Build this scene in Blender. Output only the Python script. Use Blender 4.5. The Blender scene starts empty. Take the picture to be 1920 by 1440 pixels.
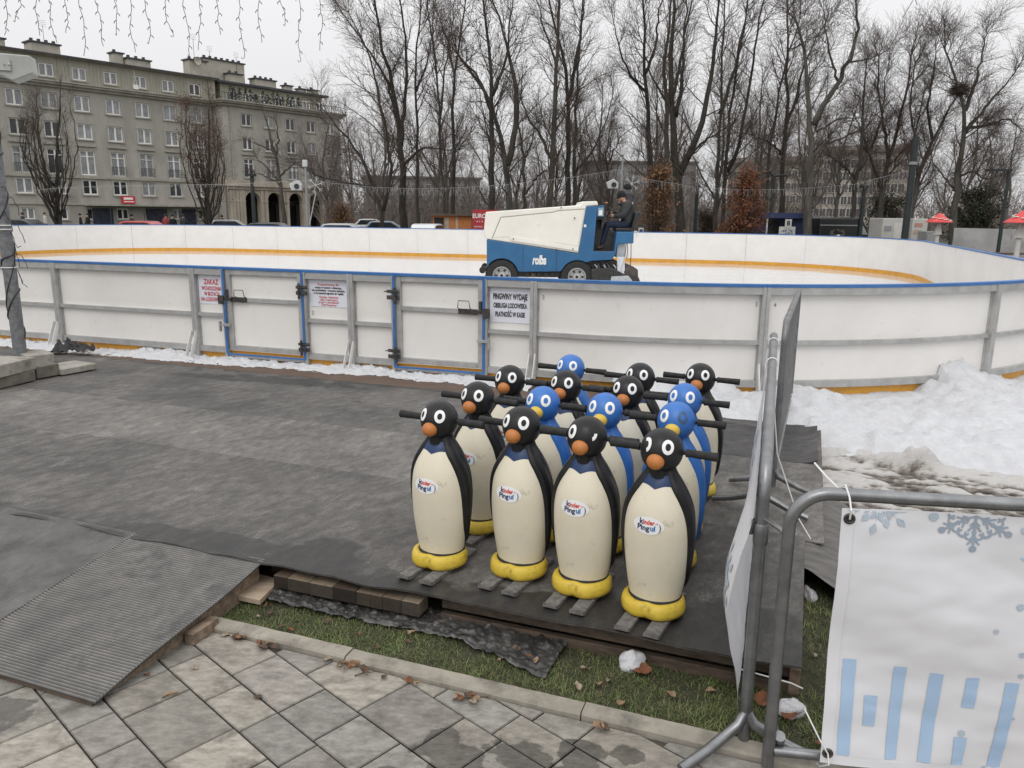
import bpy, math, random
import numpy as np
from mathutils import Vector, Matrix, noise
random.seed(7); RNG = np.random.default_rng(7)
SC = bpy.context.scene
COL = SC.collection
R_ = math.radians
# ------------------------------------------------------------------ camera
FPX, PITCH, ROLL, EYE = 1465.0, math.atan(321/1465.0), 0.0105, 1.74
_fw = Vector((0, math.cos(PITCH), -math.sin(PITCH))); _rt = Vector((1, 0, 0)); _up = _rt.cross(_fw)
_c, _s = math.cos(ROLL), math.sin(ROLL)
RT, UP = _rt*_c + _up*_s, _up*_c - _rt*_s
EYEP = Vector((0, 0, EYE))
cam_d = bpy.data.cameras.new('camera'); cam = bpy.data.objects.new('camera', cam_d); COL.objects.link(cam)
cam.matrix_world = Matrix(((RT.x, UP.x, -_fw.x, 0), (RT.y, UP.y, -_fw.y, 0), (RT.z, UP.z, -_fw.z, EYE), (0, 0, 0, 1)))
cam_d.sensor_fit = 'HORIZONTAL'; cam_d.sensor_width = 36; cam_d.lens = 36*FPX/1920; cam_d.clip_start = 0.05; cam_d.clip_end = 3000
SC.camera = cam
def ray(px, py): return RT*((px-960)/FPX) + UP*((720-py)/FPX) + _fw
def G(px, py, z=0.0):                                   # survey: where a sight line meets a level
    d = ray(px, py); return EYEP + d*((z-EYE)/d.z)
def AY(px, py, Y):                                      # survey: where a sight line meets a distance
    d = ray(px, py); return EYEP + d*(Y/d.y)
# ------------------------------------------------------------------ tags
def tag(o, label=None, cat=None, group=None, kind=None):
    if label: o['label'] = label
    if cat: o['category'] = cat
    if group: o['group'] = group
    if kind: o['kind'] = kind
    return o
def empty(name, loc=(0, 0, 0), rz=0.0, label=None, cat=None, group=None, parent=None):
    o = bpy.data.objects.new(name, None); COL.objects.link(o); o.location = loc; o.rotation_euler = (0, 0, rz)
    o.empty_display_size = 0.1
    if parent: o.parent = parent
    return tag(o, label, cat, group)
def copy_tree(o, parent=None):
    c = o.copy(); COL.objects.link(c)
    if parent: c.parent = parent
    for ch in [x for x in o.children]: copy_tree(ch, c)
    return c
# ------------------------------------------------------------------ mesh builder
class MB:
    def __init__(s): s.v = []; s.f = []; s.m = []; s.k = 0
    def quad(s, a, b, c, d): s.poly([a, b, c, d])
    def poly(s, ps):
        n = len(s.v); s.v += [tuple(p) for p in ps]; s.f.append(tuple(range(n, n+len(ps)))); s.m.append(s.k)
    def box(s, x0, x1, y0, y1, z0, z1, fn=None):
        n = len(s.v); ps = [(x, y, z) for z in (z0, z1) for y in (y0, y1) for x in (x0, x1)]
        if fn: ps = [tuple(fn(*p)) for p in ps]
        s.v += ps
        for f in ((0, 2, 3, 1), (4, 5, 7, 6), (0, 1, 5, 4), (2, 6, 7, 3), (0, 4, 6, 2), (1, 3, 7, 5)):
            s.f.append(tuple(n+i for i in f)); s.m.append(s.k)
    def bar(s, p, q, w, h, up=(0, 0, 1)):                # box along p-q, w across, h along up
        p, q = Vector(p), Vector(q); d = (q-p).normalized(); u = Vector(up)
        a = d.cross(u)
        if a.length < 1e-4: a = d.cross(Vector((1, 0, 0)))
        a.normalize(); b = a.cross(d).normalized(); n = len(s.v)
        for e in (p, q):
            for i, j in ((-1, -1), (1, -1), (1, 1), (-1, 1)): s.v.append(tuple(e + a*(i*w/2) + b*(j*h/2)))
        for f in ((3, 2, 1, 0), (4, 5, 6, 7), (0, 1, 5, 4), (1, 2, 6, 5), (2, 3, 7, 6), (3, 0, 4, 7)):
            s.f.append(tuple(n+i for i in f)); s.m.append(s.k)
    def tube(s, pts, r, n=8, cap=True):
        pts = [Vector(p) for p in pts]; K = len(pts)
        rs = [r]*K if not hasattr(r, '__len__') else r
        base = len(s.v); ref = None
        for i, p in enumerate(pts):
            t = (pts[min(i+1, K-1)] - pts[max(i-1, 0)]).normalized()
            if ref is None: ref = t.orthogonal().normalized()
            ref = (ref - t*ref.dot(t)); ref = ref.normalized() if ref.length > 1e-6 else t.orthogonal().normalized()
            b = t.cross(ref)
            for j in range(n):
                a = 2*math.pi*j/n; s.v.append(tuple(p + (ref*math.cos(a) + b*math.sin(a))*rs[i]))
        for i in range(K-1):
            for j in range(n):
                j2 = (j+1) % n
                s.f.append((base+i*n+j, base+i*n+j2, base+(i+1)*n+j2, base+(i+1)*n+j)); s.m.append(s.k)
        if cap:
            s.f.append(tuple(base+j for j in reversed(range(n)))); s.m.append(s.k)
            s.f.append(tuple(base+(K-1)*n+j for j in range(n))); s.m.append(s.k)
    def lathe(s, prof, n=24, c=(0, 0, 0), fn=None, cap=True):   # prof: (r, z) upward; fn maps local to target
        base = len(s.v)
        for r, z in prof:
            for j in range(n):
                a = 2*math.pi*j/n; p = (c[0]+r*math.cos(a), c[1]+r*math.sin(a), c[2]+z)
                s.v.append(tuple(fn(*p)) if fn else p)
        K = len(prof)
        for i in range(K-1):
            for j in range(n):
                j2 = (j+1) % n; s.f.append((base+i*n+j, base+i*n+j2, base+(i+1)*n+j2, base+(i+1)*n+j)); s.m.append(s.k)
        if cap:
            s.f.append(tuple(base+j for j in reversed(range(n)))); s.m.append(s.k)
            s.f.append(tuple(base+(K-1)*n+j for j in range(n))); s.m.append(s.k)
    def ell(s, c, rad, nu=20, nv=12, rot=None):
        base = len(s.v); c = Vector(c)
        for i in range(nv+1):
            ph = -math.pi/2 + math.pi*i/nv
            for j in range(nu):
                a = 2*math.pi*j/nu
                p = Vector((rad[0]*math.cos(ph)*math.cos(a), rad[1]*math.cos(ph)*math.sin(a), rad[2]*math.sin(ph)))
                if rot is not None: p = rot @ p
                s.v.append(tuple(c+p))
        for i in range(nv):
            for j in range(nu):
                j2 = (j+1) % nu; s.f.append((base+i*nu+j, base+i*nu+j2, base+(i+1)*nu+j2, base+(i+1)*nu+j)); s.m.append(s.k)
    def prism(s, poly, w0, w1, fn):                       # extrude a 2D outline (ccw); fn(u, v, w) -> xyz
        n = len(poly); base = len(s.v)
        for w in (w0, w1): s.v += [tuple(fn(u, v, w)) for u, v in poly]
        s.f.append(tuple(base+i for i in reversed(range(n)))); s.m.append(s.k)
        s.f.append(tuple(base+n+i for i in range(n))); s.m.append(s.k)
        for i in range(n):
            j = (i+1) % n; s.f.append((base+i, base+j, base+n+j, base+n+i)); s.m.append(s.k)
    def grid(s, nx, ny, fn, skip=None):                   # fn(i, j) -> xyz
        base = len(s.v)
        for j in range(ny):
            for i in range(nx): s.v.append(tuple(fn(i, j)))
        for j in range(ny-1):
            for i in range(nx-1):
                if skip and skip(i, j): continue
                a = base+j*nx+i; s.f.append((a, a+1, a+nx+1, a+nx)); s.m.append(s.k)
    def build(s, name, mats, parent=None, smooth=0.6, bevel=0.0, loc=None, rz=0.0):
        me = bpy.data.meshes.new(name); me.from_pydata(s.v, [], s.f)
        mats = mats if isinstance(mats, (list, tuple)) else [mats]
        for m in mats: me.materials.append(m)
        if len(mats) > 1: me.polygons.foreach_set('material_index', s.m)
        me.validate(); me.update()
        if smooth:
            me.polygons.foreach_set('use_smooth', [True]*len(me.polygons)); me.set_sharp_from_angle(angle=smooth)
        o = bpy.data.objects.new(name, me); COL.objects.link(o)
        if parent: o.parent = parent
        if loc is not None: o.location = loc
        o.rotation_euler.z = rz
        if bevel:
            b = o.modifiers.new('bevel', 'BEVEL'); b.width = bevel; b.segments = 2; b.limit_method = 'ANGLE'; b.angle_limit = R_(40)
        return o
def nz(x, y, z=0.0, sc=1.0, oct_=3):
    return noise.fractal(Vector((x*sc, y*sc, z*sc)), 1.0, 2.0, oct_)
def text_mesh(body, size, bold=0.0, align='CENTER', spacing=1.0, line=1.0, shear=0.0):
    cu = bpy.data.curves.new('lettering', 'FONT'); cu.body = body; cu.size = size; cu.align_x = align; cu.align_y = 'CENTER'
    cu.offset = bold; cu.space_character = spacing; cu.space_line = line; cu.shear = shear; cu.resolution_u = 3
    o = bpy.data.objects.new('lettering', cu); COL.objects.link(o)
    dg = bpy.context.evaluated_depsgraph_get(); me = bpy.data.meshes.new_from_object(o.evaluated_get(dg))
    bpy.data.objects.remove(o); bpy.data.curves.remove(cu)
    vs = [v.co.copy() for v in me.vertices]; fs = [tuple(p.vertices) for p in me.polygons]
    bpy.data.meshes.remove(me); return vs, fs
def add_text(mb, body, size, fn, width=None, **kw):       # fn(x, y) -> xyz ; width: fit the block to this width
    vs, fs = text_mesh(body, size, **kw)
    if width and vs:
        w = max(v.x for v in vs) - min(v.x for v in vs); k = width/w
        for v in vs: v.x *= k
    n = len(mb.v); mb.v += [tuple(fn(v.x, v.y)) for v in vs]
    for f in fs: mb.f.append(tuple(n+i for i in f)); mb.m.append(mb.k)
# ------------------------------------------------------------------ materials
def srgb(r, g, b):
    f = lambda c: (c/255/12.92) if c/255 <= 0.04045 else ((c/255+0.055)/1.055)**2.4
    return (f(r), f(g), f(b))
def _new(name):
    m = bpy.data.materials.new(name); m.use_nodes = True; nt = m.node_tree; return m, nt, nt.nodes['Principled BSDF']
def M(name, c1, c2=None, sc=8.0, rough=0.6, metal=0.0, bump=0.0, bsc=None, det=6.0, stretch=None, lo=0.35, hi=0.65, rvar=0.0, coat=0.0, spec=None, dirt=None, dsc=3.0, dlo=0.55, dhi=0.8, rot=0.0):
    m, nt, b = _new(name); N, L = nt.nodes, nt.links
    b.inputs['Roughness'].default_value = rough; b.inputs['Metallic'].default_value = metal
    if coat: b.inputs['Coat Weight'].default_value = coat; b.inputs['Coat Roughness'].default_value = 0.15
    if spec is not None: b.inputs['Specular IOR Level'].default_value = spec
    b.inputs['Base Color'].default_value = (*c1, 1)
    if c2 is None and not bump and not dirt: return m
    tc = N.new('ShaderNodeTexCoord'); mp = N.new('ShaderNodeMapping'); L.new(tc.outputs['Object'], mp.inputs[0])
    if stretch: mp.inputs['Scale'].default_value = stretch
    mp.inputs['Rotation'].default_value = (0, 0, rot)
    nz_ = N.new('ShaderNodeTexNoise'); nz_.inputs['Scale'].default_value = sc; nz_.inputs['Detail'].default_value = det; nz_.inputs['Roughness'].default_value = 0.6
    L.new(mp.outputs[0], nz_.inputs[0])
    col = None
    if c2 is not None:
        cr = N.new('ShaderNodeValToRGB'); cr.color_ramp.elements[0].position = lo; cr.color_ramp.elements[1].position = hi
        cr.color_ramp.elements[0].color = (*c1, 1); cr.color_ramp.elements[1].color = (*c2, 1)
        L.new(nz_.outputs[0], cr.inputs[0]); col = cr.outputs[0]
    if dirt:
        n2 = N.new('ShaderNodeTexNoise'); n2.inputs['Scale'].default_value = dsc; n2.inputs['Detail'].default_value = 8; n2.inputs['Roughness'].default_value = 0.7
        L.new(mp.outputs[0], n2.inputs[0])
        r2 = N.new('ShaderNodeValToRGB'); r2.color_ramp.elements[0].position = dlo; r2.color_ramp.elements[1].position = dhi
        L.new(n2.outputs[0], r2.inputs[0])
        mx = N.new('ShaderNodeMix'); mx.data_type = 'RGBA'; L.new(r2.outputs[0], mx.inputs[0])
        if col: L.new(col, mx.inputs[6])
        else: mx.inputs[6].default_value = (*c1, 1)
        mx.inputs[7].default_value = (*dirt, 1); col = mx.outputs[2]
    if col: L.new(col, b.inputs['Base Color'])
    if rvar:
        mr = N.new('ShaderNodeMapRange'); mr.inputs[3].default_value = rough-rvar; mr.inputs[4].default_value = rough+rvar
        L.new(nz_.outputs[0], mr.inputs[0]); L.new(mr.outputs[0], b.inputs['Roughness'])
    if bump:
        n3 = N.new('ShaderNodeTexNoise'); n3.inputs['Scale'].default_value = bsc or sc*4; n3.inputs['Detail'].default_value = 6
        L.new(mp.outputs[0], n3.inputs[0])
        bp = N.new('ShaderNodeBump'); bp.inputs['Strength'].default_value = 0.6; bp.inputs['Distance'].default_value = bump
        L.new(n3.outputs[0], bp.inputs['Height']); L.new(bp.outputs[0], b.inputs['Normal'])
    return m
def M_attr(name, attr, rough=0.8, nsc=30.0, namt=0.35, bump=0.0, bsc=60.0, wet=None, wetcol=(0.04, 0.04, 0.04), stretch=None, rot=0.0, stain=None):
    # colour from a face/corner attribute, varied by noise; an optional scalar attribute makes it wet
    m, nt, b = _new(name); N, L = nt.nodes, nt.links
    a = N.new('ShaderNodeAttribute'); a.attribute_name = attr
    tc = N.new('ShaderNodeTexCoord'); mp = N.new('ShaderNodeMapping'); L.new(tc.outputs['Object'], mp.inputs[0])
    if stretch: mp.inputs['Scale'].default_value = stretch
    mp.inputs['Rotation'].default_value = (0, 0, rot)
    n1 = N.new('ShaderNodeTexNoise'); n1.inputs['Scale'].default_value = nsc; n1.inputs['Detail'].default_value = 8; n1.inputs['Roughness'].default_value = 0.7
    L.new(mp.outputs[0], n1.inputs[0])
    mr = N.new('ShaderNodeMapRange'); mr.inputs[1].default_value = 0.3; mr.inputs[2].default_value = 0.7; mr.inputs[3].default_value = 1-namt; mr.inputs[4].default_value = 1+namt
    L.new(n1.outputs[0], mr.inputs[0])
    vm = N.new('ShaderNodeVectorMath'); vm.operation = 'SCALE'; L.new(a.outputs['Color'], vm.inputs[0]); L.new(mr.outputs[0], vm.inputs['Scale'])
    col = vm.outputs[0]
    if stain:
        n4 = N.new('ShaderNodeTexNoise'); n4.inputs['Scale'].default_value = stain[0]; n4.inputs['Detail'].default_value = 8; n4.inputs['Roughness'].default_value = 0.65
        L.new(tc.outputs['Object'], n4.inputs[0])
        r4 = N.new('ShaderNodeValToRGB'); r4.color_ramp.elements[0].position = stain[1]; r4.color_ramp.elements[1].position = stain[2]; L.new(n4.outputs[0], r4.inputs[0])
        mx4 = N.new('ShaderNodeMix'); mx4.data_type = 'RGBA'; L.new(r4.outputs[0], mx4.inputs[0]); L.new(col, mx4.inputs[6]); mx4.inputs[7].default_value = (*stain[3], 1); col = mx4.outputs[2]
    b.inputs['Roughness'].default_value = rough
    if wet:
        w = N.new('ShaderNodeAttribute'); w.attribute_name = wet
        ad = N.new('ShaderNodeMath'); ad.operation = 'MULTIPLY_ADD'; L.new(n1.outputs[0], ad.inputs[0]); ad.inputs[1].default_value = 0.5; L.new(w.outputs['Fac'], ad.inputs[2])
        rw = N.new('ShaderNodeMapRange'); rw.inputs[1].default_value = 0.68; rw.inputs[2].default_value = 0.82; L.new(ad.outputs[0], rw.inputs[0])
        mx = N.new('ShaderNodeMix'); mx.data_type = 'RGBA'; L.new(rw.outputs[0], mx.inputs[0]); L.new(col, mx.inputs[6])
        v2 = N.new('ShaderNodeVectorMath'); v2.operation = 'MULTIPLY'; L.new(col, v2.inputs[0]); v2.inputs[1].default_value = wetcol
        L.new(v2.outputs[0], mx.inputs[7]); col = mx.outputs[2]
        mr2 = N.new('ShaderNodeMapRange'); mr2.inputs[3].default_value = rough; mr2.inputs[4].default_value = 0.38; L.new(rw.outputs[0], mr2.inputs[0]); L.new(mr2.outputs[0], b.inputs['Roughness'])
    L.new(col, b.inputs['Base Color'])
    if bump:
        n3 = N.new('ShaderNodeTexNoise'); n3.inputs['Scale'].default_value = bsc; n3.inputs['Detail'].default_value = 7; L.new(mp.outputs[0], n3.inputs[0])
        bp = N.new('ShaderNodeBump'); bp.inputs['Strength'].default_value = 0.7; bp.inputs['Distance'].default_value = bump
        L.new(n3.outputs[0], bp.inputs['Height']); L.new(bp.outputs[0], b.inputs['Normal'])
    return m
def set_face_color(o, name, cols):                         # one colour per face
    a = o.data.attributes.new(name, 'FLOAT_COLOR', 'FACE'); arr = np.ones((len(cols), 4), np.float32); arr[:, :3] = cols
    a.data.foreach_set('color', arr.ravel())
def set_vert_float(o, name, vals):
    a = o.data.attributes.new(name, 'FLOAT', 'POINT'); a.data.foreach_set('value', np.asarray(vals, np.float32))
def set_vert_color(o, name, cols):
    a = o.data.attributes.new(name, 'FLOAT_COLOR', 'POINT'); arr = np.ones((len(cols), 4), np.float32); arr[:, :3] = cols
    a.data.foreach_set('color', arr.ravel())
MT = dict(
    white_board=M('board_plastic', (0.80, 0.78, 0.75), (0.74, 0.715, 0.685), sc=2.0, rough=0.42, dirt=(0.46, 0.44, 0.41), dsc=11, dlo=0.62, dhi=0.84, bump=0.0006, bsc=30),
    yellow_kick=M('yellow_plastic', (0.72, 0.36, 0.045), (0.62, 0.30, 0.04), sc=5, rough=0.45, dirt=(0.35, 0.22, 0.08), dsc=9),
    blue_cap=M('blue_plastic', (0.035, 0.13, 0.36), (0.05, 0.17, 0.42), sc=6, rough=0.4),
    galv=M('galvanised_steel', (0.36, 0.36, 0.36), (0.50, 0.50, 0.50), sc=14, rough=0.5, metal=0.75, rvar=0.1, dirt=(0.22, 0.21, 0.20), dsc=6, bump=0.0004, bsc=90),
    alu=M('aluminium_rail', (0.42, 0.42, 0.41), (0.53, 0.53, 0.52), sc=9, rough=0.5, metal=0.6, rvar=0.08, dirt=(0.30, 0.29, 0.27), dsc=5),
    steel_dark=M('dark_steel', (0.05, 0.05, 0.05), (0.12, 0.11, 0.10), sc=20, rough=0.5, metal=0.7),
    paper=M('paper', (0.76, 0.77, 0.84), (0.72, 0.73, 0.80), sc=5, rough=0.5),
    ink_black=M('black_ink', (0.02, 0.02, 0.022), rough=0.7), ink_red=M('red_ink', (0.55, 0.05, 0.05), rough=0.7),
    ink_grey=M('pencil_grey', (0.18, 0.18, 0.18), rough=0.8),
    white=M('white_paint', (0.78, 0.77, 0.75), (0.70, 0.69, 0.66), sc=6, rough=0.5),
    black=M('black_rubber', (0.02, 0.02, 0.02), (0.035, 0.035, 0.035), sc=20, rough=0.6, bump=0.0005, bsc=120),
    snow=M('snow', (0.60, 0.605, 0.62), (0.53, 0.535, 0.55), sc=9, rough=0.85, bump=0.014, bsc=45, dirt=(0.44, 0.42, 0.40), dsc=9, dlo=0.60, dhi=0.85),
    wood=M('weathered_wood', (0.16, 0.11, 0.075), (0.30, 0.23, 0.165), sc=4, rough=0.8, stretch=(1, 9, 9), bump=0.002, bsc=12, dirt=(0.05, 0.04, 0.03), dsc=1.5, dlo=0.5),
    wood_end=M('wet_dark_wood', (0.055, 0.04, 0.03), (0.12, 0.085, 0.06), sc=6, rough=0.75, stretch=(1, 6, 6), bump=0.002, bsc=18),
    ply=M('plywood', (0.36, 0.27, 0.19), (0.46, 0.37, 0.28), sc=3, rough=0.75, stretch=(1, 7, 1), dirt=(0.16, 0.11, 0.08), dsc=4, dlo=0.52),
    concrete=M('concrete', (0.26, 0.24, 0.21), (0.36, 0.34, 0.30), sc=9, rough=0.9, bump=0.003, bsc=60, dirt=(0.14, 0.125, 0.105), dsc=4, dlo=0.5, dhi=0.72),
    concrete_dark=M('damp_concrete', (0.10, 0.09, 0.075), (0.17, 0.155, 0.13), sc=9, rough=0.9, bump=0.003, bsc=60),
    glass_dark=M('window_glass', (0.02, 0.024, 0.028), (0.05, 0.055, 0.06), sc=1.5, rough=0.08, spec=0.6),
    glass_light=M('curtained_glass', (0.20, 0.215, 0.225), (0.34, 0.35, 0.355), sc=2.2, rough=0.12),
)
# ================================================================== GROUND, PAVING, LAWN, PLATFORM, MATS
TH = R_(-20.5); EU = Vector((math.cos(TH), math.sin(TH), 0)); EV = Vector((-math.sin(TH), math.cos(TH), 0))
def Q(a, b, z=0.0): p = EU*a + EV*b; return Vector((p.x, p.y, z))
PZ = 0.16
mb = MB(); mb.grid(41, 41, lambda i, j: ((i-20)**3*0.11, (j-20)**3*0.11+20, -0.05))
ground = mb.build('ground', M('park_ground', (0.065, 0.062, 0.052), (0.12, 0.105, 0.085), sc=0.25, rough=0.95, dirt=(0.05, 0.065, 0.03), dsc=0.08, dlo=0.45, dhi=0.6), smooth=0)
tag(ground, kind='structure')
# --- paving slabs: rows at 42.7 degrees, each slab bevelled, joints between
pa = R_(-42.7); RU = Vector((math.cos(pa), math.sin(pa), 0)); RV = Vector((-math.sin(pa), math.cos(pa), 0))
mb = MB(); cols = []; rows = [0.10, 0.25, 0.45, 0.707, 0.857, 1.103, 1.251, 1.449, 1.691, 1.84, 2.04, 2.285, 2.435, 2.68, 2.88, 3.03, 3.27]
rr = random.Random(11); gap = 0.005
KB = 2.372                                                # kerb face
def clip_poly(poly, f):                                   # keep f(p) >= 0
    out = []
    for i in range(len(poly)):
        p, q = poly[i], poly[(i+1) % len(poly)]; fp, fq = f(p), f(q)
        if fp >= 0: out.append(p)
        if (fp >= 0) != (fq >= 0): out.append(p + (q-p)*(fp/(fp-fq)))
    return out
def shrink(poly, d):
    c = sum(poly, Vector((0, 0, 0)))/len(poly); n = len(poly); out = []
    for i in range(n):
        p0, p, p1 = poly[i-1], poly[i], poly[(i+1) % n]
        e0 = (p-p0).normalized(); e1 = (p1-p).normalized(); n0 = Vector((-e0.y, e0.x, 0)); n1 = Vector((-e1.y, e1.x, 0))
        k = n0+n1; out.append(p + k*(d/max(0.35, 1+n0.dot(n1))))
    return out
for r in range(len(rows)-1):
    n0, n1 = rows[r], rows[r+1]; w = n1-n0; s = -4.2 + rr.random()*0.3
    opts = {True: [0.2, 0.25, 0.3], False: [0.18, 0.22, 0.3, 0.33]}[w < 0.17]
    while s < 3.2:
        l = rr.choice(opts)
        poly = [RU*x + RV*y for x, y in ((s, n0), (s+l, n0), (s+l, n1), (s, n1))]; s += l
        poly = clip_poly(poly, lambda p: KB - 0.004 - p.dot(EV))
        if len(poly) < 3: continue
        per = [q for q in poly]; ar = 0.5*abs(sum(per[i].x*per[(i+1) % len(per)].y-per[(i+1) % len(per)].x*per[i].y for i in range(len(per))))
        if ar < 0.002: continue
        o = shrink(poly, gap/2); t = shrink(poly, gap/2+0.004); dz = rr.uniform(-0.0015, 0.0015)
        tone = rr.choice([(0.225, 0.206, 0.176), (0.205, 0.190, 0.165), (0.245, 0.225, 0.192), (0.182, 0.170, 0.150), (0.215, 0.198, 0.176), (0.196, 0.187, 0.169)])
        j = rr.uniform(1.02, 1.27); tone = [c*j for c in tone]
        m_ = len(o)
        # subdivide the top as a fan about its middle so that it can be damp in places
        mb.poly([(p.x, p.y, dz) for p in t]); cols.append(tone)
        for i in range(m_):
            k = (i+1) % m_
            mb.quad((o[i].x, o[i].y, dz-0.004), (o[k].x, o[k].y, dz-0.004), (t[k].x, t[k].y, dz), (t[i].x, t[i].y, dz)); cols.append([c*0.8 for c in tone])
            mb.quad((o[i].x, o[i].y, -0.03), (o[k].x, o[k].y, -0.03), (o[k].x, o[k].y, dz-0.004), (o[i].x, o[i].y, dz-0.004)); cols.append([c*0.3 for c in tone])
def paving_mat():
    m = M_attr('paving_stone', 'tone', rough=0.85, nsc=26, namt=0.38, bump=0.004, bsc=75, stretch=(0.6, 1.3, 1), rot=R_(42.7), stain=(8.0, 0.50, 0.74, (0.105, 0.094, 0.078)))
    nt = m.node_tree; N, L = nt.nodes, nt.links; b = N['Principled BSDF']
    tc = N.new('ShaderNodeTexCoord'); geo = N.new('ShaderNodeNewGeometry')
    nn = N.new('ShaderNodeTexNoise'); nn.inputs['Scale'].default_value = 9; nn.inputs['Detail'].default_value = 6; L.new(geo.outputs['Position'], nn.inputs[0])
    acc = None
    for (x, y, rad) in ((-0.10, 2.13, 0.17), (-0.22, 2.28, 0.10), (0.06, 2.20, 0.14), (0.22, 2.26, 0.09), (-1.78, 2.42, 0.12), (-0.36, 2.14, 0.06), (0.4, 2.24, 0.06)):
        d = N.new('ShaderNodeVectorMath'); d.operation = 'DISTANCE'; L.new(geo.outputs['Position'], d.inputs[0]); d.inputs[1].default_value = (x, y, 0)
        mr = N.new('ShaderNodeMapRange'); mr.inputs[1].default_value = 0; mr.inputs[2].default_value = rad*1.6; mr.inputs[3].default_value = 1; mr.inputs[4].default_value = 0; L.new(d.outputs['Value'], mr.inputs[0])
        if acc is None: acc = mr.outputs[0]
        else:
            mxm = N.new('ShaderNodeMath'); mxm.operation = 'MAXIMUM'; L.new(acc, mxm.inputs[0]); L.new(mr.outputs[0], mxm.inputs[1]); acc = mxm.outputs[0]
    ad = N.new('ShaderNodeMath'); ad.operation = 'MULTIPLY_ADD'; L.new(nn.outputs[0], ad.inputs[0]); ad.inputs[1].default_value = 1.5; L.new(acc, ad.inputs[2])
    st = N.new('ShaderNodeMapRange'); st.inputs[1].default_value = 1.22; st.inputs[2].default_value = 1.28; L.new(ad.outputs[0], st.inputs[0])
    src = b.inputs['Base Color'].links[0].from_socket
    dk = N.new('ShaderNodeVectorMath'); dk.operation = 'SCALE'; L.new(src, dk.inputs[0]); dk.inputs['Scale'].default_value = 0.42
    mx = N.new('ShaderNodeMix'); mx.data_type = 'RGBA'; L.new(st.outputs[0], mx.inputs[0]); L.new(src, mx.inputs[6]); L.new(dk.outputs[0], mx.inputs[7]); L.new(mx.outputs[2], b.inputs['Base Color'])
    r2 = N.new('ShaderNodeMapRange'); r2.inputs[3].default_value = 0.85; r2.inputs[4].default_value = 0.45; L.new(st.outputs[0], r2.inputs[0]); L.new(r2.outputs[0], b.inputs['Roughness'])
    return m
pav = mb.build('pavement', paving_mat(), smooth=0); set_face_color(pav, 'tone', cols); tag(pav, kind='structure')
mb = MB(); mb.quad(Q(-9, -3, -0.012), Q(6, -3, -0.012), Q(6, KB, -0.012), Q(-9, KB, -0.012))
tag(mb.build('pavement_joint_sand', M('joint_sand', (0.045, 0.042, 0.034), (0.085, 0.075, 0.055), sc=40, rough=0.95), smooth=0), kind='structure')
# --- kerb stones along the lawn
km = M('kerb_concrete', (0.25, 0.228, 0.19), (0.335, 0.305, 0.255), sc=10, rough=0.9, bump=0.0025, bsc=70, dirt=(0.13, 0.12, 0.10), dsc=6, dlo=0.5, dhi=0.72)
mb = MB(); ks = [-4.6, -3.58, -2.56, -1.58, -0.616, 0.36, 1.33, 2.3, 3.3]
for a0, a1 in zip(ks, ks[1:]):
    n = 26; zf = random.uniform(-0.003, 0.003); prof = [(KB, -0.06), (KB, 0.014), (KB+0.007, 0.023), (KB+0.066, 0.026), (KB+0.072, 0.02), (KB+0.072, -0.06)]
    def kf(i, j, a0=a0, a1=a1, zf=zf, n=n):
        a = a0+0.0025 + (a1-a0-0.005)*i/(n-1); b, z = prof[j]; w = nz(a, b, 3, 9)*0.0025
        return Q(a, b + (w if j in (1, 2) else 0), z + zf + (w if z > 0 else 0))
    mb.grid(n, len(prof), kf)
    for e in (0, n-1): mb.poly([kf(e, j) for j in range(len(prof))])
tag(mb.build('kerb', km, smooth=0.5), kind='structure')
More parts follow.
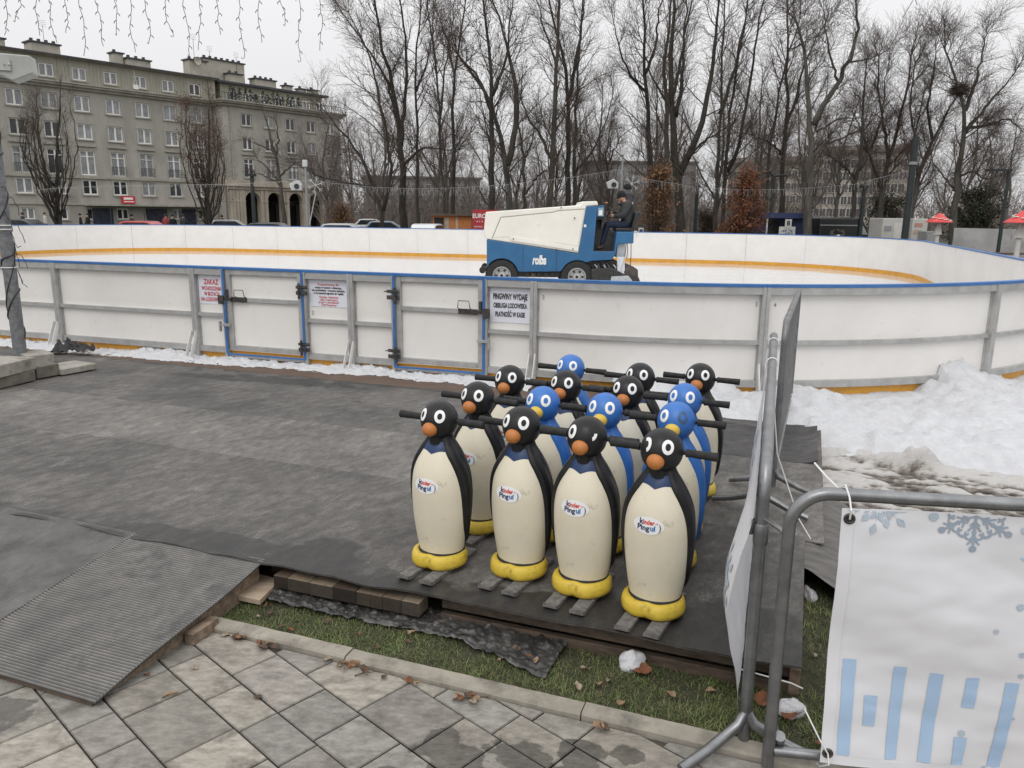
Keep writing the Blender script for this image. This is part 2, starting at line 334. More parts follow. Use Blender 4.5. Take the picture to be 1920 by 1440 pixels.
# --- lawn soil and grass
def lawn_z(a, b): return 0.004 + 0.010*nz(a, b, 5, 3.5) + 0.012*max(0, (b-2.45))
mb = MB(); mb.grid(120, 36, lambda i, j: Q(-3.2+6.2*i/119, KB+0.07+(4.2-KB-0.07)*j/35, lawn_z(-3.2+6.2*i/119, KB+0.07+(4.2-KB-0.07)*j/35)))
lawn = mb.build('lawn_soil', M('lawn_soil', (0.030, 0.034, 0.016), (0.062, 0.056, 0.032), sc=22, rough=1.0, bump=0.01, bsc=40)); tag(lawn, kind='structure')
def in_lawn(a, b):
    return KB+0.062 < b and ((b < 2.80 and -2.36 < a < 1.9) or (0.105 < a < 1.6 and b < 3.85 - max(0, (0.32-a))*0.5))
NB = 42000; vs = []; fs = []; gc = []; rg = random.Random(5)
gi = 0
while gi < NB:
    if rg.random() < 0.62: a, b = rg.uniform(-2.36, 1.2), rg.uniform(KB+0.062, 2.80)
    else: a, b = rg.uniform(0.1, 1.3), rg.uniform(KB+0.06, 3.9)
    if not in_lawn(a, b): gi += 0.25; continue
    dens = nz(a, b, 1, 5)
    if rg.random() > 0.72+dens*0.9: gi += 0.25; continue
    gi += 1
    p = Q(a, b, lawn_z(a, b)-0.003); an = rg.uniform(0, 6.28); h = rg.uniform(0.007, 0.024)*(1+0.5*nz(a, b, 9, 4)); w = rg.uniform(0.0008, 0.0015); lean = rg.uniform(0.3, 2.0)*h
    sx, sy = math.cos(an)*w, math.sin(an)*w; la = an+math.pi/2+rg.uniform(-.5, .5); lx, ly = math.cos(la)*lean, math.sin(la)*lean
    n = len(vs)
    vs += [(p.x-sx, p.y-sy, p.z), (p.x+sx, p.y+sy, p.z), (p.x+sx*.8+lx*.4, p.y+sy*.8+ly*.4, p.z+h*.65), (p.x-sx*.8+lx*.4, p.y-sy*.8+ly*.4, p.z+h*.65), (p.x+lx, p.y+ly, p.z+h)]
    fs += [(n, n+1, n+2, n+3), (n+3, n+2, n+4)]
    t = rg.random(); dry = rg.random() < 0.13; mo = 1+0.5*nz(a, b, 4, 6)
    c = (0.24, 0.205, 0.10) if dry else (0.085+0.075*t, 0.125+0.080*t, 0.034+0.026*t)
    c = tuple(x*mo for x in c); gc += [c, c]
me = bpy.data.meshes.new('grass'); me.from_pydata(vs, [], fs); me.materials.append(M_attr('grass_blade', 'tone', rough=0.6, nsc=3, namt=0.2))
grass = bpy.data.objects.new('grass', me); COL.objects.link(grass); set_face_color(grass, 'tone', gc)
tag(grass, 'short winter grass on the strip between kerb and platform', 'grass', kind='stuff')
# --- wooden platform under the mats
plat = empty('wooden_platform', Q(-3, 4.5, 0), 0, 'low wooden deck carrying the black rubber mats in front of the rink', 'platform')
def ploc(v): return v - plat.location
mb = MB()
for k in range(22):                                        # deck boards, only their ends and edges show
    b0 = 2.775 + k*0.16; mb.box(-9.8, 0.06 if b0 < 3.9 else 0.17, b0, b0+0.152, 0.118, 0.148, lambda x, y, z: ploc(Q(x, y, z)))
mb.build('deck', MT['wood_end'], plat, smooth=0, bevel=0.003)
mb = MB()
for a in np.arange(-9.6, 0.1, 0.52): mb.box(a, a+0.07, 2.89, 6.25, 0.0, 0.117, lambda x, y, z: ploc(Q(x, y, z)))
mb.build('joist', MT['wood_end'], plat, smooth=0)
for z0, z1, bb in ((0.0, 0.050, 2.785), (0.066, 0.112, 2.80)):
    mb = MB(); mb.box(-1.36, 0.085, bb, bb+0.03, z0, z1, lambda x, y, z: ploc(Q(x, y, z)))
    mb.build('front_plank', MT['wood_end'], plat, smooth=0, bevel=0.003)
mb = MB(); mb.box(0.155, 0.195, 3.95, 6.12, 0.02, 0.115, lambda x, y, z: ploc(Q(x, y, z))); mb.box(0.062, 0.10, 2.78, 3.93, 0.01, 0.115, lambda x, y, z: ploc(Q(x, y, z)))
mb.build('side_plank', MT['wood'], plat, smooth=0, bevel=0.003)
mb = MB(); mb.box(-9.8, 0.1, 6.2, 6.95, 0.08, 0.122, lambda x, y, z: ploc(Q(x, y, z) + Vector((0, 0, 0.006*nz(x, y, 0, 3)))))
mb.build('rear_plank', M('reddish_board', (0.085, 0.056, 0.040), (0.145, 0.098, 0.072), sc=5, rough=0.8, stretch=(1, 8, 1)), plat, smooth=0)
# beam of short blocks under the mat edge
bm_mat = M_attr('stained_shaded_beam', 'tone', rough=0.85, nsc=20, namt=0.35, bump=0.002, bsc=40)
mb = MB(); a = -2.17; cols = []; rb = random.Random(3)
while a < -1.45:
    l = rb.choice([0.055, 0.075, 0.095, 0.12]); l = min(l, -1.425-a)
    mb.box(a, a+l-0.0015, 2.712+rb.uniform(-.002, .002), 2.80, 0.050, 0.112+rb.uniform(-0.002, 0.002), lambda x, y, z: Q(x, y, z))
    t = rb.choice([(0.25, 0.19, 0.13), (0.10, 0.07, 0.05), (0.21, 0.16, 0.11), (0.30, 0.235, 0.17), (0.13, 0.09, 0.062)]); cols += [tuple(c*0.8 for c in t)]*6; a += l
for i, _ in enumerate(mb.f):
    if i % 6 == 2: cols[i] = tuple(c*0.20 for c in cols[i])  # front and remaining faces darkened by colour as shade; only tops stay lit
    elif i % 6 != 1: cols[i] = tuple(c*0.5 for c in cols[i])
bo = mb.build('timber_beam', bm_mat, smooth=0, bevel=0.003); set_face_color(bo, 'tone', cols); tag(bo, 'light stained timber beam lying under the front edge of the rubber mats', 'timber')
_pp = [G(x, y, 0.045) for x, y in ((425, 1112), (487, 1125), (527, 1086), (470, 1072))]
mb = MB(); mb.prism([(p.x, p.y) for p in _pp], 0.020, 0.045, lambda u, v, w: (u, v, w))
tag(mb.build('plywood_offcut', MT['ply'], smooth=0, bevel=0.002), 'pale square plywood offcut lying on grass beside the ramp', 'plywood')
# --- rubber mats
def rub(name, tone_hi=(0.155, 0.148, 0.138), tone=(0.105, 0.10, 0.095), ang=62):
    m, nt, b = _new(name); N, L = nt.nodes, nt.links
    tc = N.new('ShaderNodeTexCoord'); geo = N.new('ShaderNodeNewGeometry')
    mp = N.new('ShaderNodeMapping'); mp.vector_type = 'TEXTURE'; L.new(geo.outputs['Position'], mp.inputs[0]); mp.inputs['Rotation'].default_value = (0, 0, R_(ang)); mp.inputs['Scale'].default_value = (0.85, 0.46, 1)
    n1 = N.new('ShaderNodeTexNoise'); n1.inputs['Scale'].default_value = 7; n1.inputs['Detail'].default_value = 9; n1.inputs['Roughness'].default_value = 0.72; L.new(mp.outputs[0], n1.inputs[0])
    n2 = N.new('ShaderNodeTexNoise'); n2.inputs['Scale'].default_value = 1.5; n2.inputs['Detail'].default_value = 7; n2.inputs['Roughness'].default_value = 0.62; L.new(geo.outputs['Position'], n2.inputs[0])
    n3 = N.new('ShaderNodeTexNoise'); n3.inputs['Scale'].default_value = 85; n3.inputs['Detail'].default_value = 5; n3.inputs['Roughness'].default_value = 0.8; L.new(geo.outputs['Position'], n3.inputs[0])
    r1 = N.new('ShaderNodeValToRGB'); r1.color_ramp.elements[0].position = 0.36; r1.color_ramp.elements[1].position = 0.72
    r1.color_ramp.elements[0].color = (*[c*0.72 for c in tone], 1); r1.color_ramp.elements[1].color = (*tone_hi, 1); e = r1.color_ramp.elements.new(0.5); e.color = (*tone, 1)
    L.new(n1.outputs[0], r1.inputs[0])
    r2 = N.new('ShaderNodeMapRange'); r2.inputs[1].default_value = 0.32; r2.inputs[2].default_value = 0.7; r2.inputs[3].default_value = 0.62; r2.inputs[4].default_value = 1.35; L.new(n2.outputs[0], r2.inputs[0])
    r3 = N.new('ShaderNodeMapRange'); r3.inputs[1].default_value = 0.3; r3.inputs[2].default_value = 0.75; r3.inputs[3].default_value = 0.7; r3.inputs[4].default_value = 1.4; L.new(n3.outputs[0], r3.inputs[0])
    ml = N.new('ShaderNodeMath'); ml.operation = 'MULTIPLY'; L.new(r2.outputs[0], ml.inputs[0]); L.new(r3.outputs[0], ml.inputs[1])
    # chalky scuffs, dragged across the mat and broken by the grain
    n5 = N.new('ShaderNodeTexNoise'); n5.inputs['Scale'].default_value = 2.6; n5.inputs['Detail'].default_value = 4; n5.inputs['Distortion'].default_value = 0.6; L.new(mp.outputs[0], n5.inputs[0])
    n6 = N.new('ShaderNodeTexNoise'); n6.inputs['Scale'].default_value = 42; n6.inputs['Detail'].default_value = 6; n6.inputs['Roughness'].default_value = 0.8; L.new(mp.outputs[0], n6.inputs[0])
    a5 = N.new('ShaderNodeMath'); a5.operation = 'MULTIPLY_ADD'; L.new(n6.outputs[0], a5.inputs[0]); a5.inputs[1].default_value = 0.75; L.new(n5.outputs[0], a5.inputs[2])
    r5 = N.new('ShaderNodeMapRange'); r5.inputs[1].default_value = 0.98; r5.inputs[2].default_value = 1.25; r5.inputs[4].default_value = 0.6; L.new(a5.outputs[0], r5.inputs[0])
    m5 = N.new('ShaderNodeMix'); m5.data_type = 'RGBA'; L.new(r5.outputs[0], m5.inputs[0]); L.new(r1.outputs[0], m5.inputs[6]); m5.inputs[7].default_value = (0.34, 0.325, 0.30, 1)
    vm = N.new('ShaderNodeVectorMath'); vm.operation = 'SCALE'; L.new(m5.outputs[2], vm.inputs[0]); L.new(ml.outputs[0], vm.inputs['Scale'])
    w = N.new('ShaderNodeAttribute'); w.attribute_name = 'wet'
    nw = N.new('ShaderNodeTexNoise'); nw.inputs['Scale'].default_value = 6; nw.inputs['Detail'].default_value = 5; L.new(geo.outputs['Position'], nw.inputs[0])
    ad = N.new('ShaderNodeMath'); ad.operation = 'MULTIPLY_ADD'; L.new(nw.outputs[0], ad.inputs[0]); ad.inputs[1].default_value = 0.8; L.new(w.outputs['Fac'], ad.inputs[2])
    rw = N.new('ShaderNodeMapRange'); rw.inputs[1].default_value = 0.84; rw.inputs[2].default_value = 0.93; L.new(ad.outputs[0], rw.inputs[0])
    dk = N.new('ShaderNodeVectorMath'); dk.operation = 'SCALE'; L.new(vm.outputs[0], dk.inputs[0]); dk.inputs['Scale'].default_value = 0.36
    mx = N.new('ShaderNodeMix'); mx.data_type = 'RGBA'; L.new(rw.outputs[0], mx.inputs[0]); L.new(vm.outputs[0], mx.inputs[6]); L.new(dk.outputs[0], mx.inputs[7]); L.new(mx.outputs[2], b.inputs['Base Color'])
    rr_ = N.new('ShaderNodeMapRange'); rr_.inputs[3].default_value = 0.78; rr_.inputs[4].default_value = 0.55; L.new(rw.outputs[0], rr_.inputs[0]); L.new(rr_.outputs[0], b.inputs['Roughness'])
    bp = N.new('ShaderNodeBump'); bp.inputs['Strength'].default_value = 0.5; bp.inputs['Distance'].default_value = 0.002; L.new(n3.outputs[0], bp.inputs['Height']); L.new(bp.outputs[0], b.inputs['Normal'])
    return m
def mat_sheet(name, a0, a1, b0, b1, zt, mat, wetf, edge=None, label='', th=0.007, res=0.03, zf=None):
    nx, ny = int((a1-a0)/res)+2, int((b1-b0)/res)+2; mb = MB(); wet = []
    def P(i, j, dz=0):
        a = a0+(a1-a0)*i/(nx-1); b = b0+(b1-b0)*j/(ny-1)
        k = 1-j/(ny-1); bb = b + (edge(a)*k**3 if edge else 0)
        z = zt + 0.003*nz(a, b, 2, 1.7) + (zf(a, bb) if zf else 0)
        return a, bb, z+dz
    def top(i, j): a, b, z = P(i, j); wet.append(wetf(a, b)); return Q(a, b, z)
    mb.grid(nx, ny, top)
    n0 = len(mb.v)
    ring = [(i, 0) for i in range(nx)] + [(nx-1, j) for j in range(1, ny)] + [(i, ny-1) for i in reversed(range(nx-1))] + [(0, j) for j in reversed(range(1, ny-1))]
    for (i, j) in ring:
        a, b, z = P(i, j); mb.v.append(tuple(Q(a, b, z-th))); wet.append(0.3)
    m_ = len(ring)
    for k in range(m_):
        i, j = ring[k]; i2, j2 = ring[(k+1) % m_]
        mb.f.append((j*nx+i, n0+k, n0+(k+1) % m_, j2*nx+i2)); mb.m.append(0)
    o = mb.build(name, mat, smooth=0.5); set_vert_float(o, 'wet', wet); return tag(o, label, 'rubber mat')
def gauss(a, b, ca, cb, ra, rb_): return math.exp(-((a-ca)/ra)**2-((b-cb)/rb_)**2)
mA = rub('rubber_front', (0.150, 0.140, 0.128), (0.092, 0.086, 0.080), ang=58); mB = rub('rubber_middle', (0.215, 0.202, 0.184), (0.128, 0.120, 0.110), ang=66); mC = rub('rubber_back', (0.145, 0.137, 0.126), (0.095, 0.089, 0.083), ang=50)
wav = lambda a: 0.010*math.sin(a*9+1)*(0.3+0.7*abs(math.sin(a*1.3))) + 0.008*nz(a, 0, 0, 2.5)
def zfront(a, b):
    k = max(0, 1-(b-2.70)/0.07)**2
    return 0.007*k*math.sin(a*17+2*math.sin(a*3)) * (1 if a < -0.6 else .35)
def wet1(a, b):
    w = 0.62*max(0, 1-(b-2.70)/0.24)**0.6 + 0.62*gauss(a, b, -2.02, 2.98, 0.20, 0.15) + 0.35*gauss(a, b, -2.6, 2.9, .5, .12) + 0.4*gauss(a, b, -0.5, 2.9, 1.0, 0.3) + 0.4*gauss(a, b, -0.1, 2.85, .4, .5) + 0.4*gauss(a, b, -5.2, 3.85, .6, .3)
    return min(w, 0.75)
m1 = mat_sheet('rubber_mat', -9.6, 0.10, 2.715, 3.97, PZ, mA, wet1, wav, 'worn black rubber mat at the front, under the penguins', zf=zfront)
m2 = mat_sheet('rubber_mat', -9.7, 0.19, 3.93, 4.88, PZ-0.0032, mB, lambda a, b: 0.3*gauss(a, b, -6, 4.2, .6, .3), lambda a: 0.006*nz(a, 1, 0, 2), 'pale scuffed rubber mat, middle strip of the deck')
m3 = mat_sheet('rubber_mat', -9.8, 0.195, 4.84, 6.28, PZ-0.0064, mC, lambda a, b: 0.5*max(0, (b-5.95)/0.3) + 0.55*gauss(a, b, -4.4, 6.0, .9, .16) + .5*gauss(a, b, -3.6, 5.6, .6, .1) + .5*gauss(a, b, -5.6, 5.9, .8, .15), lambda a: 0.004*nz(a, 2, 0, 2), 'dark rubber mat nearest the rink boards')
def zcurl(a, b): return 0.02*max(0, (b-5.9)/0.2)*(0.6+nz(a, b, 0, 6)) + 0.035*max(0, (a-0.05)/0.12)**2*abs(math.sin(b*5))
m4 = mat_sheet('rubber_mat', -0.62, 0.165, 5.26, 6.12, PZ-0.004, rub('rubber_offcut', (0.085, 0.082, 0.08), (0.055, 0.053, 0.052), ang=20), lambda a, b: 0.3, lambda a: 0.02*nz(a, 5, 0, 3), 'black mat offcut with curled edges and bits of snow, by the barrier', zf=zcurl)
# --- ramp: ribbed mat on a wooden wedge
ramp = empty('wooden_ramp', Q(-2.65, 2.3, 0), 0, 'sloping wooden access ramp at lower left, covered with ribbed mat', 'ramp')
rl = lambda v: v - ramp.location
def rz_(a, b):                                             # top of the ramp
    t = (b-1.81)/(2.74-1.81); t = max(0, min(1.02, t)); return 0.022 + (0.150-0.022)*t
for a0, a1 in ((-2.31, -2.275), (-3.0, -2.96), (-3.7, -3.66), (-4.6, -4.56)):
    mb = MB(); mb.prism([(1.86, 0.0), (2.745, 0.0), (2.745, 0.128), (1.86, 0.012)], a0, a1, lambda u, v, w: rl(Q(w, u, v)))
    mb.build('ramp_bearer', MT['wood'], ramp, smooth=0)
mb = MB(); mb.prism([(1.80, 0.001), (2.75, 0.130), (2.75, 0.147), (1.80, 0.016)], -4.9, -2.262, lambda u, v, w: rl(Q(w, u, v)))
mb.build('ramp_panel', MT['wood_end'], ramp, smooth=0)
mb = MB(); mb.box(-2.262, -2.215, 2.25, 2.40, 0, 0.05, lambda x, y, z: rl(Q(x+0.0*(y), y, z))); mb.build('ramp_block', MT['wood'], ramp, smooth=0, bevel=0.003)
ribm = M_attr('ribbed_rubber', 'tone', rough=0.7, nsc=5, namt=0.4, bump=0.0008, bsc=150, stain=(4.5, 0.54, 0.72, (0.06, 0.058, 0.055)))
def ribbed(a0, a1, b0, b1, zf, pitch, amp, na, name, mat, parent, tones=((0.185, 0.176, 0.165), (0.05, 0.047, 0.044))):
    nb = int((b1-b0)/pitch)*4; mb = MB()
    def f(i, j):
        a = a0+(a1-a0)*i/(na-1); b = b0+(b1-b0)*j/nb; ph = j % 4; z = zf(a, b) + (amp if ph in (1, 2) else 0)
        if i == 0 or i == na-1: z -= 0.0
        return rl(Q(a, b, z)) if parent else Q(a, b, z)
    mb.grid(na, nb+1, f)
    for i in (0, na-1):                                    # edges
        for j in range(nb):
            p, q = Vector(f(i, j)), Vector(f(i, j+1)); d = Vector((0, 0, -0.006)); mb.quad(p, q, q+d, p+d)
    for i in range(na-1):
        p, q = Vector(f(i, 0)), Vector(f(i+1, 0)); d = Vector((0, 0, -0.006)); mb.quad(q, p, p+d, q+d)
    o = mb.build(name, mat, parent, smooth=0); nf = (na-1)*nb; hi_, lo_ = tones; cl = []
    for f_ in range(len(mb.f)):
        if f_ < nf: ph = (f_//(na-1)) % 4; t = {0: 0.55, 1: 1.0, 2: 0.55, 3: 0.0}[ph]  # shade between the ribs put into face colour: pale crests, dark grooves
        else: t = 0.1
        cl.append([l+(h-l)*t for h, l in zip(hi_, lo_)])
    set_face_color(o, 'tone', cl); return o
ribbed(-3.03, -2.238, 1.795, 2.755, lambda a, b: rz_(a, b)+0.004 + 0.006*math.sin(b*7)*((a+3.0)/0.8)**2 + (0.004 if a < -3.0 else 0), 0.0145, 0.0036, 24, 'ribbed_mat', ribm, ramp)
rm2 = M_attr('smooth_rubber', 'tone', rough=0.78, nsc=6, namt=0.4, bump=0.0008, bsc=150, stain=(3.5, 0.55, 0.72, (0.065, 0.062, 0.058)))
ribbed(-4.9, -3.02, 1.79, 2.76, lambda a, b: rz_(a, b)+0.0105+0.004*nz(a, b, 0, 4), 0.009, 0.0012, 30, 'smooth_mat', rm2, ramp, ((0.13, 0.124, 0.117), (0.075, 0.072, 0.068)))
# --- ribbed mat drooping off the deck on the right
mb = MB()
def fr(i, j):
    u, v = i/19, j/59; a = 0.10+0.30*u; b = 3.60+1.2*v - 0.15*u*(1-v)
    z = 0.150 - 0.13*u**1.5 + 0.01*nz(a, b, 0, 5) + 0.0016*(j % 2)
    return Q(a, b, z)
mb.grid(20, 60, fr); o = mb.build('ribbed_mat', M('drooping_rubber', (0.085, 0.08, 0.074), (0.15, 0.142, 0.132), sc=6, rough=0.78, stretch=(1, 4, 1), rot=R_(20), bump=0.002, bsc=60), smooth=0.3); tag(o, 'grey ribbed mat drooping off the right edge of the deck onto grass', 'rubber mat')
# --- crumpled sheet on the grass
top = [(-2.22, 2.80), (-1.9, 2.82), (-1.48, 2.84), (-1.1, 2.82), (-0.79, 2.80)]; bot = [(-2.17, 2.655), (-1.9, 2.64), (-1.64, 2.645), (-1.245, 2.655), (-0.80, 2.53)]
def lerp_pl(pl, t):
    x = t*(len(pl)-1); i = min(int(x), len(pl)-2); f = x-i; return pl[i][0]*(1-f)+pl[i+1][0]*f, pl[i][1]*(1-f)+pl[i+1][1]*f
mb = MB()
def fs_(i, j):
    t, v = i/199, j/49; p, q = lerp_pl(top, t), lerp_pl(bot, t); a, b = p[0]+(q[0]-p[0])*v, p[1]+(q[1]-p[1])*v
    ridg = (0.5-abs(nz(a, b, 7, 9, 2)))**2
    z = 0.022 + 0.020*abs(nz(a, b, 1, 13, 3)) + 0.012*abs(nz(a, b, 4, 34, 2)) + 0.010*ridg - 0.006*v + 0.004*(1 if 0 < j < 49 else 0)
    return Q(a+0.006*nz(b, a, 0, 20), b+(0.012*nz(a, 3, 0, 9) if j == 49 else 0), z)
mb.grid(200, 50, fs_)
o = mb.build('plastic_sheet', M('dirty_sheet', (0.026, 0.025, 0.025), (0.062, 0.060, 0.057), sc=10, rough=0.38, dirt=(0.20, 0.185, 0.165), dsc=14, dlo=0.52, dhi=0.75, bump=0.004, bsc=40), smooth=1.2)
tag(o, 'crumpled dirty black sheet lying on grass below the deck', 'sheet')
# --- snow lumps
def lump(a, b, r, z, label, seed):
    mb = MB(); c = Q(a, b, z)
    for _ in range(1): mb.ell((0, 0, 0), (1, 1, 1), 28, 18)
    vv = []
    for v in mb.v:
        d = Vector(v).normalized(); f = 1 + 0.32*nz(d.x*1.1+seed, d.y*1.1, d.z*1.1, 1.0, 4); p = Vector((d.x*r[0], d.y*r[1], max(d.z*r[2], -r[2]*0.7)))*f; vv.append(tuple(p+c))
    mb.v = vv; tag(mb.build('snow_lump', MT['snow'], smooth=1.5), label, 'snow lump')
lump(-0.512, 2.735, (0.052, 0.042, 0.045), 0.036, 'rounded white snow lump on grass below the front row of penguins', 1)
lump(0.075, 2.655, (0.05, 0.035, 0.035), 0.032, 'white snow lump with a brown leaf against it, beside the banner', 4)
lump(0.135, 3.60, (0.025, 0.05, 0.03), 0.03, 'small snow lump beside the right edge of the deck', 9)
# --- fallen leaves
lm = [M('leaf_%s' % n, c, tuple(x*0.55 for x in c), sc=25, rough=0.8) for n, c in (('rust', (0.22, 0.085, 0.035)), ('tan', (0.30, 0.20, 0.12)), ('brown', (0.11, 0.065, 0.04)), ('pale', (0.36, 0.29, 0.21)))]
def leaf_mesh(seed):
    r = random.Random(seed); mb = MB(); L_ = 0.045; W = 0.016*r.uniform(0.8, 1.3); cu = r.uniform(-0.5, 0.9); cr = r.uniform(0.2, 0.9)
    def f(i, j):
        t = i/8; u = (j-3)/3; w = W*math.sin(math.pi*min(1, t*0.96+0.03))**0.8*(1+0.1*math.sin(t*22)); x = (t-0.5)*L_
        return (x, u*w, 0.012*cu*(t-0.5)**2*4 + cr*abs(u)**1.5*w*0.9 + 0.003*math.sin(t*9+u*3))
    mb.grid(9, 7, f); mb.tube([(L_/2-0.002, 0, 0.002*cu), (L_/2+0.014, 0.003, 0.004)], 0.0006, 4)
    return mb
leafs = []
for k in range(8): leafs.append(leaf_mesh(k).build('fallen_leaf', lm[k % 4], smooth=1.5))
for l in leafs: l.data.name = 'fallen_leaf'
spots = []; rl_ = random.Random(21)
for (a, b, n, s) in ((-1.95, 2.35, 9, 0.035), (-1.55, 2.34, 11, 0.04), (-1.30, 2.34, 3, 0.05), (-1.03, 2.34, 6, 0.04), (-0.60, 2.34, 2, 0.06), (-2.10, 2.38, 6, 0.05)):
    for _ in range(n): spots.append((a+rl_.gauss(0, s), min(b+rl_.gauss(0, 0.018), KB-0.012), 0.004+rl_.random()*0.012, 0))
for _ in range(44):
    a, b = (rl_.uniform(-2.2, 0.9), rl_.uniform(2.47, 2.70)) if rl_.random() < 0.75 else (rl_.uniform(0.15, 1.0), rl_.uniform(2.6, 3.6)); spots.append((a, b, lawn_z(a, b)+0.018, 1))
for _ in range(4): spots.append((rl_.uniform(-2.4, -0.3), rl_.uniform(1.9, 2.3), 0.004, 2))
spots += [(-0.02, 2.665, 0.04, 3), (0.075, 2.60, 0.035, 3), (-0.46, 2.70, 0.03, 3), (-0.9, 2.62, 0.04, 1), (-0.86, 2.60, 0.04, 1), (-0.95, 2.64, 0.05, 1)]
first = {}
for q, (a, b, z, k) in enumerate(spots):
    src = leafs[q % 8] if k != 3 else leafs[0]
    if id(src) not in first: o = src; first[id(src)] = 1
    else: o = src.copy(); COL.objects.link(o)
    o.location = Q(a, b, z); o.rotation_euler = (rl_.uniform(-.4, .4), rl_.uniform(-.4, .4), rl_.uniform(0, 6.28)); s = rl_.uniform(0.5, 1.0) if k != 3 else 1.5; o.scale = (s, s, s)
    tag(o, ['dry curled brown leaf in the gutter along the kerb', 'dry brown leaf lying in the winter grass', 'single dry leaf on the paving slabs', 'large brown leaf in the grass near the barrier foot'][k], 'leaf', ['leaves along the kerb', 'leaves in the grass', 'leaves on the paving', 'large leaves by the barrier'][k])
# twigs
for (a, b, z, an, l) in ((-1.02, 2.33, 0.006, 0.1, 0.13), (-1.45, 2.33, 0.006, 0.3, 0.1), (-2.05, 1.95, 0.006, 0.4, 0.055)):
    mb = MB(); mb.tube([(-l/2, 0, 0), (-l*.1, 0.006, 0.004), (l*.2, -0.003, 0.006), (l/2, 0.004, 0.002)], [0.0028, 0.0026, 0.002, 0.0012] if l > 0.06 else [.005, .006, .005, .003], 6)
    tag(mb.build('twig', lm[2] if l > 0.06 else lm[1], loc=Q(a, b, z), rz=an), {0.13: 'thin forked twig among leaves by the kerb', 0.1: 'short dark twig in the kerb gutter', 0.055: 'reddish wood chip lying on the slabs at lower left'}[l], 'twig')
# ================================================================== ICE RINK
TR = R_(-18.3); RUx = Vector((math.cos(TR), math.sin(TR), 0)); RVx = Vector((-math.sin(TR), math.cos(TR), 0))
def W_(u, v, z=0.0): p = RUx*u + RVx*v; return Vector((p.x, p.y, z))
corners = [(3.45, 7.12), (3.75, 28.3), (-25.6, 26.4), (-25.6, 7.12)]; CR = 5.25
pts = []
for i in range(4):
    p0, p, p1 = [Vector((*corners[(i+k) % 4], 0)) for k in (-1, 0, 1)]
    d0, d1 = (p0-p).normalized(), (p1-p).normalized(); ang = d0.angle(d1); t = CR/math.tan(ang/2)
    c = p + (d0+d1).normalized()*(CR/math.sin(ang/2)); a0 = p+d0*t-c; a1 = p+d1*t-c
    th0 = math.atan2(a0.y, a0.x); th1 = math.atan2(a1.y, a1.x); dth = (th1-th0+math.pi) % (2*math.pi)-math.pi
    for k in range(25): th = th0+dth*k/24; pts.append(c+Vector((math.cos(th), math.sin(th), 0))*CR)
raw = pts+[pts[0]]; cum = [0.0]
for a, b in zip(raw, raw[1:]): cum.append(cum[-1]+(b-a).length)
PER = cum[-1]
import bisect
def uv_at(s):
    s %= PER; i = min(bisect.bisect_right(cum, s)-1, len(raw)-2); f = (s-cum[i])/max(1e-9, cum[i+1]-cum[i]); return raw[i]*(1-f)+raw[i+1]*f
# starting point: the post right of the third notice (u = -2.13 on the near side); s grows counter-clockwise (to the right along the near side)
S0 = min((abs(x.x+2.13) + (9 if abs(x.y-7.12) > 0.05 else 0), s) for s, x in ((k*PER/8000, uv_at(k*PER/8000)) for k in range(8000)))[1]
def RP(s, off, z):                                         # along the rink edge from the post; off outward
    p = uv_at(S0+s); e = 0.15; t = (uv_at(S0+s+e)-uv_at(S0+s-e)).normalized(); n = Vector((t.y, -t.x, 0)); q = p+n*off
    w = W_(q.x, q.y, z); return w
outline = np.array([[*(W_(*uv_at(k*PER/900).xy)).xy] for k in range(900)])
inner = np.array([[*uv_at(k*PER/900).xy] for k in range(900)])
# --- ice
mb = MB(); mb.poly([W_(*uv_at(k*PER/200).xy, 0.10) for k in range(200)])
def ice_mat():
    m, nt, b = _new('ice_surface'); N, L = nt.nodes, nt.links
    g = N.new('ShaderNodeNewGeometry'); mp = N.new('ShaderNodeMapping'); mp.inputs['Rotation'].default_value = (0, 0, R_(18)); mp.inputs['Scale'].default_value = (0.15, 1.0, 1); L.new(g.outputs['Position'], mp.inputs[0])
    n1 = N.new('ShaderNodeTexNoise'); n1.inputs['Scale'].default_value = 1.2; n1.inputs['Detail'].default_value = 6; L.new(mp.outputs[0], n1.inputs[0])
    cr = N.new('ShaderNodeValToRGB'); cr.color_ramp.elements[0].color = (0.56, 0.565, 0.565, 1); cr.color_ramp.elements[1].color = (0.66, 0.66, 0.66, 1); L.new(n1.outputs[0], cr.inputs[0]); L.new(cr.outputs[0], b.inputs['Base Color'])
    mr = N.new('ShaderNodeMapRange'); mr.inputs[1].default_value = 0.35; mr.inputs[2].default_value = 0.65; mr.inputs[3].default_value = 0.02; mr.inputs[4].default_value = 0.10; L.new(n1.outputs[0], mr.inputs[0]); L.new(mr.outputs[0], b.inputs['Roughness'])
    return m
tag(mb.build('ice', ice_mat(), smooth=0), kind='structure')
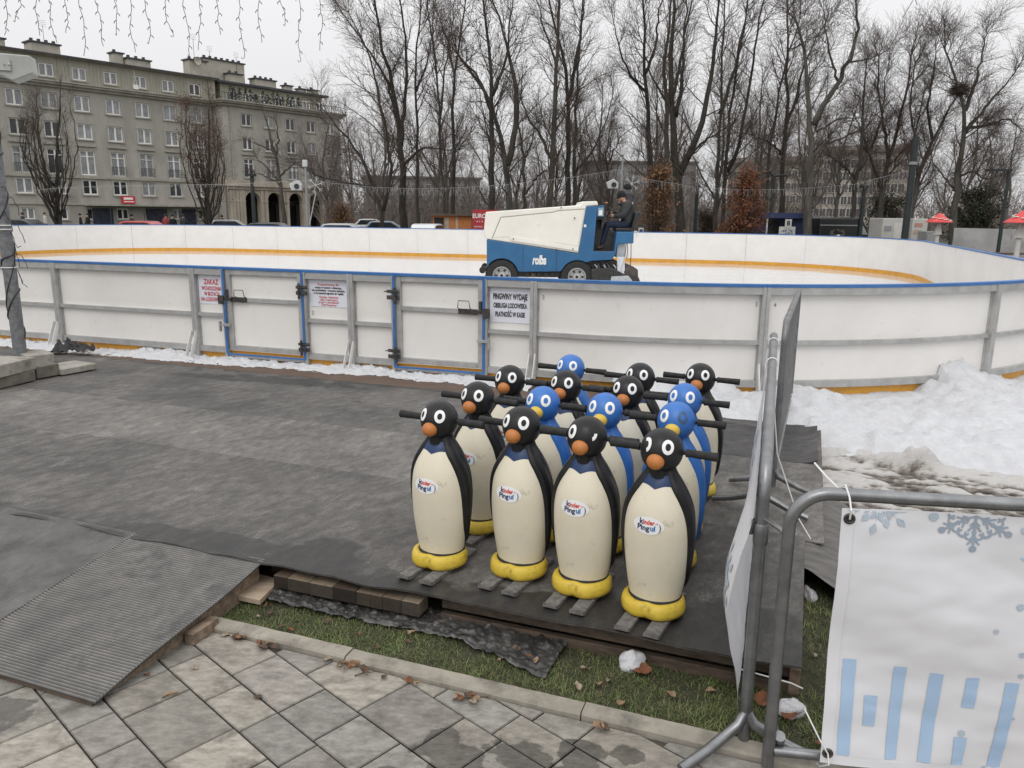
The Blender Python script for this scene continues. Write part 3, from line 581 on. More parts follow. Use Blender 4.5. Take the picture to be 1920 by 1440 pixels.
# --- board panels
def strip(mb, s0, s1, o0, o1, z0, z1, root, seg=None):
    n = seg or max(2, int((s1-s0)/0.16)+1); base = len(mb.v)
    for i in range(n):
        s = s0+(s1-s0)*i/(n-1)
        for o, z in ((o0, z0), (o1, z0), (o1, z1), (o0, z1)): mb.v.append(tuple(RP(s, o, z)-root))
    for i in range(n-1):
        for k in range(4):
            a = base+4*i+k; b = base+4*i+(k+1) % 4; mb.f.append((b, a, a+4, b+4)); mb.m.append(mb.k)
    mb.f.append((base, base+1, base+2, base+3)); mb.m.append(mb.k); e = base+4*(n-1); mb.f.append((e+3, e+2, e+1, e)); mb.m.append(mb.k)
ZT = 1.14
def panel_unit(s0, s1, label, group=None, far=False, brace=True, cap=True):
    root = empty('rink_board', RP((s0+s1)/2, 0, 0.1), 0, label, 'rink board', group); r = root.location
    g = 0.004
    mb = MB(); strip(mb, s0+g, s1-g, -0.012, 0, 0.22, ZT-0.028, r); mb.build('panel', MT['white_board'], root, smooth=0.5)
    mb = MB(); strip(mb, s0+g, s1-g, -0.018, 0.003, 0.09, 0.219, r); mb.build('kickplate', MT['yellow_kick'], root, smooth=0.5)
    if cap:
        mb = MB(); strip(mb, s0+0.001, s1-0.001, -0.02, 0.058, ZT-0.026, ZT, r); mb.build('cap_rail', MT['blue_cap'], root, smooth=0.5)
    if far: return root
    for z0, z1, d, nm in ((ZT-0.085, ZT-0.0275, 0.052, 'top_rail'), (0.60, 0.632, 0.040, 'middle_rail'), (0.205, 0.262, 0.045, 'bottom_rail')):
        mb = MB(); strip(mb, s0+0.03, s1-0.03, 0.001, d, z0, z1, r)
        # folded steel: a lip along the lower edge
        strip(mb, s0+0.03, s1-0.03, d-0.004, d+0.002, z0-0.006, z0+0.001, r); mb.build(nm, MT['alu'], root, smooth=0.5)
    for e, sg in ((s0, 1), (s1, -1)):
        mb = MB(); q0, q1 = sorted((e+sg*0.001, e+sg*0.034)); strip(mb, q0, q1, 0.002, 0.062, 0.10, ZT-0.0275, r, 2)
        strip(mb, *sorted((e+sg*0.034, e+sg*0.042)), 0.002, 0.02, 0.27, ZT-0.09, r, 2); mb.build('post', MT['alu'], root, smooth=0, bevel=0.002)
    for zc in (0.72, 0.98, 0.42):                          # bolts
        pass
    return root
def brace(s, label):
    root = empty('board_brace', RP(s, 0.06, 0.14), 0, label, 'brace', 'foot braces of the near boards'); r = root.location
    mb = MB(); mb.k = 0
    for ds in (-0.028, 0.028):
        a, b, c = RP(s+ds, 0.064, 0.42)-r, RP(s+ds*1.2, 0.20, 0.10)-r, RP(s+ds, 0.064, 0.13)-r
        mb.bar(a, b, 0.006, 0.045, up=(RP(s, 1, 0)-RP(s, 0, 0)))
    mb.build('strut', MT['white'], root, smooth=0)
    mb = MB(); mb.bar(RP(s, 0.064, 0.125)-r, RP(s, 0.24, 0.115)-r, 0.07, 0.008); mb.build('foot_plate', MT['alu'], root, smooth=0)
    return root
# near side going left from the post at s = 0
sec = [0, -1.96, -3.92, -5.90]
leftposts = [-3.92]
lbl = {}
mark = MT['ink_grey']
panel_unit(0.0, 2.1, 'white rink board behind the penguins, pencilled number 3 at its left end')
b4 = panel_unit(2.1, 4.62, 'curved white rink board behind the snow heap, pencilled number 4 at its left end')
panel_unit(4.62, 6.7, 'curved white rink board at the right edge, over the high snow bank')
panel_unit(6.7, 8.8, 'curved rink board beyond the right edge of the view', far=False)
# fixed narrow panels and gates
def fixed(s0, s1, label): return panel_unit(s0, s1, label)
fixed(-0.50, 0.0, 'narrow white board carrying the black PINGWINY notice')
fixed(-1.96, -1.46, 'narrow blank white board on the left of the second gate')
fixed(-2.52, -1.96, 'narrow white board carrying the small red and black notice')
fixed(-3.92, -3.50, 'narrow white board carrying the red ZAKAZ notice')
def gate(s0, s1, label, hinge_left):
    root = empty('rink_gate', RP((s0+s1)/2, 0, 0.1), 0, label, 'gate'); r = root.location
    e = 0.012; m0, m1 = s0+e, s1-e; zb = 0.235
    mb = MB(); strip(mb, m0+0.05, m1-0.05, -0.006, 0.006, zb+0.05, ZT-0.08, r); mb.build('panel', MT['white_board'], root, smooth=0)
    mb = MB(); strip(mb, m0, m0+0.055, -0.004, 0.045, zb, ZT-0.028, r); strip(mb, m1-0.055, m1, -0.004, 0.045, zb, ZT-0.028, r)
    strip(mb, m0+0.0555, m1-0.0555, -0.004, 0.043, ZT-0.082, ZT-0.028, r); strip(mb, m0+0.0555, m1-0.0555, -0.004, 0.043, zb, zb+0.055, r)
    mb.build('frame', MT['alu'], root, smooth=0, bevel=0.003)
    mb = MB(); strip(mb, m0+0.056, m1-0.056, 0.007, 0.038, 0.77, 0.815, r); mb.build('middle_rail', MT['alu'], root, smooth=0, bevel=0.002)
    mb = MB(); strip(mb, s0+0.001, s1-0.001, -0.02, 0.058, ZT-0.026, ZT, r); mb.build('cap_rail', MT['blue_cap'], root, smooth=0)
    mb = MB()
    for a in (s0-0.014, s1-0.012): strip(mb, a, a+0.026, 0.0635, 0.072, 0.205, ZT-0.028, r)
    strip(mb, s0-0.012, s1+0.012, 0.0635, 0.072, 0.185, 0.2045, r)
    mb.build('edge_strip', MT['blue_cap'], root, smooth=0, bevel=0.002)
    mb = MB(); strip(mb, s0, s1, -0.018, 0.003, 0.09, 0.22, r); mb.build('kickplate', MT['yellow_kick'], root, smooth=0)
    mb = MB(); strip(mb, s0, s1, 0.004, 0.045, 0.205-0.05, 0.184, r); mb.build('bottom_rail', MT['alu'], root, smooth=0)
    lat = m1-0.02 if hinge_left else m0+0.02; d = -1 if hinge_left else 1; hg = m0 if hinge_left else m1
    mb = MB(); q = sorted((lat+d*0.04, lat+d*0.24)); strip(mb, q[0], q[1], 0.039, 0.048, 0.765, 0.82, r)
    q = sorted((lat+d*0.06, lat-d*0.09)); strip(mb, q[0], q[1], 0.046, 0.075, 0.78, 0.81, r); q = sorted((lat-d*0.03, lat-d*0.10)); strip(mb, q[0], q[1], 0.070, 0.085, 0.74, 0.835, r)
    strip(mb, lat-0.012, lat+0.012, 0.046, 0.08, 0.80, 0.90, r)
    lt = mb.build('latch', MT['steel_dark'], root, smooth=0, bevel=0.002)
    c = lat+d*0.17; mb = MB(); mb.tube([RP(c-0.06, 0.042, 0.82)-r, RP(c-0.065, 0.075, 0.83)-r, RP(c-0.055, 0.08, 0.90)-r, RP(c+0.055, 0.08, 0.90)-r, RP(c+0.065, 0.075, 0.83)-r, RP(c+0.06, 0.042, 0.82)-r], 0.0045, 6); mb.build('handle', MT['steel_dark'], root)
    mb = MB(); q = sorted((lat+d*0.03, lat-d*0.10)); strip(mb, q[0], q[1], 0.072, 0.086, 0.50, 0.53, r); q = sorted((lat-d*0.085, lat-d*0.10)); strip(mb, q[0], q[1], 0.064, 0.10, 0.44, 0.55, r); mb.build('hasp', MT['alu'], root, smooth=0, bevel=0.002)
    for z in (0.30, 0.90):
        mb = MB(); mb.tube([RP(hg-d*0.012, 0.088, z-0.06)-r, RP(hg-d*0.012, 0.088, z+0.10)-r], 0.014, 8); q = sorted((hg-d*0.05, hg+d*0.08)); strip(mb, q[0], q[1], 0.072, 0.084, z-0.02, z+0.02, r); strip(mb, q[0], q[1], 0.072, 0.084, z+0.045, z+0.075, r)
        mb.tube([RP(hg-d*0.04, 0.09, z+0.06)-r, RP(hg+d*0.10, 0.10, z+0.06)-r], 0.006, 6)
        mb.build('hinge', MT['steel_dark'], root, smooth=0.5)
    return root
gate(-3.50, -2.52, 'white rink gate hinged at its right, on the left of the two gates', False)
gate(-1.46, -0.50, 'white rink gate hinged at its left, next to the PINGWINY notice', True)
s = -3.92
lab_left = ['wide white rink board left of the ZAKAZ notice', 'white rink board behind the leaning grey pole']
for k in range(2): panel_unit(s-1.98, s, lab_left[k]); s -= 1.98
for k in range(4): panel_unit(s-1.98, s, 'near rink board left of the pole, beyond the picture', 'near boards beyond the left edge'); s -= 1.98
brace(-1.96, 'white angled foot brace in the snow between the two gates'); brace(-3.93, 'white foot brace left of the ZAKAZ notice'); brace(-5.92, 'foot brace with a black rag, near the grey pole'); brace(0.0, 'foot brace behind the back row of penguins'); brace(2.1, 'foot brace under the pencilled 3 and 4')
s_left = s; s = 8.8; tot = PER-8.8+s_left; n = int(round(tot/1.98)); ds = tot/n
for k in range(n): panel_unit(s+k*ds, s+(k+1)*ds, 'white far rink board with yellow kick strip, on the opposite side of the ice', 'far rink boards', far=True)
# pencilled numbers
def number(txt, s, z, par=None, size=0.06):
    mb = MB(); add_text(mb, txt, size, lambda x, y: RP(s+x, 0.0025, z+y)-par.location); mb.build('lettering', mark, par, smooth=0)
objs = {o.get('label'): o for o in bpy.data.objects if o.get('category') == 'rink board'}
number('3', 0.08, 0.96, objs['white rink board behind the penguins, pencilled number 3 at its left end']); number('3', 2.03, 0.955, objs['white rink board behind the penguins, pencilled number 3 at its left end'], 0.055)
number('4', 2.20, 0.95, b4, 0.055); number('2', -2.44, 0.62+0.07, objs['narrow white board carrying the small red and black notice'])
# --- notices
def notice(s0, s1, z0, z1, lines, label, off=0.003):
    root = empty('notice', RP((s0+s1)/2, off, (z0+z1)/2), 0, label, 'notice'); r = root.location
    mb = MB(); mb.grid(9, 9, lambda i, j: RP(s0+(s1-s0)*i/8, off+0.0015+0.0012*math.sin(i*1.1+j*.6), z0+(z1-z0)*j/8)-r); mb.build('sheet', MT['paper'], root, smooth=1)
    for txt, x, y, size, wd, mat, bold in lines:
        mb = MB(); add_text(mb, txt, size, lambda px, py: RP((s0+s1)/2+x+px, off+0.0055, (z0+z1)/2+y+py)-r, width=wd, bold=bold); mb.build('lettering', mat, root, smooth=0)
    return root
RD, BK = MT['ink_red'], MT['ink_black']
notice(-3.875, -3.535, 0.725, 1.035, [('ZAKAZ', 0, 0.085, 0.08, 0.19, RD, .0016), ('WCHODZENIA', 0, 0.015, 0.062, 0.26, RD, .0012), ('W BUTACH', 0, -0.045, 0.062, 0.20, RD, .0012), ('NA LODOWISKO', 0, -0.105, 0.062, 0.29, RD, .0012)], 'white notice with red ZAKAZ lettering beside the left gate')
notice(-2.465, -2.015, 0.76, 1.035, [('Przypominamy, że', 0, 0.095, 0.03, 0.25, RD, .0004), ('osoby w butach i dzieciom,', 0, 0.063, 0.03, 0.32, BK, .0009), ('nie wchodzimy i wnosimy jedzenia,', 0, 0.034, 0.03, 0.39, BK, .0009), ('o korzystanie zgodnie ze regułą', 0, 0.005, 0.03, 0.35, BK, .0009), ('Osoby nieletnie', 0, -0.035, 0.03, 0.23, RD, .0004), ('tylko z opiekunem', 0, -0.062, 0.03, 0.21, RD, .0004), ('proszę o ostrożność', 0, -0.089, 0.03, 0.24, RD, .0004), ('Dziękujemy', 0, -0.116, 0.03, 0.18, RD, .0004)], 'white notice with small red and black lines between the gates')
notice(-0.455, -0.045, 0.70, 1.03, [('PINGWINY WYDAJE', 0, 0.085, 0.078, 0.345, BK, .0026), ('OBSŁUGA LODOWISKA', 0, 0.0, 0.066, 0.34, BK, .0022), ('PŁATNOŚĆ W KASIE', 0, -0.085, 0.066, 0.30, BK, .0022)], 'white notice with bold black PINGWINY lettering above the penguins')
# --- snow along the boards
def dist_out(x, y):
    d = np.hypot(outline[:, 0]-x, outline[:, 1]-y).min(); p = Vector((x, y, 0)); u, v = p.dot(RUx), p.dot(RVx)
    # inside test: between the long sides
    j = False; n = len(inner); xs, ys = inner[:, 0], inner[:, 1]; xn, yn = np.roll(xs, -1), np.roll(ys, -1)
    c = ((ys > v) != (yn > v)) & (u < (xn-xs)*(v-ys)/(yn-ys+1e-12)+xs); j = c.sum() % 2 == 1
    return -d if j else d
mb = MB()
def fsn(i, j):
    s = -12.5+12.55*i/699; t = j/21; wdt = 0.34+0.10*nz(s, 0, 0, 1.6)+0.05*nz(s, 3, 0, 7) - (0.06 if -3 < s < -0.6 else 0)
    o = 0.001+wdt*t; h = (0.030+0.045*nz(s, 7, 0, 2.2)+0.03*nz(s, t, 1, 9))*max(0, 1-t**2.2)**0.8 + 0.016*nz(s*14, t*5, 2, 1) + 0.02*abs(nz(s*30, t*9, 2, 1))*(1-t)
    return RP(s, o+0.01*nz(s*20, t*4, 5, 1), 0.119+max(-0.008, h)*1.0)
mb.grid(700, 22, fsn); o = mb.build('snow_strip', MT['snow'], smooth=1.5); tag(o, 'low ridge of scraped snow along the foot of the near boards', 'snow', kind='stuff')
SA = Vector((1.05, 6.22)); 
snow_v = MB(); nxg, nyg = 190, 150; GX0, GX1, GY0, GY1 = 0.9, 8.2, 4.0, 10.6
ZS = np.zeros((nyg, nxg)); EE = np.zeros((nyg, nxg)); DD = np.zeros((nyg, nxg)); XY = {}
for j in range(nyg):
    for i in range(nxg):
        x, y = GX0+(GX1-GX0)*i/(nxg-1), GY0+(GY1-GY0)*j/(nyg-1)
        d = dist_out(x, y); a, b = x*EU.x+y*EU.y, x*EV.x+y*EV.y
        front = (6.20 if a < 0.1 else 5.98 - 0.12*(a-0.2)) + 0.10*nz(a, 1, 0, 2.4) + 0.05*nz(a, 3, 0, 9)
        e = b-front
        k = max(0, min(1, e/0.35)); k = k*k*(3-2*k)
        h = 0.035+k*(0.085+0.05*nz(x, y, 0, 1.1)+0.055*nz(x, y, 3, 3.2)+0.06*abs(nz(x, y, 5, 5)) + 0.022*nz(x, y, 9, 12))
        h += 0.20*math.exp(-((x-4.22)/0.38)**2-((y-7.52)/0.42)**2) + 0.16*math.exp(-((x-4.55)/0.30)**2-((y-8.0)/0.30)**2) + 0.06*math.exp(-((x-5.3)/1.3)**2-((y-7.4)/0.6)**2) + 0.04*math.exp(-((x-2.4)/0.35)**2-((y-6.7)/0.3)**2)
        if d < 0.6 and x > 2.0 and not (4.1 < x < 4.95): h -= 0.10*(1-d/0.6)
        h += 0.02*abs(nz(x, y, 11, 5))*k
        q_ = max(0, min(1, (0.55-a)/0.42)); h += 0.105*q_*q_*(3-2*q_)*(k if a > 0.19 else 1)
        if d < 0.3 and e > 0.2: h = max(h, 0.125+0.02*nz(x, y, 4, 9))
        ZS[j, i] = h; EE[j, i] = e; DD[j, i] = d; XY[(i, j)] = (x, y, a, b)
mb = MB(); mb.grid(nxg, nyg, lambda i, j: (XY[(i, j)][0], XY[(i, j)][1], ZS[j, i]), skip=lambda i, j: EE[j, i] < -0.03 or DD[j, i] < 0.0 or (XY[(i, j)][2] < -1.6))
o = mb.build('snow_bank', M('snow_bank', (0.58, 0.585, 0.60), (0.50, 0.505, 0.52), sc=9, rough=0.85, bump=0.022, bsc=34, dirt=(0.40, 0.375, 0.345), dsc=4, dlo=0.60, dhi=0.86), smooth=1.5); tag(o, 'heap of shovelled white snow against the curved boards on the right', 'snow', kind='stuff')
# trampled dirty snow in front of it
n1, n2 = 220, 130; mb = MB(); dirt = []
def fsl(i, j):
    a = 0.19+3.6*i/(n1-1); b = 3.9+2.35*j/(n2-1)
    r = nz(a*0.55, b*2.1, 2, 3.4, 4); r2 = nz(a, b, 8, 13, 3)
    z = 0.028+0.035*r+0.014*r2 + 0.02*max(0, (b-5.4)) + 0.13*math.exp(-((a-0.82)/0.14)**2-((b-5.86)/0.07)**2)*(1+0.5*nz(a, b, 2, 9)) + 0.06*math.exp(-((a-0.55)/0.25)**2-((b-5.85)/0.06)**2)
    dirt.append(0.5+0.9*r+0.5*r2+0.55*max(-0.6, (b-5.35)) - 0.25*max(0, (4.7-b)))
    return Q(a, b, z)
mb.grid(n1, n2, fsl)
m, nt, b_ = _new('trampled_snow'); N, L = nt.nodes, nt.links
at = N.new('ShaderNodeAttribute'); at.attribute_name = 'clean'; ns = N.new('ShaderNodeTexNoise'); ns.inputs['Scale'].default_value = 26; ns.inputs['Detail'].default_value = 8; ns.inputs['Roughness'].default_value = 0.75
tcn = N.new('ShaderNodeTexCoord'); mpn = N.new('ShaderNodeMapping'); mpn.inputs['Scale'].default_value = (0.6, 1.5, 1); L.new(tcn.outputs['Object'], mpn.inputs[0]); L.new(mpn.outputs[0], ns.inputs[0])
ad = N.new('ShaderNodeMath'); ad.operation = 'ADD'; L.new(at.outputs['Fac'], ad.inputs[0]); L.new(ns.outputs[0], ad.inputs[1])
cr = N.new('ShaderNodeValToRGB'); E0 = cr.color_ramp.elements; E0[0].position = 0.22; E0[0].color = (0.045, 0.036, 0.028, 1); E0[1].position = 0.66; E0[1].color = (0.56, 0.545, 0.525, 1); e2 = E0.new(0.40); e2.color = (0.20, 0.175, 0.15, 1); e3 = E0.new(0.52); e3.color = (0.43, 0.405, 0.375, 1)
mrr = N.new('ShaderNodeMapRange'); mrr.inputs[1].default_value = 0.25; mrr.inputs[2].default_value = 1.7; L.new(ad.outputs[0], mrr.inputs[0]); L.new(mrr.outputs[0], cr.inputs[0]); L.new(cr.outputs[0], b_.inputs['Base Color']); b_.inputs['Roughness'].default_value = 0.7
bp = N.new('ShaderNodeBump'); bp.inputs['Distance'].default_value = 0.02; L.new(ns.outputs[0], bp.inputs['Height']); L.new(bp.outputs[0], b_.inputs['Normal'])
o = mb.build('dirty_snow', m, smooth=1.5); set_vert_float(o, 'clean', dirt); tag(o, 'trampled dirty snow and mud in front of the snow heap', 'snow', kind='stuff')
# ================================================================== PENGUIN SKATING AIDS
PM = dict(
    cream=M('cream_paint', (0.67, 0.615, 0.475), (0.75, 0.695, 0.555), sc=4, rough=0.42, dirt=(0.30, 0.25, 0.17), dsc=13, dlo=0.60, dhi=0.80, bump=0.0006, bsc=45),
    black=M('black_gloss_paint', (0.010, 0.010, 0.011), (0.024, 0.024, 0.025), sc=9, rough=0.36, rvar=0.1, spec=0.28, bump=0.0006, bsc=60, dirt=(0.055, 0.053, 0.05), dsc=10, dlo=0.60, dhi=0.9),
    blue=M('blue_paint', (0.020, 0.115, 0.40), (0.04, 0.17, 0.50), sc=7, rough=0.42, dirt=(0.03, 0.05, 0.10), dsc=9, dlo=0.62, dhi=0.8, bump=0.0006, bsc=60),
    collar=M('navy_paint', (0.005, 0.022, 0.085), (0.009, 0.04, 0.13), sc=8, rough=0.4),
    orange=M('orange_paint', (0.42, 0.135, 0.03), (0.52, 0.20, 0.05), sc=12, rough=0.5, dirt=(0.18, 0.07, 0.03), dsc=16, dlo=0.55, dhi=0.8),
    yellow=M('yellow_paint', (0.58, 0.40, 0.035), (0.66, 0.49, 0.06), sc=8, rough=0.5, dirt=(0.22, 0.14, 0.03), dsc=26, dlo=0.50, dhi=0.72, bump=0.001, bsc=70),
    beak_y=M('yellow_beak_paint', (0.62, 0.40, 0.04), (0.70, 0.50, 0.08), sc=14, rough=0.5, dirt=(0.30, 0.18, 0.04), dsc=24, dlo=0.5, dhi=0.75),
    white=M('white_eye_paint', (0.84, 0.84, 0.82), rough=0.45), grey=M('worn_eye_paint', (0.045, 0.075, 0.13), (0.06, 0.13, 0.30), sc=30, rough=0.6),
    grip=M('foam_grip', (0.012, 0.012, 0.012), (0.028, 0.027, 0.027), sc=30, rough=0.8, bump=0.001, bsc=150),
    ski=M('worn_felt_ski', (0.10, 0.095, 0.09), (0.20, 0.19, 0.18), sc=30, rough=0.95, bump=0.004, bsc=140, dirt=(0.05, 0.047, 0.044), dsc=14),
    sticker=M('sticker_vinyl', (0.80, 0.80, 0.80), rough=0.35), sred=M('sticker_red', (0.62, 0.055, 0.03), rough=0.45), snavy=M('sticker_navy', (0.012, 0.035, 0.10), rough=0.45), sblue=M('sticker_blue', (0.02, 0.16, 0.42), rough=0.45),
)
BZ = [(0.055, .097), (0.075, .102), (0.12, .111), (0.18, .121), (0.24, .129), (0.30, .1335), (0.36, .135), (0.41, .132), (0.45, .126), (0.49, .114), (0.52, .101), (0.545, .088), (0.57, .073), (0.59, .061), (0.61, .053), (0.64, .050)]
def smooth_interp(tab, z):
    z = max(tab[0][0], min(tab[-1][0], z))
    for i in range(len(tab)-1):
        if z <= tab[i+1][0]:
            x0, y0 = tab[i]; x1, y1 = tab[i+1]; t = (z-x0)/(x1-x0)
            m0 = (y1-tab[i-1][1])/(x1-tab[i-1][0]) if i > 0 else (y1-y0)/(x1-x0); m1 = (tab[i+2][1]-y0)/(tab[i+2][0]-x0) if i+2 < len(tab) else (y1-y0)/(x1-x0)
            h = x1-x0; return (2*t**3-3*t*t+1)*y0+(t**3-2*t*t+t)*h*m0+(-2*t**3+3*t*t)*y1+(t**3-t*t)*h*m1
    return tab[-1][1]
def hw(z): return smooth_interp(BZ, z)
DEP = 0.90
def surf(x, z, eps=0.0):
    a = hw(z)+eps; return (x, -DEP*a*math.sqrt(max(0, 1-(x/a)**2)), z)
HC, HR = Vector((0, -0.010, 0.683)), (0.083, 0.085, 0.087)
def head_pt(d, eps=0.0):
    d = d.normalized(); k = 1/math.sqrt((d.x/HR[0])**2+(d.y/HR[1])**2+(d.z/HR[2])**2); return HC + d*(k+eps)
def eye_mesh(side, el=24, az=33, a0=0, a1=360, ro=(0.0240, 0.0305), ri=(0.0108, 0.0145), eps=0.0012):
    d = Vector((math.sin(R_(az))*side*math.cos(R_(el)), -math.cos(R_(az))*math.cos(R_(el)), math.sin(R_(el)))); t1 = Vector((0, 0, 1)).cross(d).normalized(); t2 = d.cross(t1).normalized()
    tl = R_(-12)*side; mb = MB(); n = 40
    def f(i, j):
        a = R_(a0+(a1-a0)*i/n); k = j/3; p, q = (ri[0]+(ro[0]-ri[0])*k)*math.cos(a), (ri[1]+(ro[1]-ri[1])*k)*math.sin(a)
        p, q = p*math.cos(tl)-q*math.sin(tl), p*math.sin(tl)+q*math.cos(tl)
        return head_pt(d + (t1*p+t2*q)/0.085, eps)
    mb.grid(n+1, 4, f); return mb
def make_penguin(name, col, beak, eyes):
    root = empty(name)
    mb = MB(); n = 48
    rows = [0.05+0.59*i/44 for i in range(45)]
    for z in rows:
        for j in range(n): th = 2*math.pi*j/n; a = hw(z); mb.v.append((a*math.sin(th), -DEP*a*math.cos(th), z))
    for i in range(44):
        for j in range(n): j2 = (j+1) % n; mb.f.append((i*n+j, i*n+j2, (i+1)*n+j2, (i+1)*n+j)); mb.m.append(0)
    mb.build('belly', PM['cream'], root, smooth=2)
    # painted coat: back and flippers, standing proud of the belly
    PH = [(0.10, 108), (0.14, 96), (0.20, 82), (0.28, 74), (0.36, 69), (0.44, 62), (0.50, 53), (0.55, 42), (0.60, 36)]
    mb = MB(); nr, na = 56, 40
    def cf(i, j):
        z = 0.10+0.52*j/nr; ph = R_(smooth_interp(PH, z)); t = i/na; th = ph+(2*math.pi-2*ph)*t
        e = min(t, 1-t)*2; off = -0.004 + 0.019*min(1, (e/0.07))**0.5 - 0.006*min(1, max(0, (e-0.1)/0.4)); off *= min(1, 0.15+(z-0.10)/0.04) * min(1, 0.4+(0.62-z)/0.08)
        # flipper fold
        off -= 0.005*math.exp(-((e-0.30)/0.035)**2)*(1 if z > 0.2 else z/0.2)
        a = hw(z)+off; return (a*math.sin(th), -DEP*a*math.cos(th), z)
    mb.grid(na+1, nr+1, cf); mb.build('coat', PM[col], root, smooth=2)
    mb = MB()
    def colf(i, j):
        th = 2*math.pi*i/48; front = max(0, math.cos(th)); z0 = 0.556-0.012*front**2+0.010*abs(math.sin(th*3.5)); z = z0+(0.605-z0)*j/6
        a = hw(z)+0.0035*math.sin(math.pi*min(1, (j+0.6)/6)); return (a*math.sin(th), -DEP*a*math.cos(th), z)
    mb.grid(49, 7, colf); mb.build('collar', PM['collar'] if col == 'black' else PM['blue'], root, smooth=2)
    mb = MB(); mb.lathe([(0.054, 0.588), (0.052, 0.60), (0.050, 0.615), (0.052, 0.64)], 32, (0, -0.004, 0)); mb.lathe([(0.030, 0.585), (0.030, 0.625)], 20, (0, -0.038, 0))
    mb.build('neck', PM[col], root, smooth=1)
    mb = MB(); mb.ell(HC, HR, 40, 28); hd = mb.build('head', PM[col], root, smooth=2)
    for side, kind in zip((-1, 1), eyes):
        if kind == 'ring': e = eye_mesh(side)
        elif kind == 'faded': e = eye_mesh(side)
        elif kind == 'scrap': e = eye_mesh(side, a0=-70, a1=10)
        else: e = eye_mesh(side, a0=-80, a1=120)
        e.build('eye', PM['grey'] if kind == 'faded' else PM['white'], hd, smooth=2)
    mb = MB(); mb.ell(HC+Vector((0, -0.079, -0.024)), (0.034, 0.033, 0.0315), 24, 16, Matrix.Rotation(R_(12), 3, 'X')); mb.build('beak', PM[beak], hd, smooth=2)
    mb = MB(); mb.tube([(-0.21, 0.004, 0.682), (0.21, 0.004, 0.682)], 0.0095, 10); mb.build('handlebar', PM['grip'], root)
    for sd in (-1, 1):
        mb = MB(); pr = [(0.092, 0.013), (0.093, 0.0165), (0.10, 0.0165), (0.103, 0.0150), (0.205, 0.0172), (0.213, 0.0178), (0.214, 0.013)]
        mb.tube([(sd*x, 0.004, 0.682) for x, r in pr], [r for x, r in pr], 16); mb.build('grip', PM['grip'], root, smooth=0.7)
    # yellow feet: a rounded bean with two lobes at the front
    mb = MB(); n = 56
    def fr(th):
        f = math.cos(th); r = 0.128 + 0.016*max(0, f)**0.8 - 0.017*math.exp(-(th/0.22)**2) - 0.02*max(0, -f)
        return r
    prof = [(0.70, 0.020), (0.90, 0.019), (0.98, 0.027), (1.0, 0.042), (0.985, 0.060), (0.94, 0.074), (0.87, 0.080), (0.80, 0.077), (0.74, 0.066)]
    def ff(i, j):
        th = -math.pi+2*math.pi*i/n; k, z = prof[j]; r = fr(th)*k
        if j >= 6: r = fr(th)*k*(1-(j-5)*0.02)+0.0
        return (r*math.sin(th), -r*math.cos(th), z + (0.004*math.cos(th) if j > 4 else 0))
    mb.grid(n+1, len(prof), ff); mb.build('feet', PM['yellow'], root, smooth=2)
    mb = MB(); mb.lathe([(0.112, 0.050), (0.112, 0.0745), (0.105, 0.084), (0.098, 0.086)], 40, fn=lambda x, y, z: (x, y*DEP-0.003, z)); mb.build('base_ring', PM['grip'], root, smooth=1)  # black ring drawn along the groove where body meets feet
    for sd in (-1, 1):
        mb = MB(); w = 0.030; pts = [(-0.235, 0.010), (-0.225, 0.004), (-0.20, 0.001), (0.17, 0.001)]
        def sf(i, j, pts=pts):
            y, z = pts[i]; ring = [(-w, 0), (w, 0), (w, 0.016), (w-0.004, 0.0185), (-w+0.004, 0.0185), (-w, 0.016)]; x, dz = ring[j % 6]; return (sd*0.058+x, y, z+dz)
        base = len(mb.v); mb.grid(4, 7, sf); mb.poly([sf(0, j) for j in range(6)]); mb.poly([sf(3, j) for j in reversed(range(6))])
        mb.build('ski', PM['ski'], root, smooth=0.5)
    # sticker
    SCX, SCZ, SA_, SB_ = -0.008, 0.408, 0.062, 0.0345
    mb = MB(); mb.v.append(surf(SCX, SCZ, 0.0016)); n = 40
    for k in (1, 2, 3):
        for j in range(n): th = 2*math.pi*j/n; mb.v.append(surf(SCX+SA_*k/3*math.cos(th), SCZ+SB_*k/3*math.sin(th), 0.0016))
    for j in range(n):
        j2 = (j+1) % n; mb.f.append((0, 1+j, 1+j2)); mb.m.append(0)
        for k in (0, 1): mb.f.append((1+k*n+j, 1+(k+1)*n+j, 1+(k+1)*n+j2, 1+k*n+j2)); mb.m.append(0)
    st = mb.build('sticker', PM['sticker'], root, smooth=2)
    def sm(dx, dz): return lambda x, y: surf(SCX+dx+x, SCZ+dz+y, 0.0028)
    mb = MB(); add_text(mb, 'k', 0.031, sm(-0.0285, 0.0140), bold=.0009); mb.build('lettering', PM['snavy'], st, smooth=0)
    mb = MB(); add_text(mb, 'inder', 0.026, sm(0.0025, 0.0130), width=0.047, bold=.0008); mb.box(0.030, 0.038, -1, 1, 0.0105, 0.0135, lambda x, y, z: surf(SCX+x, SCZ+z, 0.0028 if y > 0 else 0.0022)); mb.build('lettering', PM['sred'], st, smooth=0)
    mb = MB(); add_text(mb, 'Ping', 0.030, sm(-0.019, -0.0105), width=0.050, bold=.0009); mb.build('lettering', PM['snavy'], st, smooth=0)
    mb = MB(); add_text(mb, 'uí', 0.030, sm(0.0195, -0.0085), width=0.022, bold=.0009); mb.build('lettering', PM['sblue'], st, smooth=0)
    mb = MB(); pv = []
    for t in range(13):
        a = -1.25+2.5*t/12; pv.append((0.0355+0.0135*math.cos(a), -0.006+0.0195*math.sin(a)))
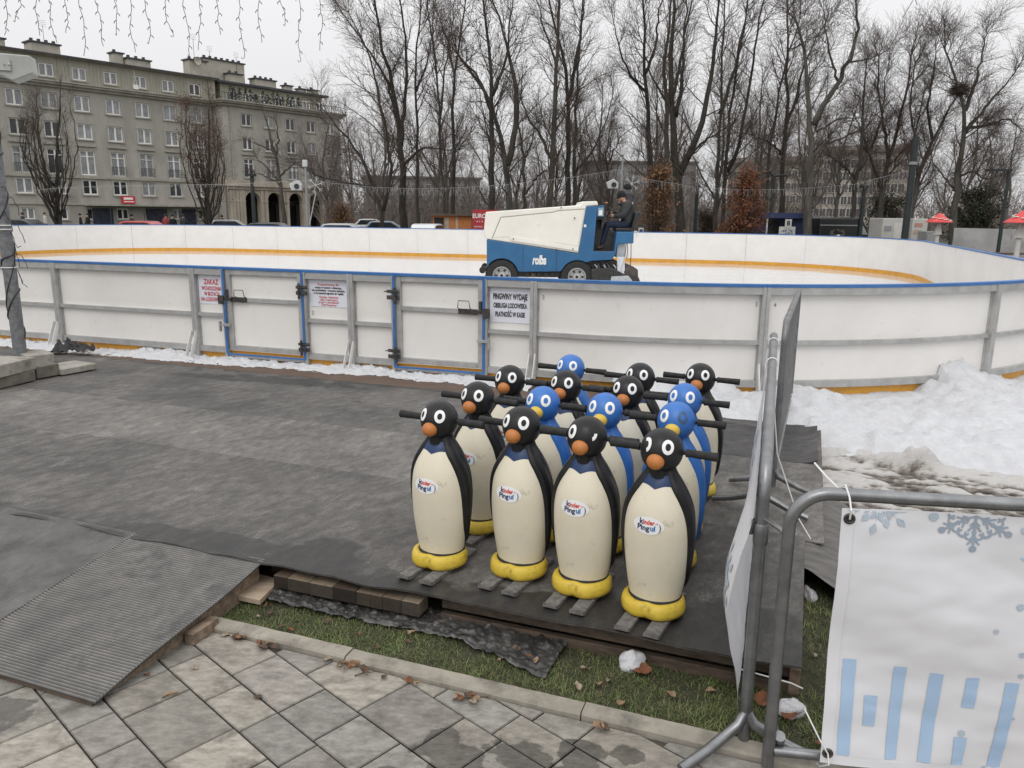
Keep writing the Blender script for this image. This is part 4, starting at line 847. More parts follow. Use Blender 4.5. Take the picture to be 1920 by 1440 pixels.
    def arc(i, j): x, z = pv[j]; w = 0.0016*math.sin(math.pi*(j+0.5)/13)+0.0003; return surf(SCX+x+(w if i else -w), SCZ+z, 0.0028)
    mb.grid(2, 13, arc); mb.build('emblem_stroke', PM['snavy'], st, smooth=0)
    return root
PR = R_(-25)
proto = {}
spec = [  # head pixel, body colour, eyes, label
    ((824, 787), 'black', ('ring', 'ring'), 'black penguin skating aid in the front row, farthest left, clear of the others'),
    ((978, 799), 'black', ('ring', 'ring'), 'black penguin skating aid in the front row, second from left, both eyes intact'),
    ((1101, 819), 'black', ('ring', 'scrap'), 'black penguin skating aid with its eye on the right worn to a scrap'),
    ((1241, 844), 'black', ('half', 'ring'), 'black penguin skating aid at the near right corner with a half-worn left eye'),
    ((896, 748), 'black', ('ring', 'ring'), 'black penguin skating aid right behind the leftmost front one'),
    ((1018, 757.5), 'blue', ('ring', 'ring'), 'blue penguin skating aid behind the second front one, leftmost blue one of its row'),
    ((1134, 771), 'blue', ('ring', 'ring'), 'blue penguin skating aid behind the front one with the scrap eye'),
    ((1268, 789), 'blue', ('ring', 'faded'), 'blue penguin skating aid with one eye faded to a dark ring'),
    ((956, 714), 'black', ('ring', 'ring'), 'black penguin skating aid at the left end of the third row'),
    ((1061, 724), 'black', ('ring', 'ring'), 'black penguin skating aid in the third row, in front of the rearmost blue one'),
    ((1177, 735), 'black', ('ring', 'ring'), 'black penguin skating aid in the third row, between the two blue heads'),
    ((1284, 751), 'blue', ('ring', 'ring'), 'blue penguin skating aid at the right end of the third row, behind the faded one'),
    ((1070, 692), 'blue', ('ring', 'ring'), 'rearmost blue penguin skating aid, alone in colour in the last row'),
    ((1200, 709), 'black', ('ring', 'ring'), 'black penguin skating aid in the middle of the last row'),
    ((1313, 709.5), 'black', ('ring', 'ring'), 'black penguin skating aid in the last row, nearest the barrier'),
]
rp = random.Random(4)
for (px, py), col, eyes, label in spec:
    key = (col, eyes); h = G(px, py, 0.845)
    if key not in proto: o = make_penguin('penguin_skating_aid', col, 'orange' if col == 'black' else 'beak_y', eyes); proto[key] = o
    else: o = copy_tree(proto[key])
    rz = PR + R_(rp.uniform(-3, 3)); d = Vector((0, -0.010, 0)); d.rotate(Matrix.Rotation(rz, 3, 'Z'))
    o.location = (h.x-d.x, h.y-d.y, PZ+0.002); o.rotation_euler = (0, 0, rz); tag(o, label, 'skating aid', 'penguin skating aids parked in rows')
# ================================================================== ICE RESURFACER, DRIVER, PEOPLE
VM = dict(
    cream=M('cream_bodywork', (0.74, 0.71, 0.63), (0.80, 0.775, 0.70), sc=3, rough=0.4, dirt=(0.55, 0.50, 0.40), dsc=4, dlo=0.6, dhi=0.85),
    blue=M('blue_bodywork', (0.020, 0.105, 0.235), (0.028, 0.13, 0.275), sc=3, rough=0.4, dirt=(0.03, 0.08, 0.15), dsc=5, dlo=0.64, dhi=0.85),
    dark=M('dark_machinery', (0.014, 0.014, 0.014), (0.045, 0.042, 0.038), sc=18, rough=0.6), tyre=M('tyre_rubber', (0.016, 0.016, 0.016), (0.03, 0.029, 0.028), sc=16, rough=0.8, bump=0.002, bsc=60),
    rim=M('steel_rim', (0.38, 0.38, 0.37), (0.50, 0.50, 0.49), sc=8, rough=0.45, metal=0.5), seat=M('black_vinyl', (0.016, 0.016, 0.017), (0.03, 0.03, 0.03), sc=10, rough=0.5),
    tank=M('grey_tank', (0.36, 0.39, 0.41), (0.48, 0.51, 0.53), sc=7, rough=0.4), bag=M('white_bag', (0.72, 0.72, 0.76), (0.62, 0.62, 0.66), sc=9, rough=0.5),
    amber=M('amber_lens', (0.65, 0.20, 0.03), rough=0.25), glass=M('dash_plate', (0.22, 0.33, 0.40), (0.30, 0.42, 0.48), sc=6, rough=0.15))
VO = AY(1050, 520, 16.55); VK = 459.0
ves = empty('ice_resurfacer', (VO.x, 16.55, 0.10), 0, 'blue and cream ice resurfacer crossing the rink', 'ice resurfacer')
def vx(X): return (X-960)/VK
def vz(Y): return (1136-Y)/VK
HWD = 0.70                                                  # half width
YN = -0.20                                                  # near side plane
def vp(u, v, w): return (vx(u), w, vz(v))
def vpr(name, poly, w0, w1, mat, parent=ves, bevel=0.012):
    mb = MB(); mb.prism(poly[::-1], w0, w1, vp); return mb.build(name, mat, parent, smooth=0.4, bevel=bevel)
FAR = YN+1.30
tank = vpr('snow_tank', [(243, 378), (1130, 306), (1145, 274), (1285, 268), (1300, 306), (1187, 316), (1125, 752), (255, 630), (222, 592)], YN+0.02, FAR, VM['cream'], bevel=0.02)
mb = MB(); mb.prism([(385, 425), (880, 372), (920, 358), (1172, 340), (1122, 690), (490, 610), (305, 618)][::-1], YN+0.012, YN+0.10, vp); mb.build('side_panel', VM['cream'], tank, smooth=0.3, bevel=0.02)
mb = MB()
pl = [(305, 618), (385, 425), (880, 372), (920, 358), (1172, 340)]
for a, b in zip(pl, pl[1:]): mb.bar(Vector(vp(*a, YN+0.016)), Vector(vp(*b, YN+0.016)), 0.012, 0.012)
mb.build('panel_seam', M('seam_grey', (0.30, 0.28, 0.24), rough=0.7), tank, smooth=0)
vpr('tank_rail', [(470, 603), (500, 600), (1120, 690), (1125, 735), (1085, 728), (480, 640)], YN-0.012, YN+0.04, VM['cream'], tank, 0.01)
mb = MB()
for X, Y in ((505, 625), (1070, 712), (1078, 425), (950, 332), (912, 722)): mb.tube([vp(X, Y, YN-0.022), vp(X, Y, YN+0.03)], 0.013, 8)
mb.build('bolt', VM['dark'], tank, smooth=0)
def arc(cx, cy, r, a0, a1, n=10): return [(cx+r*math.cos(R_(a0+(a1-a0)*k/n)), cy-r*math.sin(R_(a0+(a1-a0)*k/n))) for k in range(n+1)]
body = [(253, 631), (1124, 757), (1187, 318), (1290, 312), (1265, 732), (1463, 732), (1480, 548), (1642, 548), (1642, 655), (1490, 660), (1478, 760), (1440, 812), (1255, 822)] + arc(1117, 975, 158, 60, 155, 10) + [(958, 925), (590, 932)] + arc(397, 970, 162, 15, 150, 12) + [(255, 862)]
bd = vpr('body', body, YN, FAR, VM['blue'], bevel=0.012)
vpr('cab_well', [(1285, 420), (1480, 560), (1480, 738), (1262, 738)], YN+0.35, FAR-0.02, VM['dark'], bd, 0)
vpr('cab_floor', [(1262, 727), (1470, 727), (1470, 745), (1262, 745)], YN+0.015, FAR-0.02, VM['dark'], bd, 0)
vpr('dash_column', [(1287, 312), (1355, 306), (1355, 412), (1287, 412)], YN+0.05, FAR-0.05, VM['blue'], bd, 0.008)
vpr('dash_plate', [(1296, 330), (1350, 326), (1350, 405), (1296, 405)], YN+0.03, YN+0.055, VM['glass'], bd, 0.003)
vpr('dash_panel', [(1306, 352), (1338, 350), (1338, 398), (1306, 398)], YN+0.022, YN+0.032, MT['white'], bd, 0.002)
vpr('console', [(1275, 412), (1390, 412), (1385, 440), (1350, 520), (1335, 520), (1345, 440), (1275, 440)], YN+0.15, FAR-0.2, VM['dark'], bd, 0.004)
mb = MB(); mb.tube([vp(1395, 440, YN+0.5), vp(1440, 350, YN+0.5)], 0.02, 8); c = Vector(vp(1440, 350, YN+0.5)); ax = (Vector(vp(1440, 350, 0))-Vector(vp(1395, 440, 0))).normalized(); e1 = Vector((0, 1, 0)); e2 = ax.cross(e1)
mb.tube([c+(e1*math.cos(t)+e2*math.sin(t))*0.17 for t in np.linspace(0, 6.283, 21)], 0.014, 6, cap=False)
for t in (0, 2.1, 4.2): mb.tube([c, c+(e1*math.cos(t)+e2*math.sin(t))*0.17], 0.01, 5)
mb.build('steering_wheel', VM['dark'], ves)
mb = MB(); mb.lathe([(0.045, 0), (0.045, 0.05)], 12, vp(1388, 305, YN+0.3)); mb.build('beacon_base', VM['dark'], ves); mb = MB(); mb.lathe([(0.04, 0), (0.042, 0.03), (0.03, 0.055), (0.005, 0.06)], 14, vp(1388, 303, YN+0.3)); mb.build('beacon', VM['amber'], ves)
for X, Y, h in ((1375, 420, 0.18), (1408, 430, 0.22), (1352, 410, 0.2)):
    mb = MB(); mb.tube([vp(X, Y, YN+0.25), Vector(vp(X, Y, YN+0.25))+Vector((0.02, 0, h))], 0.009, 6); mb.ell(Vector(vp(X, Y, YN+0.25))+Vector((0.02, 0, h)), (0.022,)*3, 8, 6); mb.build('lever', VM['dark'], ves)
mb = MB(); add_text(mb, 'rolba', 0.25, lambda x, y: (vx(752)+x, YN-0.004, vz(822)+y), width=0.29, bold=0.012, shear=0.25); mb.build('lettering', MT['white'], ves, smooth=0)
mb = MB()
for X0, Y0, X1, Y1 in ((600, 680, 600, 930), (918, 728, 918, 925)): mb.bar(vp(X0, Y0, YN-0.001), vp(X1, Y1, YN-0.001), 0.006, 0.006)
mb.build('door_seam', VM['dark'], ves, smooth=0)
mb = MB(); mb.box(vx(1168), vx(1190), YN-0.004, YN+0.01, vz(508), vz(484)); mb.build('side_marker', MT['white'], ves, smooth=0)
# chassis and axles
vpr('chassis', [(300, 860), (1500, 820), (1510, 900), (1250, 960), (960, 985), (560, 985), (300, 960)], YN+0.12, FAR-0.12, VM['dark'], bevel=0.01)
for X, Yc in ((397, 972), (1117, 977)):
    for w, sg in ((YN+0.02, 1), (FAR-0.24, -1)):
        wr = empty('wheel', (vx(X), w+0.11, vz(Yc)), parent=ves); fn = lambda x, y, z: (x, z, y)
        mb = MB(); mb.lathe([(0.19, -0.10), (0.27, -0.115), (0.325, -0.105), (0.338, -0.07), (0.34, 0), (0.338, 0.07), (0.325, 0.105), (0.27, 0.115), (0.19, 0.10)], 40, fn=fn, cap=False)
        for k in range(40):                                # tread blocks
            a = 2*math.pi*k/40; c = Vector((math.cos(a)*0.341, 0, math.sin(a)*0.341)); mb.bar(c+Vector((0, -0.09, 0)), c+Vector((0, 0.09, 0)), 0.026, 0.008, up=c)
        mb.build('tyre', VM['tyre'], wr, smooth=0.6)
        mb = MB(); fs2 = (lambda x, y, z: (x, z, y)); mb.lathe([(0.192, -0.095), (0.175, -0.10), (0.165, -0.085), (0.15, -0.05), (0.09, -0.045), (0.075, -0.08), (0.03, -0.085)], 32, fn=fs2, cap=False); mb.lathe([(0.165, 0.09), (0.15, 0.05), (0.03, 0.05)], 32, fn=fs2); mb.build('rim', VM['rim'], wr, smooth=0.5)
        mb = MB()
        for k in range(6): a = math.pi/3*k; c = Vector((math.cos(a)*0.12, -0.052, math.sin(a)*0.12)); mb.ell(c, (0.026, 0.006, 0.026), 10, 6)
        mb.build('rim_hole', VM['dark'], wr)
mb = MB(); mb.tube([vp(262, 905, YN+0.1), vp(215, 915, YN+0.1)], 0.05, 8); mb.build('bumper_arm', VM['dark'], ves); mb = MB(); mb.tube([vp(215, 920, YN-0.02), vp(215, 920, YN+0.25)], 0.068, 14); mb.tube([vp(215, 920, FAR-0.25), vp(215, 920, FAR+0.02)], 0.068, 14); mb.build('bumper_roller', VM['tyre'], ves)
vpr('seat_cushion', [(1482, 515), (1650, 515), (1650, 547), (1482, 547)], YN+0.25, YN+0.80, VM['seat'], bevel=0.02)
vpr('seat_back', [(1632, 515), (1668, 365), (1715, 358), (1722, 372), (1660, 530)], YN+0.25, YN+0.80, VM['seat'], bevel=0.02)
mb = MB(); mb.tube([vp(1690, 235, FAR-0.25), vp(1672, 470, FAR-0.25), vp(1668, 600, FAR-0.25)], 0.013, 6); mb.tube([vp(1655, 545, YN+0.15), vp(1680, 545, YN+0.15), vp(1680, 595, YN+0.15)], 0.012, 6); mb.build('rear_rail', MT['white'], ves)
vpr('wash_tank', [(1497, 660), (1572, 660), (1572, 790), (1490, 790)], YN+0.1, YN+0.8, VM['tank'], bevel=0.01)
mb = MB(); mb.grid(9, 13, lambda i, j: (vx(1498+72*i/8+(4 if j > 9 else 0)), YN+0.02+0.03*math.sin(i*0.8+j*.4)-0.03*(1-abs(i-4)/4), vz(780+165*j/12 + (12*math.sin(i*1.3) if j == 12 else 0)))); mb.build('white_bag', VM['bag'], ves, smooth=2)
for X, Y0, Y1, dx in ((1580, 655, 850, -6), (1590, 655, 800, 4), (1626, 655, 880, 4)):
    mb = MB(); mb.tube([vp(X, Y0, YN+0.1), vp(X+dx, (Y0+Y1)/2, YN+0.1), vp(X+dx, Y1, YN+0.15)], 0.008, 6); mb.build('hose', VM['dark'], ves)
cond = vpr('conditioner', [(1250, 900), (1440, 880), (1560, 940), (1700, 965), (1722, 1020), (1700, 1080), (1260, 1085)], YN-0.05, FAR+0.05, VM['dark'], bevel=0.015)
vpr('conditioner_end_plate', [(1440, 965), (1600, 955), (1640, 1000), (1620, 1060), (1430, 1060)], YN-0.075, YN-0.055, VM['tank'], cond, 0.004)
vpr('conditioner_cover', [(1580, 880), (1640, 865), (1695, 900), (1700, 965), (1600, 975), (1560, 930)], YN-0.02, FAR, M('brown_cover', (0.05, 0.042, 0.036), (0.09, 0.078, 0.066), sc=9, rough=0.7), cond, 0.02)
for k in range(9):
    mb = MB(); X = 1255+k*30; mb.tube([vp(X, 850+10*math.sin(k*2), YN+0.1), vp(X+20, 890+14*math.cos(k*3), YN+0.06), vp(X+28, 930, YN+0.12)], 0.012+0.006*(k % 3), 6); mb.build('pipe', [VM['dark'], VM['tank'], MT['steel_dark']][k % 3], ves)
for k in range(5):
    mb = MB(); X = 620+k*60; mb.box(vx(X), vx(X+40), YN+0.08, YN+0.3, vz(985), vz(940+6*(k % 2))); mb.build('underbody_box', [VM['dark'], M('rusty_steel', (0.10, 0.055, 0.03), (0.16, 0.10, 0.06), sc=20, rough=0.8)][k == 1], ves, smooth=0)
# ------------------------------------------------------------------ people
def skin_body(name, joints, edges, root_i, regions, mats, sub=2):
    """one continuous skinned surface; regions(co) -> material index"""
    me = bpy.data.meshes.new(name); me.from_pydata([j[0] for j in joints], edges, [])
    o = bpy.data.objects.new(name, me); COL.objects.link(o)
    o.modifiers.new('skin', 'SKIN'); sb = o.modifiers.new('subdivision', 'SUBSURF'); sb.levels = sub; sb.render_levels = sub
    sv = me.skin_vertices[0].data if me.skin_vertices else None
    if sv is None:
        bpy.context.view_layer.objects.active = o; o.select_set(True); bpy.ops.mesh.customdata_skin_add(); sv = me.skin_vertices[0].data
    for i, j in enumerate(joints): r = j[1]; sv[i].radius = r if hasattr(r, '__len__') else (r, r); sv[i].use_root = (i == root_i)
    dg = bpy.context.evaluated_depsgraph_get(); m2 = bpy.data.meshes.new_from_object(o.evaluated_get(dg))
    bpy.data.objects.remove(o); bpy.data.meshes.remove(me); m2.name = name
    m2.materials.clear()
    for m in mats: m2.materials.append(m)
    for p in m2.polygons: p.material_index = regions(p.center); p.use_smooth = True
    n = bpy.data.objects.new(name, m2); COL.objects.link(n); return n
CL = dict(jacket=M('charcoal_jacket', (0.020, 0.021, 0.023), (0.042, 0.042, 0.044), sc=12, rough=0.75, bump=0.006, bsc=16), navy=M('dark_jeans', (0.008, 0.014, 0.035), (0.018, 0.028, 0.06), sc=14, rough=0.85, bump=0.004, bsc=18), skin=M('skin', (0.42, 0.23, 0.165), (0.48, 0.27, 0.20), sc=9, rough=0.55), knit=M('black_knit', (0.008, 0.008, 0.009), (0.016, 0.016, 0.017), sc=60, rough=0.95, bump=0.004, bsc=120), shoe=M('brown_boot', (0.075, 0.045, 0.035), (0.12, 0.075, 0.06), sc=10, rough=0.7), plum=M('plum_grey_jacket', (0.040, 0.036, 0.046), (0.066, 0.060, 0.072), sc=9, rough=0.8, bump=0.008, bsc=12), red=M('red_coat', (0.30, 0.04, 0.04), rough=0.8), pale=M('pale_coat', (0.55, 0.53, 0.50), rough=0.8), hair=M('dark_hair', (0.02, 0.015, 0.012), rough=0.7))
def dv(X, Y, w): return Vector((vx(X), w, vz(Y)))
WY = YN+0.50
J = []; E = []
def j(p, r, par=None):
    J.append((tuple(p), r)); i = len(J)-1
    if par is not None: E.append((par, i))
    return i
pel = j(dv(1590, 480, WY), (0.155, 0.135)); sp1 = j(dv(1610, 425, WY), (0.175, 0.15), pel); sp2 = j(dv(1608, 350, WY), (0.185, 0.165), sp1); sp3 = j(dv(1590, 288, WY), (0.145, 0.14), sp2); nk = j(dv(1565, 262, WY), 0.06, sp3); hd_ = j(dv(1543, 240, WY), (0.086, 0.078), nk); hd2 = j(dv(1535, 215, WY), (0.088, 0.08), hd_)
nose = None
for sg in (-1, 1):
    w = WY+sg*0.17; sh = j(dv(1592, 300, WY+sg*0.16), 0.10, sp3); el = j(dv(1555, 398, w+sg*0.04), 0.080, sh); wr_ = j(dv(1478, 405 if sg < 0 else 380, w-sg*0.04), 0.050, el); hn = j(dv(1448, 392 if sg < 0 else 365, w-sg*0.06), 0.036, wr_)
    # fingers and thumb closed on the wheel rim
    for f in range(4): a = j(dv(1440-f*2, 386+f*5-(25 if sg > 0 else 0), w-sg*0.06+(f-1.5)*0.016), 0.010, hn); j(dv(1430-f, 394+f*5-(25 if sg > 0 else 0), w-sg*0.06+(f-1.5)*0.016), 0.009, a)
    a = j(dv(1450, 402-(25 if sg > 0 else 0), w-sg*0.02), 0.011, hn); j(dv(1442, 408-(25 if sg > 0 else 0), w-sg*0.015), 0.009, a)
    hp = j(dv(1570, 492, WY+sg*0.10), 0.095, pel); kn = j(dv(1408, 478, WY+sg*0.15), 0.070, hp); cf_ = j(dv(1385, 570, WY+sg*0.15), 0.060, kn); an_ = j(dv(1362, 665, WY+sg*0.15), 0.045, cf_); he = j(dv(1368, 700, WY+sg*0.15), 0.043, an_); j(dv(1310, 708, WY+sg*0.16), 0.036, he)
def dreg(c):
    X, Y = c.x*VK+960, 1136-c.z*VK
    if Y < 266 and X < 1575: return 2
    if Y > 676 and X < 1430: return 3
    if X < 1462 and Y < 425: return 2
    if Y > 462 or (Y > 445 and X < 1540): return 1
    return 0
drv = skin_body('person', J, E, pel, dreg, [CL['jacket'], CL['navy'], CL['skin'], CL['shoe']]); drv.location = ves.location
tag(drv, 'driver in black knit cap and charcoal jacket, bent over the wheel of the ice resurfacer', 'person')
mb = MB(); hc = dv(1538, 205, WY); rt = Matrix.Rotation(R_(-22), 3, 'Y')
mb.ell(hc, (0.098, 0.092, 0.092), 20, 14, rt); cp = mb.build('cap', CL['knit'], drv, smooth=2)
mb = MB(); mb.tube([hc+rt @ Vector((0.099*math.cos(t), 0.094*math.sin(t), -0.028)) for t in np.linspace(0, 6.283, 25)], 0.015, 8, cap=False); mb.build('cap_cuff', CL['knit'], cp, smooth=2)
mb = MB()
for p, r in ((dv(1508, 250, WY), (0.020, 0.013, 0.018)), (dv(1520, 262, WY), (0.012, 0.024, 0.007)), (dv(1542, 240, WY-0.078), (0.022, 0.012, 0.03)), (dv(1542, 240, WY+0.078), (0.022, 0.012, 0.03)), (dv(1526, 276, WY), (0.03, 0.03, 0.022))): mb.ell(p, r, 10, 8)
mb.build('face', CL['skin'], drv, smooth=2)
mb = MB()
for sg in (-1, 1): mb.ell(dv(1513, 238, WY+sg*0.03), (0.006, 0.010, 0.006), 8, 6)
mb.build('eyes', CL['hair'], drv, smooth=2)
mb = MB(); mb.tube([dv(1570, 275, WY)+Vector((0.09*math.cos(t), 0.10*math.sin(t), 0.03*math.cos(t))) for t in np.linspace(0, 6.283, 17)], 0.035, 8, cap=False); mb.build('collar', CL['jacket'], drv, smooth=2)
# second person, standing behind the seat on the far side
J, E = [], []; W2 = FAR-0.12
p2 = j(dv(1640, 470, W2), (0.14, 0.12)); s1 = j(dv(1640, 380, W2), (0.15, 0.14), p2); s2 = j(dv(1638, 250, W2), (0.18, 0.19), s1); s3 = j(dv(1636, 192, W2), (0.165, 0.18), s2); n_ = j(dv(1640, 160, W2), 0.095, s3); h1 = j(dv(1640, 142, W2), (0.083, 0.08), n_); h2 = j(dv(1638, 125, W2), 0.082, h1)
for sg in (-1, 1):
    sh = j(dv(1640, 205, W2+sg*0.17), 0.085, s3); el = j(dv(1655, 310, W2+sg*0.2), 0.06, sh); hh = j(dv(1620, 390, W2+sg*0.17), 0.04, el); j(dv(1600, 400, W2+sg*0.16), 0.034, hh)
    hp = j(dv(1640, 490, W2+sg*0.09), 0.09, p2); kn = j(dv(1600, 520, W2+sg*0.1), 0.07, hp); an_ = j(dv(1600, 640, W2+sg*0.1), 0.05, kn); j(dv(1560, 655, W2+sg*0.1), 0.04, an_)
o2 = skin_body('person', J, E, p2, lambda c: 2 if (1136-c.z*VK) < 150 and c.x < vx(1615) else (1 if (1136-c.z*VK) > 455 else 0), [CL['plum'], CL['navy'], CL['skin']]); o2.location = ves.location
tag(o2, 'second person in plum grey jacket, sitting behind the driver on the ice resurfacer', 'person')
mb = MB(); mb.ell(dv(1640, 124, W2), (0.094, 0.092, 0.086), 18, 12); mb.build('cap', CL['knit'], o2, smooth=2)
# ------------------------------------------------------------------ people on the pavement by the building
def walker(seed, top_m, leg_m, hat, stride):
    global J, E
    J, E = [], []; r = random.Random(seed); H_ = 1.42
    pv = j((0, 0, 0.76), (0.12, 0.10)); a1 = j((0, 0.0, 0.95), (0.125, 0.10), pv); a2 = j((0, 0.01, 1.10), (0.15, 0.10), a1); n1 = j((0, 0, 1.22), 0.05, a2); hh = j((0, -0.01, 1.31), (0.072, 0.08), n1); j((0, 0, 1.37), 0.066, hh)
    for sg in (-1, 1):
        s_ = j((sg*0.145, 0.01, 1.12), 0.055, a2); e_ = j((sg*0.19, 0.02+sg*stride*0.3, 0.90), 0.045, s_); w_ = j((sg*0.18, -0.05+sg*stride*0.6, 0.72), 0.034, e_); j((sg*0.175, -0.07+sg*stride*0.65, 0.64), 0.030, w_)
        h_ = j((sg*0.075, 0, 0.70), 0.085, pv); k_ = j((sg*0.085, -0.03-sg*stride*0.5, 0.40), 0.06, h_); f_ = j((sg*0.085, 0.03-sg*stride, 0.07), 0.042, k_); j((sg*0.09, -0.09-sg*stride, 0.035), 0.036, f_)
    b = skin_body('person', J, E, pv, lambda c: 2 if c.z > 1.225 or (c.z < 0.69 and abs(c.x) > 0.15) else (0 if c.z > 0.66 else 1), [top_m, leg_m, CL['skin']], 1)
    mb = MB(); mb.ell((0, 0.01, 1.36), (0.082, 0.088, 0.078), 14, 10); mb.build('cap' if hat else 'hair', CL['knit'] if hat else CL['hair'], b, smooth=2); return b
# ================================================================== APARTMENT BUILDING (left) AND FAR BLOCKS
BM = dict(
    wall=M('grey_render', (0.335, 0.315, 0.283), (0.415, 0.393, 0.355), sc=0.8, rough=0.95, dirt=(0.25, 0.235, 0.21), dsc=0.35, dlo=0.45, dhi=0.75, bump=0.01, bsc=20, stretch=(1, 1, 0.35)),
    trim=M('stucco_trim', (0.29, 0.275, 0.235), (0.38, 0.365, 0.315), sc=1.5, rough=0.9, dirt=(0.19, 0.18, 0.16), dsc=0.8, stretch=(1, 1, 0.4)),
    attic=M('attic_panels', (0.31, 0.295, 0.24), (0.40, 0.385, 0.325), sc=3, rough=0.85, stretch=(4, 4, 0.25), dirt=(0.22, 0.205, 0.17), dsc=1),
    stone=M('arcade_stone', (0.33, 0.285, 0.23), (0.43, 0.38, 0.315), sc=1.2, rough=0.9, dirt=(0.21, 0.18, 0.15), dsc=0.7, stretch=(1, 1, 0.5)),
    roof=M('dark_roof', (0.035, 0.037, 0.045), (0.06, 0.062, 0.07), sc=1, rough=0.6), chim=M('chimney_render', (0.36, 0.335, 0.28), (0.46, 0.43, 0.37), sc=2, rough=0.95, dirt=(0.14, 0.13, 0.12), dsc=1),
    frame=M('window_frame_white', (0.80, 0.79, 0.76), rough=0.6), frame2=M('window_frame_aged', (0.60, 0.585, 0.55), rough=0.7), surround=M('window_surround', (0.40, 0.385, 0.34), (0.32, 0.305, 0.27), sc=5, rough=0.9),
    curtain=M('net_curtain', (0.34, 0.35, 0.36), (0.14, 0.15, 0.16), sc=5, rough=0.35, stretch=(6, 1, 0.6)), dark=M('dark_interior', (0.012, 0.012, 0.013), rough=0.9), shrub=M('terrace_conifer', (0.018, 0.026, 0.014), (0.04, 0.05, 0.03), sc=9, rough=0.95),
)
TB = R_(39); _d0 = ray(30, 391); B0 = EYEP + _d0*(68/_d0.y)
bld = empty('apartment_building', (B0.x, B0.y, 0), math.pi/2-TB, 'long grey apartment building with arcade at its right end, behind the left of the rink', 'building')
def arcade_box(mb, x0, x1, y0, y1, z0, z1): mb.box(x0, x1, y0, y1, z0, z1)
def facade(mb, x0, x1, z0, z1, y, holes, dep):
    xs = sorted({x0, x1, *[h[0] for h in holes], *[h[1] for h in holes]}); zs = sorted({z0, z1, *[h[2] for h in holes], *[h[3] for h in holes]})
    for i in range(len(xs)-1):
        for k in range(len(zs)-1):
            cx, cz = (xs[i]+xs[i+1])/2, (zs[k]+zs[k+1])/2
            if any(h[0] < cx < h[1] and h[2] < cz < h[3] for h in holes): continue
            mb.quad((xs[i], y, zs[k]), (xs[i+1], y, zs[k]), (xs[i+1], y, zs[k+1]), (xs[i], y, zs[k+1]))
    for a, b, c, d in holes:
        mb.quad((a, y, c), (a, y+dep, c), (a, y+dep, d), (a, y, d)); mb.quad((b, y, c), (b, y, d), (b, y+dep, d), (b, y+dep, c))
        mb.quad((a, y, c), (b, y, c), (b, y+dep, c), (a, y+dep, c)); mb.quad((a, y, d), (a, y+dep, d), (b, y+dep, d), (b, y, d))
        mb.quad((a, y+dep+0.2, c), (b, y+dep+0.2, c), (b, y+dep+0.2, d), (a, y+dep+0.2, d))
rw = random.Random(8)
def window(x0, x1, z0, z1, y, tall=False, fr=None, parent=bld, surround=True, dep=0.14):
    fm = fr or rw.choice([BM['frame'], BM['frame'], BM['frame2']]); f = 0.10; mb = MB(); yy = y+dep
    for a, b, c, d in ((x0, x0+f, z0, z1), (x1-f, x1, z0, z1), (x0+f, x1-f, z0, z0+f), (x0+f, x1-f, z1-f, z1)): mb.box(a, b, yy-0.05, yy+0.02, c, d)
    xm = (x0+x1)/2; mb.box(xm-0.07, xm+0.07, yy-0.06, yy+0.01, z0+f, z1-f)
    if tall: mb.box(x0+f, x1-f, yy-0.055, yy+0.01, z1-0.55, z1-0.48); 
    w = mb.build('window', fm, parent, smooth=0)
    mb = MB(); mb.quad((x0+f, yy, z0+f), (x1-f, yy, z0+f), (x1-f, yy, z1-f), (x0+f, yy, z1-f)); mb.build('pane', rw.choice([MT['glass_dark'], MT['glass_dark'], BM['curtain'], BM['curtain'], MT['glass_light']]), w, smooth=0)
    mb = MB(); mb.box(x0-0.12, x1+0.12, y-0.12, y+0.03, z0-0.10, z0-0.003); mb.build('sill', BM['surround'], w, smooth=0)
    if surround:
        mb = MB(); s = 0.13
        for a, b, c, d in ((x0-s, x0-0.002, z0, z1+s), (x1+0.002, x1+s, z0, z1+s), (x0-0.001, x1+0.001, z1+0.002, z1+s)): mb.box(a, b, y-0.035, y+0.02, c, d)
        mb.build('surround', BM['surround'], w, smooth=0)
    if tall:
        mb = MB(); mb.box(x0-0.2, x1+0.2, y-0.16, y+0.02, z1+0.34, z1+0.45); mb.build('hood', BM['trim'], w, smooth=0)
        if rw.random() < 0.8:
            mb = MB()
            for k in range(9): xx = x0+(x1-x0)*k/8; mb.box(xx-0.012, xx+0.012, y-0.10, y-0.08, z0, z0+0.8)
            mb.box(x0, x1, y-0.11, y-0.07, z0+0.8, z0+0.84); mb.build('railing', BM['roof'], w, smooth=0)
# left wing
cols_ = [0.9+2.7*k for k in range(-3, 7)]; holes = []; wins = []
for c in cols_:
    for z0, z1, tl in ((10.12, 11.45, 0), (7.75, 9.1, 0), (4.66, 6.8, 1), (2.95, 4.25, 0)): holes.append((c-0.66, c+0.66, z0, z1)); wins.append((c-0.66, c+0.66, z0, z1, tl))
for c in cols_:
    holes.append((c-0.55, c+0.55, 0.75, 1.75)); wins.append((c-0.55, c+0.55, 0.75, 1.75, 0))
LX0, LX1 = -9.0, 18.85
mb = MB(); facade(mb, LX0, LX1, -0.2, 12.1, 0, holes, 0.16); mb.quad((LX0, 0.02, 0), (LX0, 11, 0), (LX0, 11, 12.2), (LX0, 0.02, 12.2)); mb.quad((LX0, 11, 0), (34, 11, 0), (34, 11, 12.2), (LX0, 11, 12.2))
mb.build('wall', BM['wall'], bld, smooth=0)
for w in wins: window(w[0], w[1], w[2], w[3], 0, bool(w[4]))
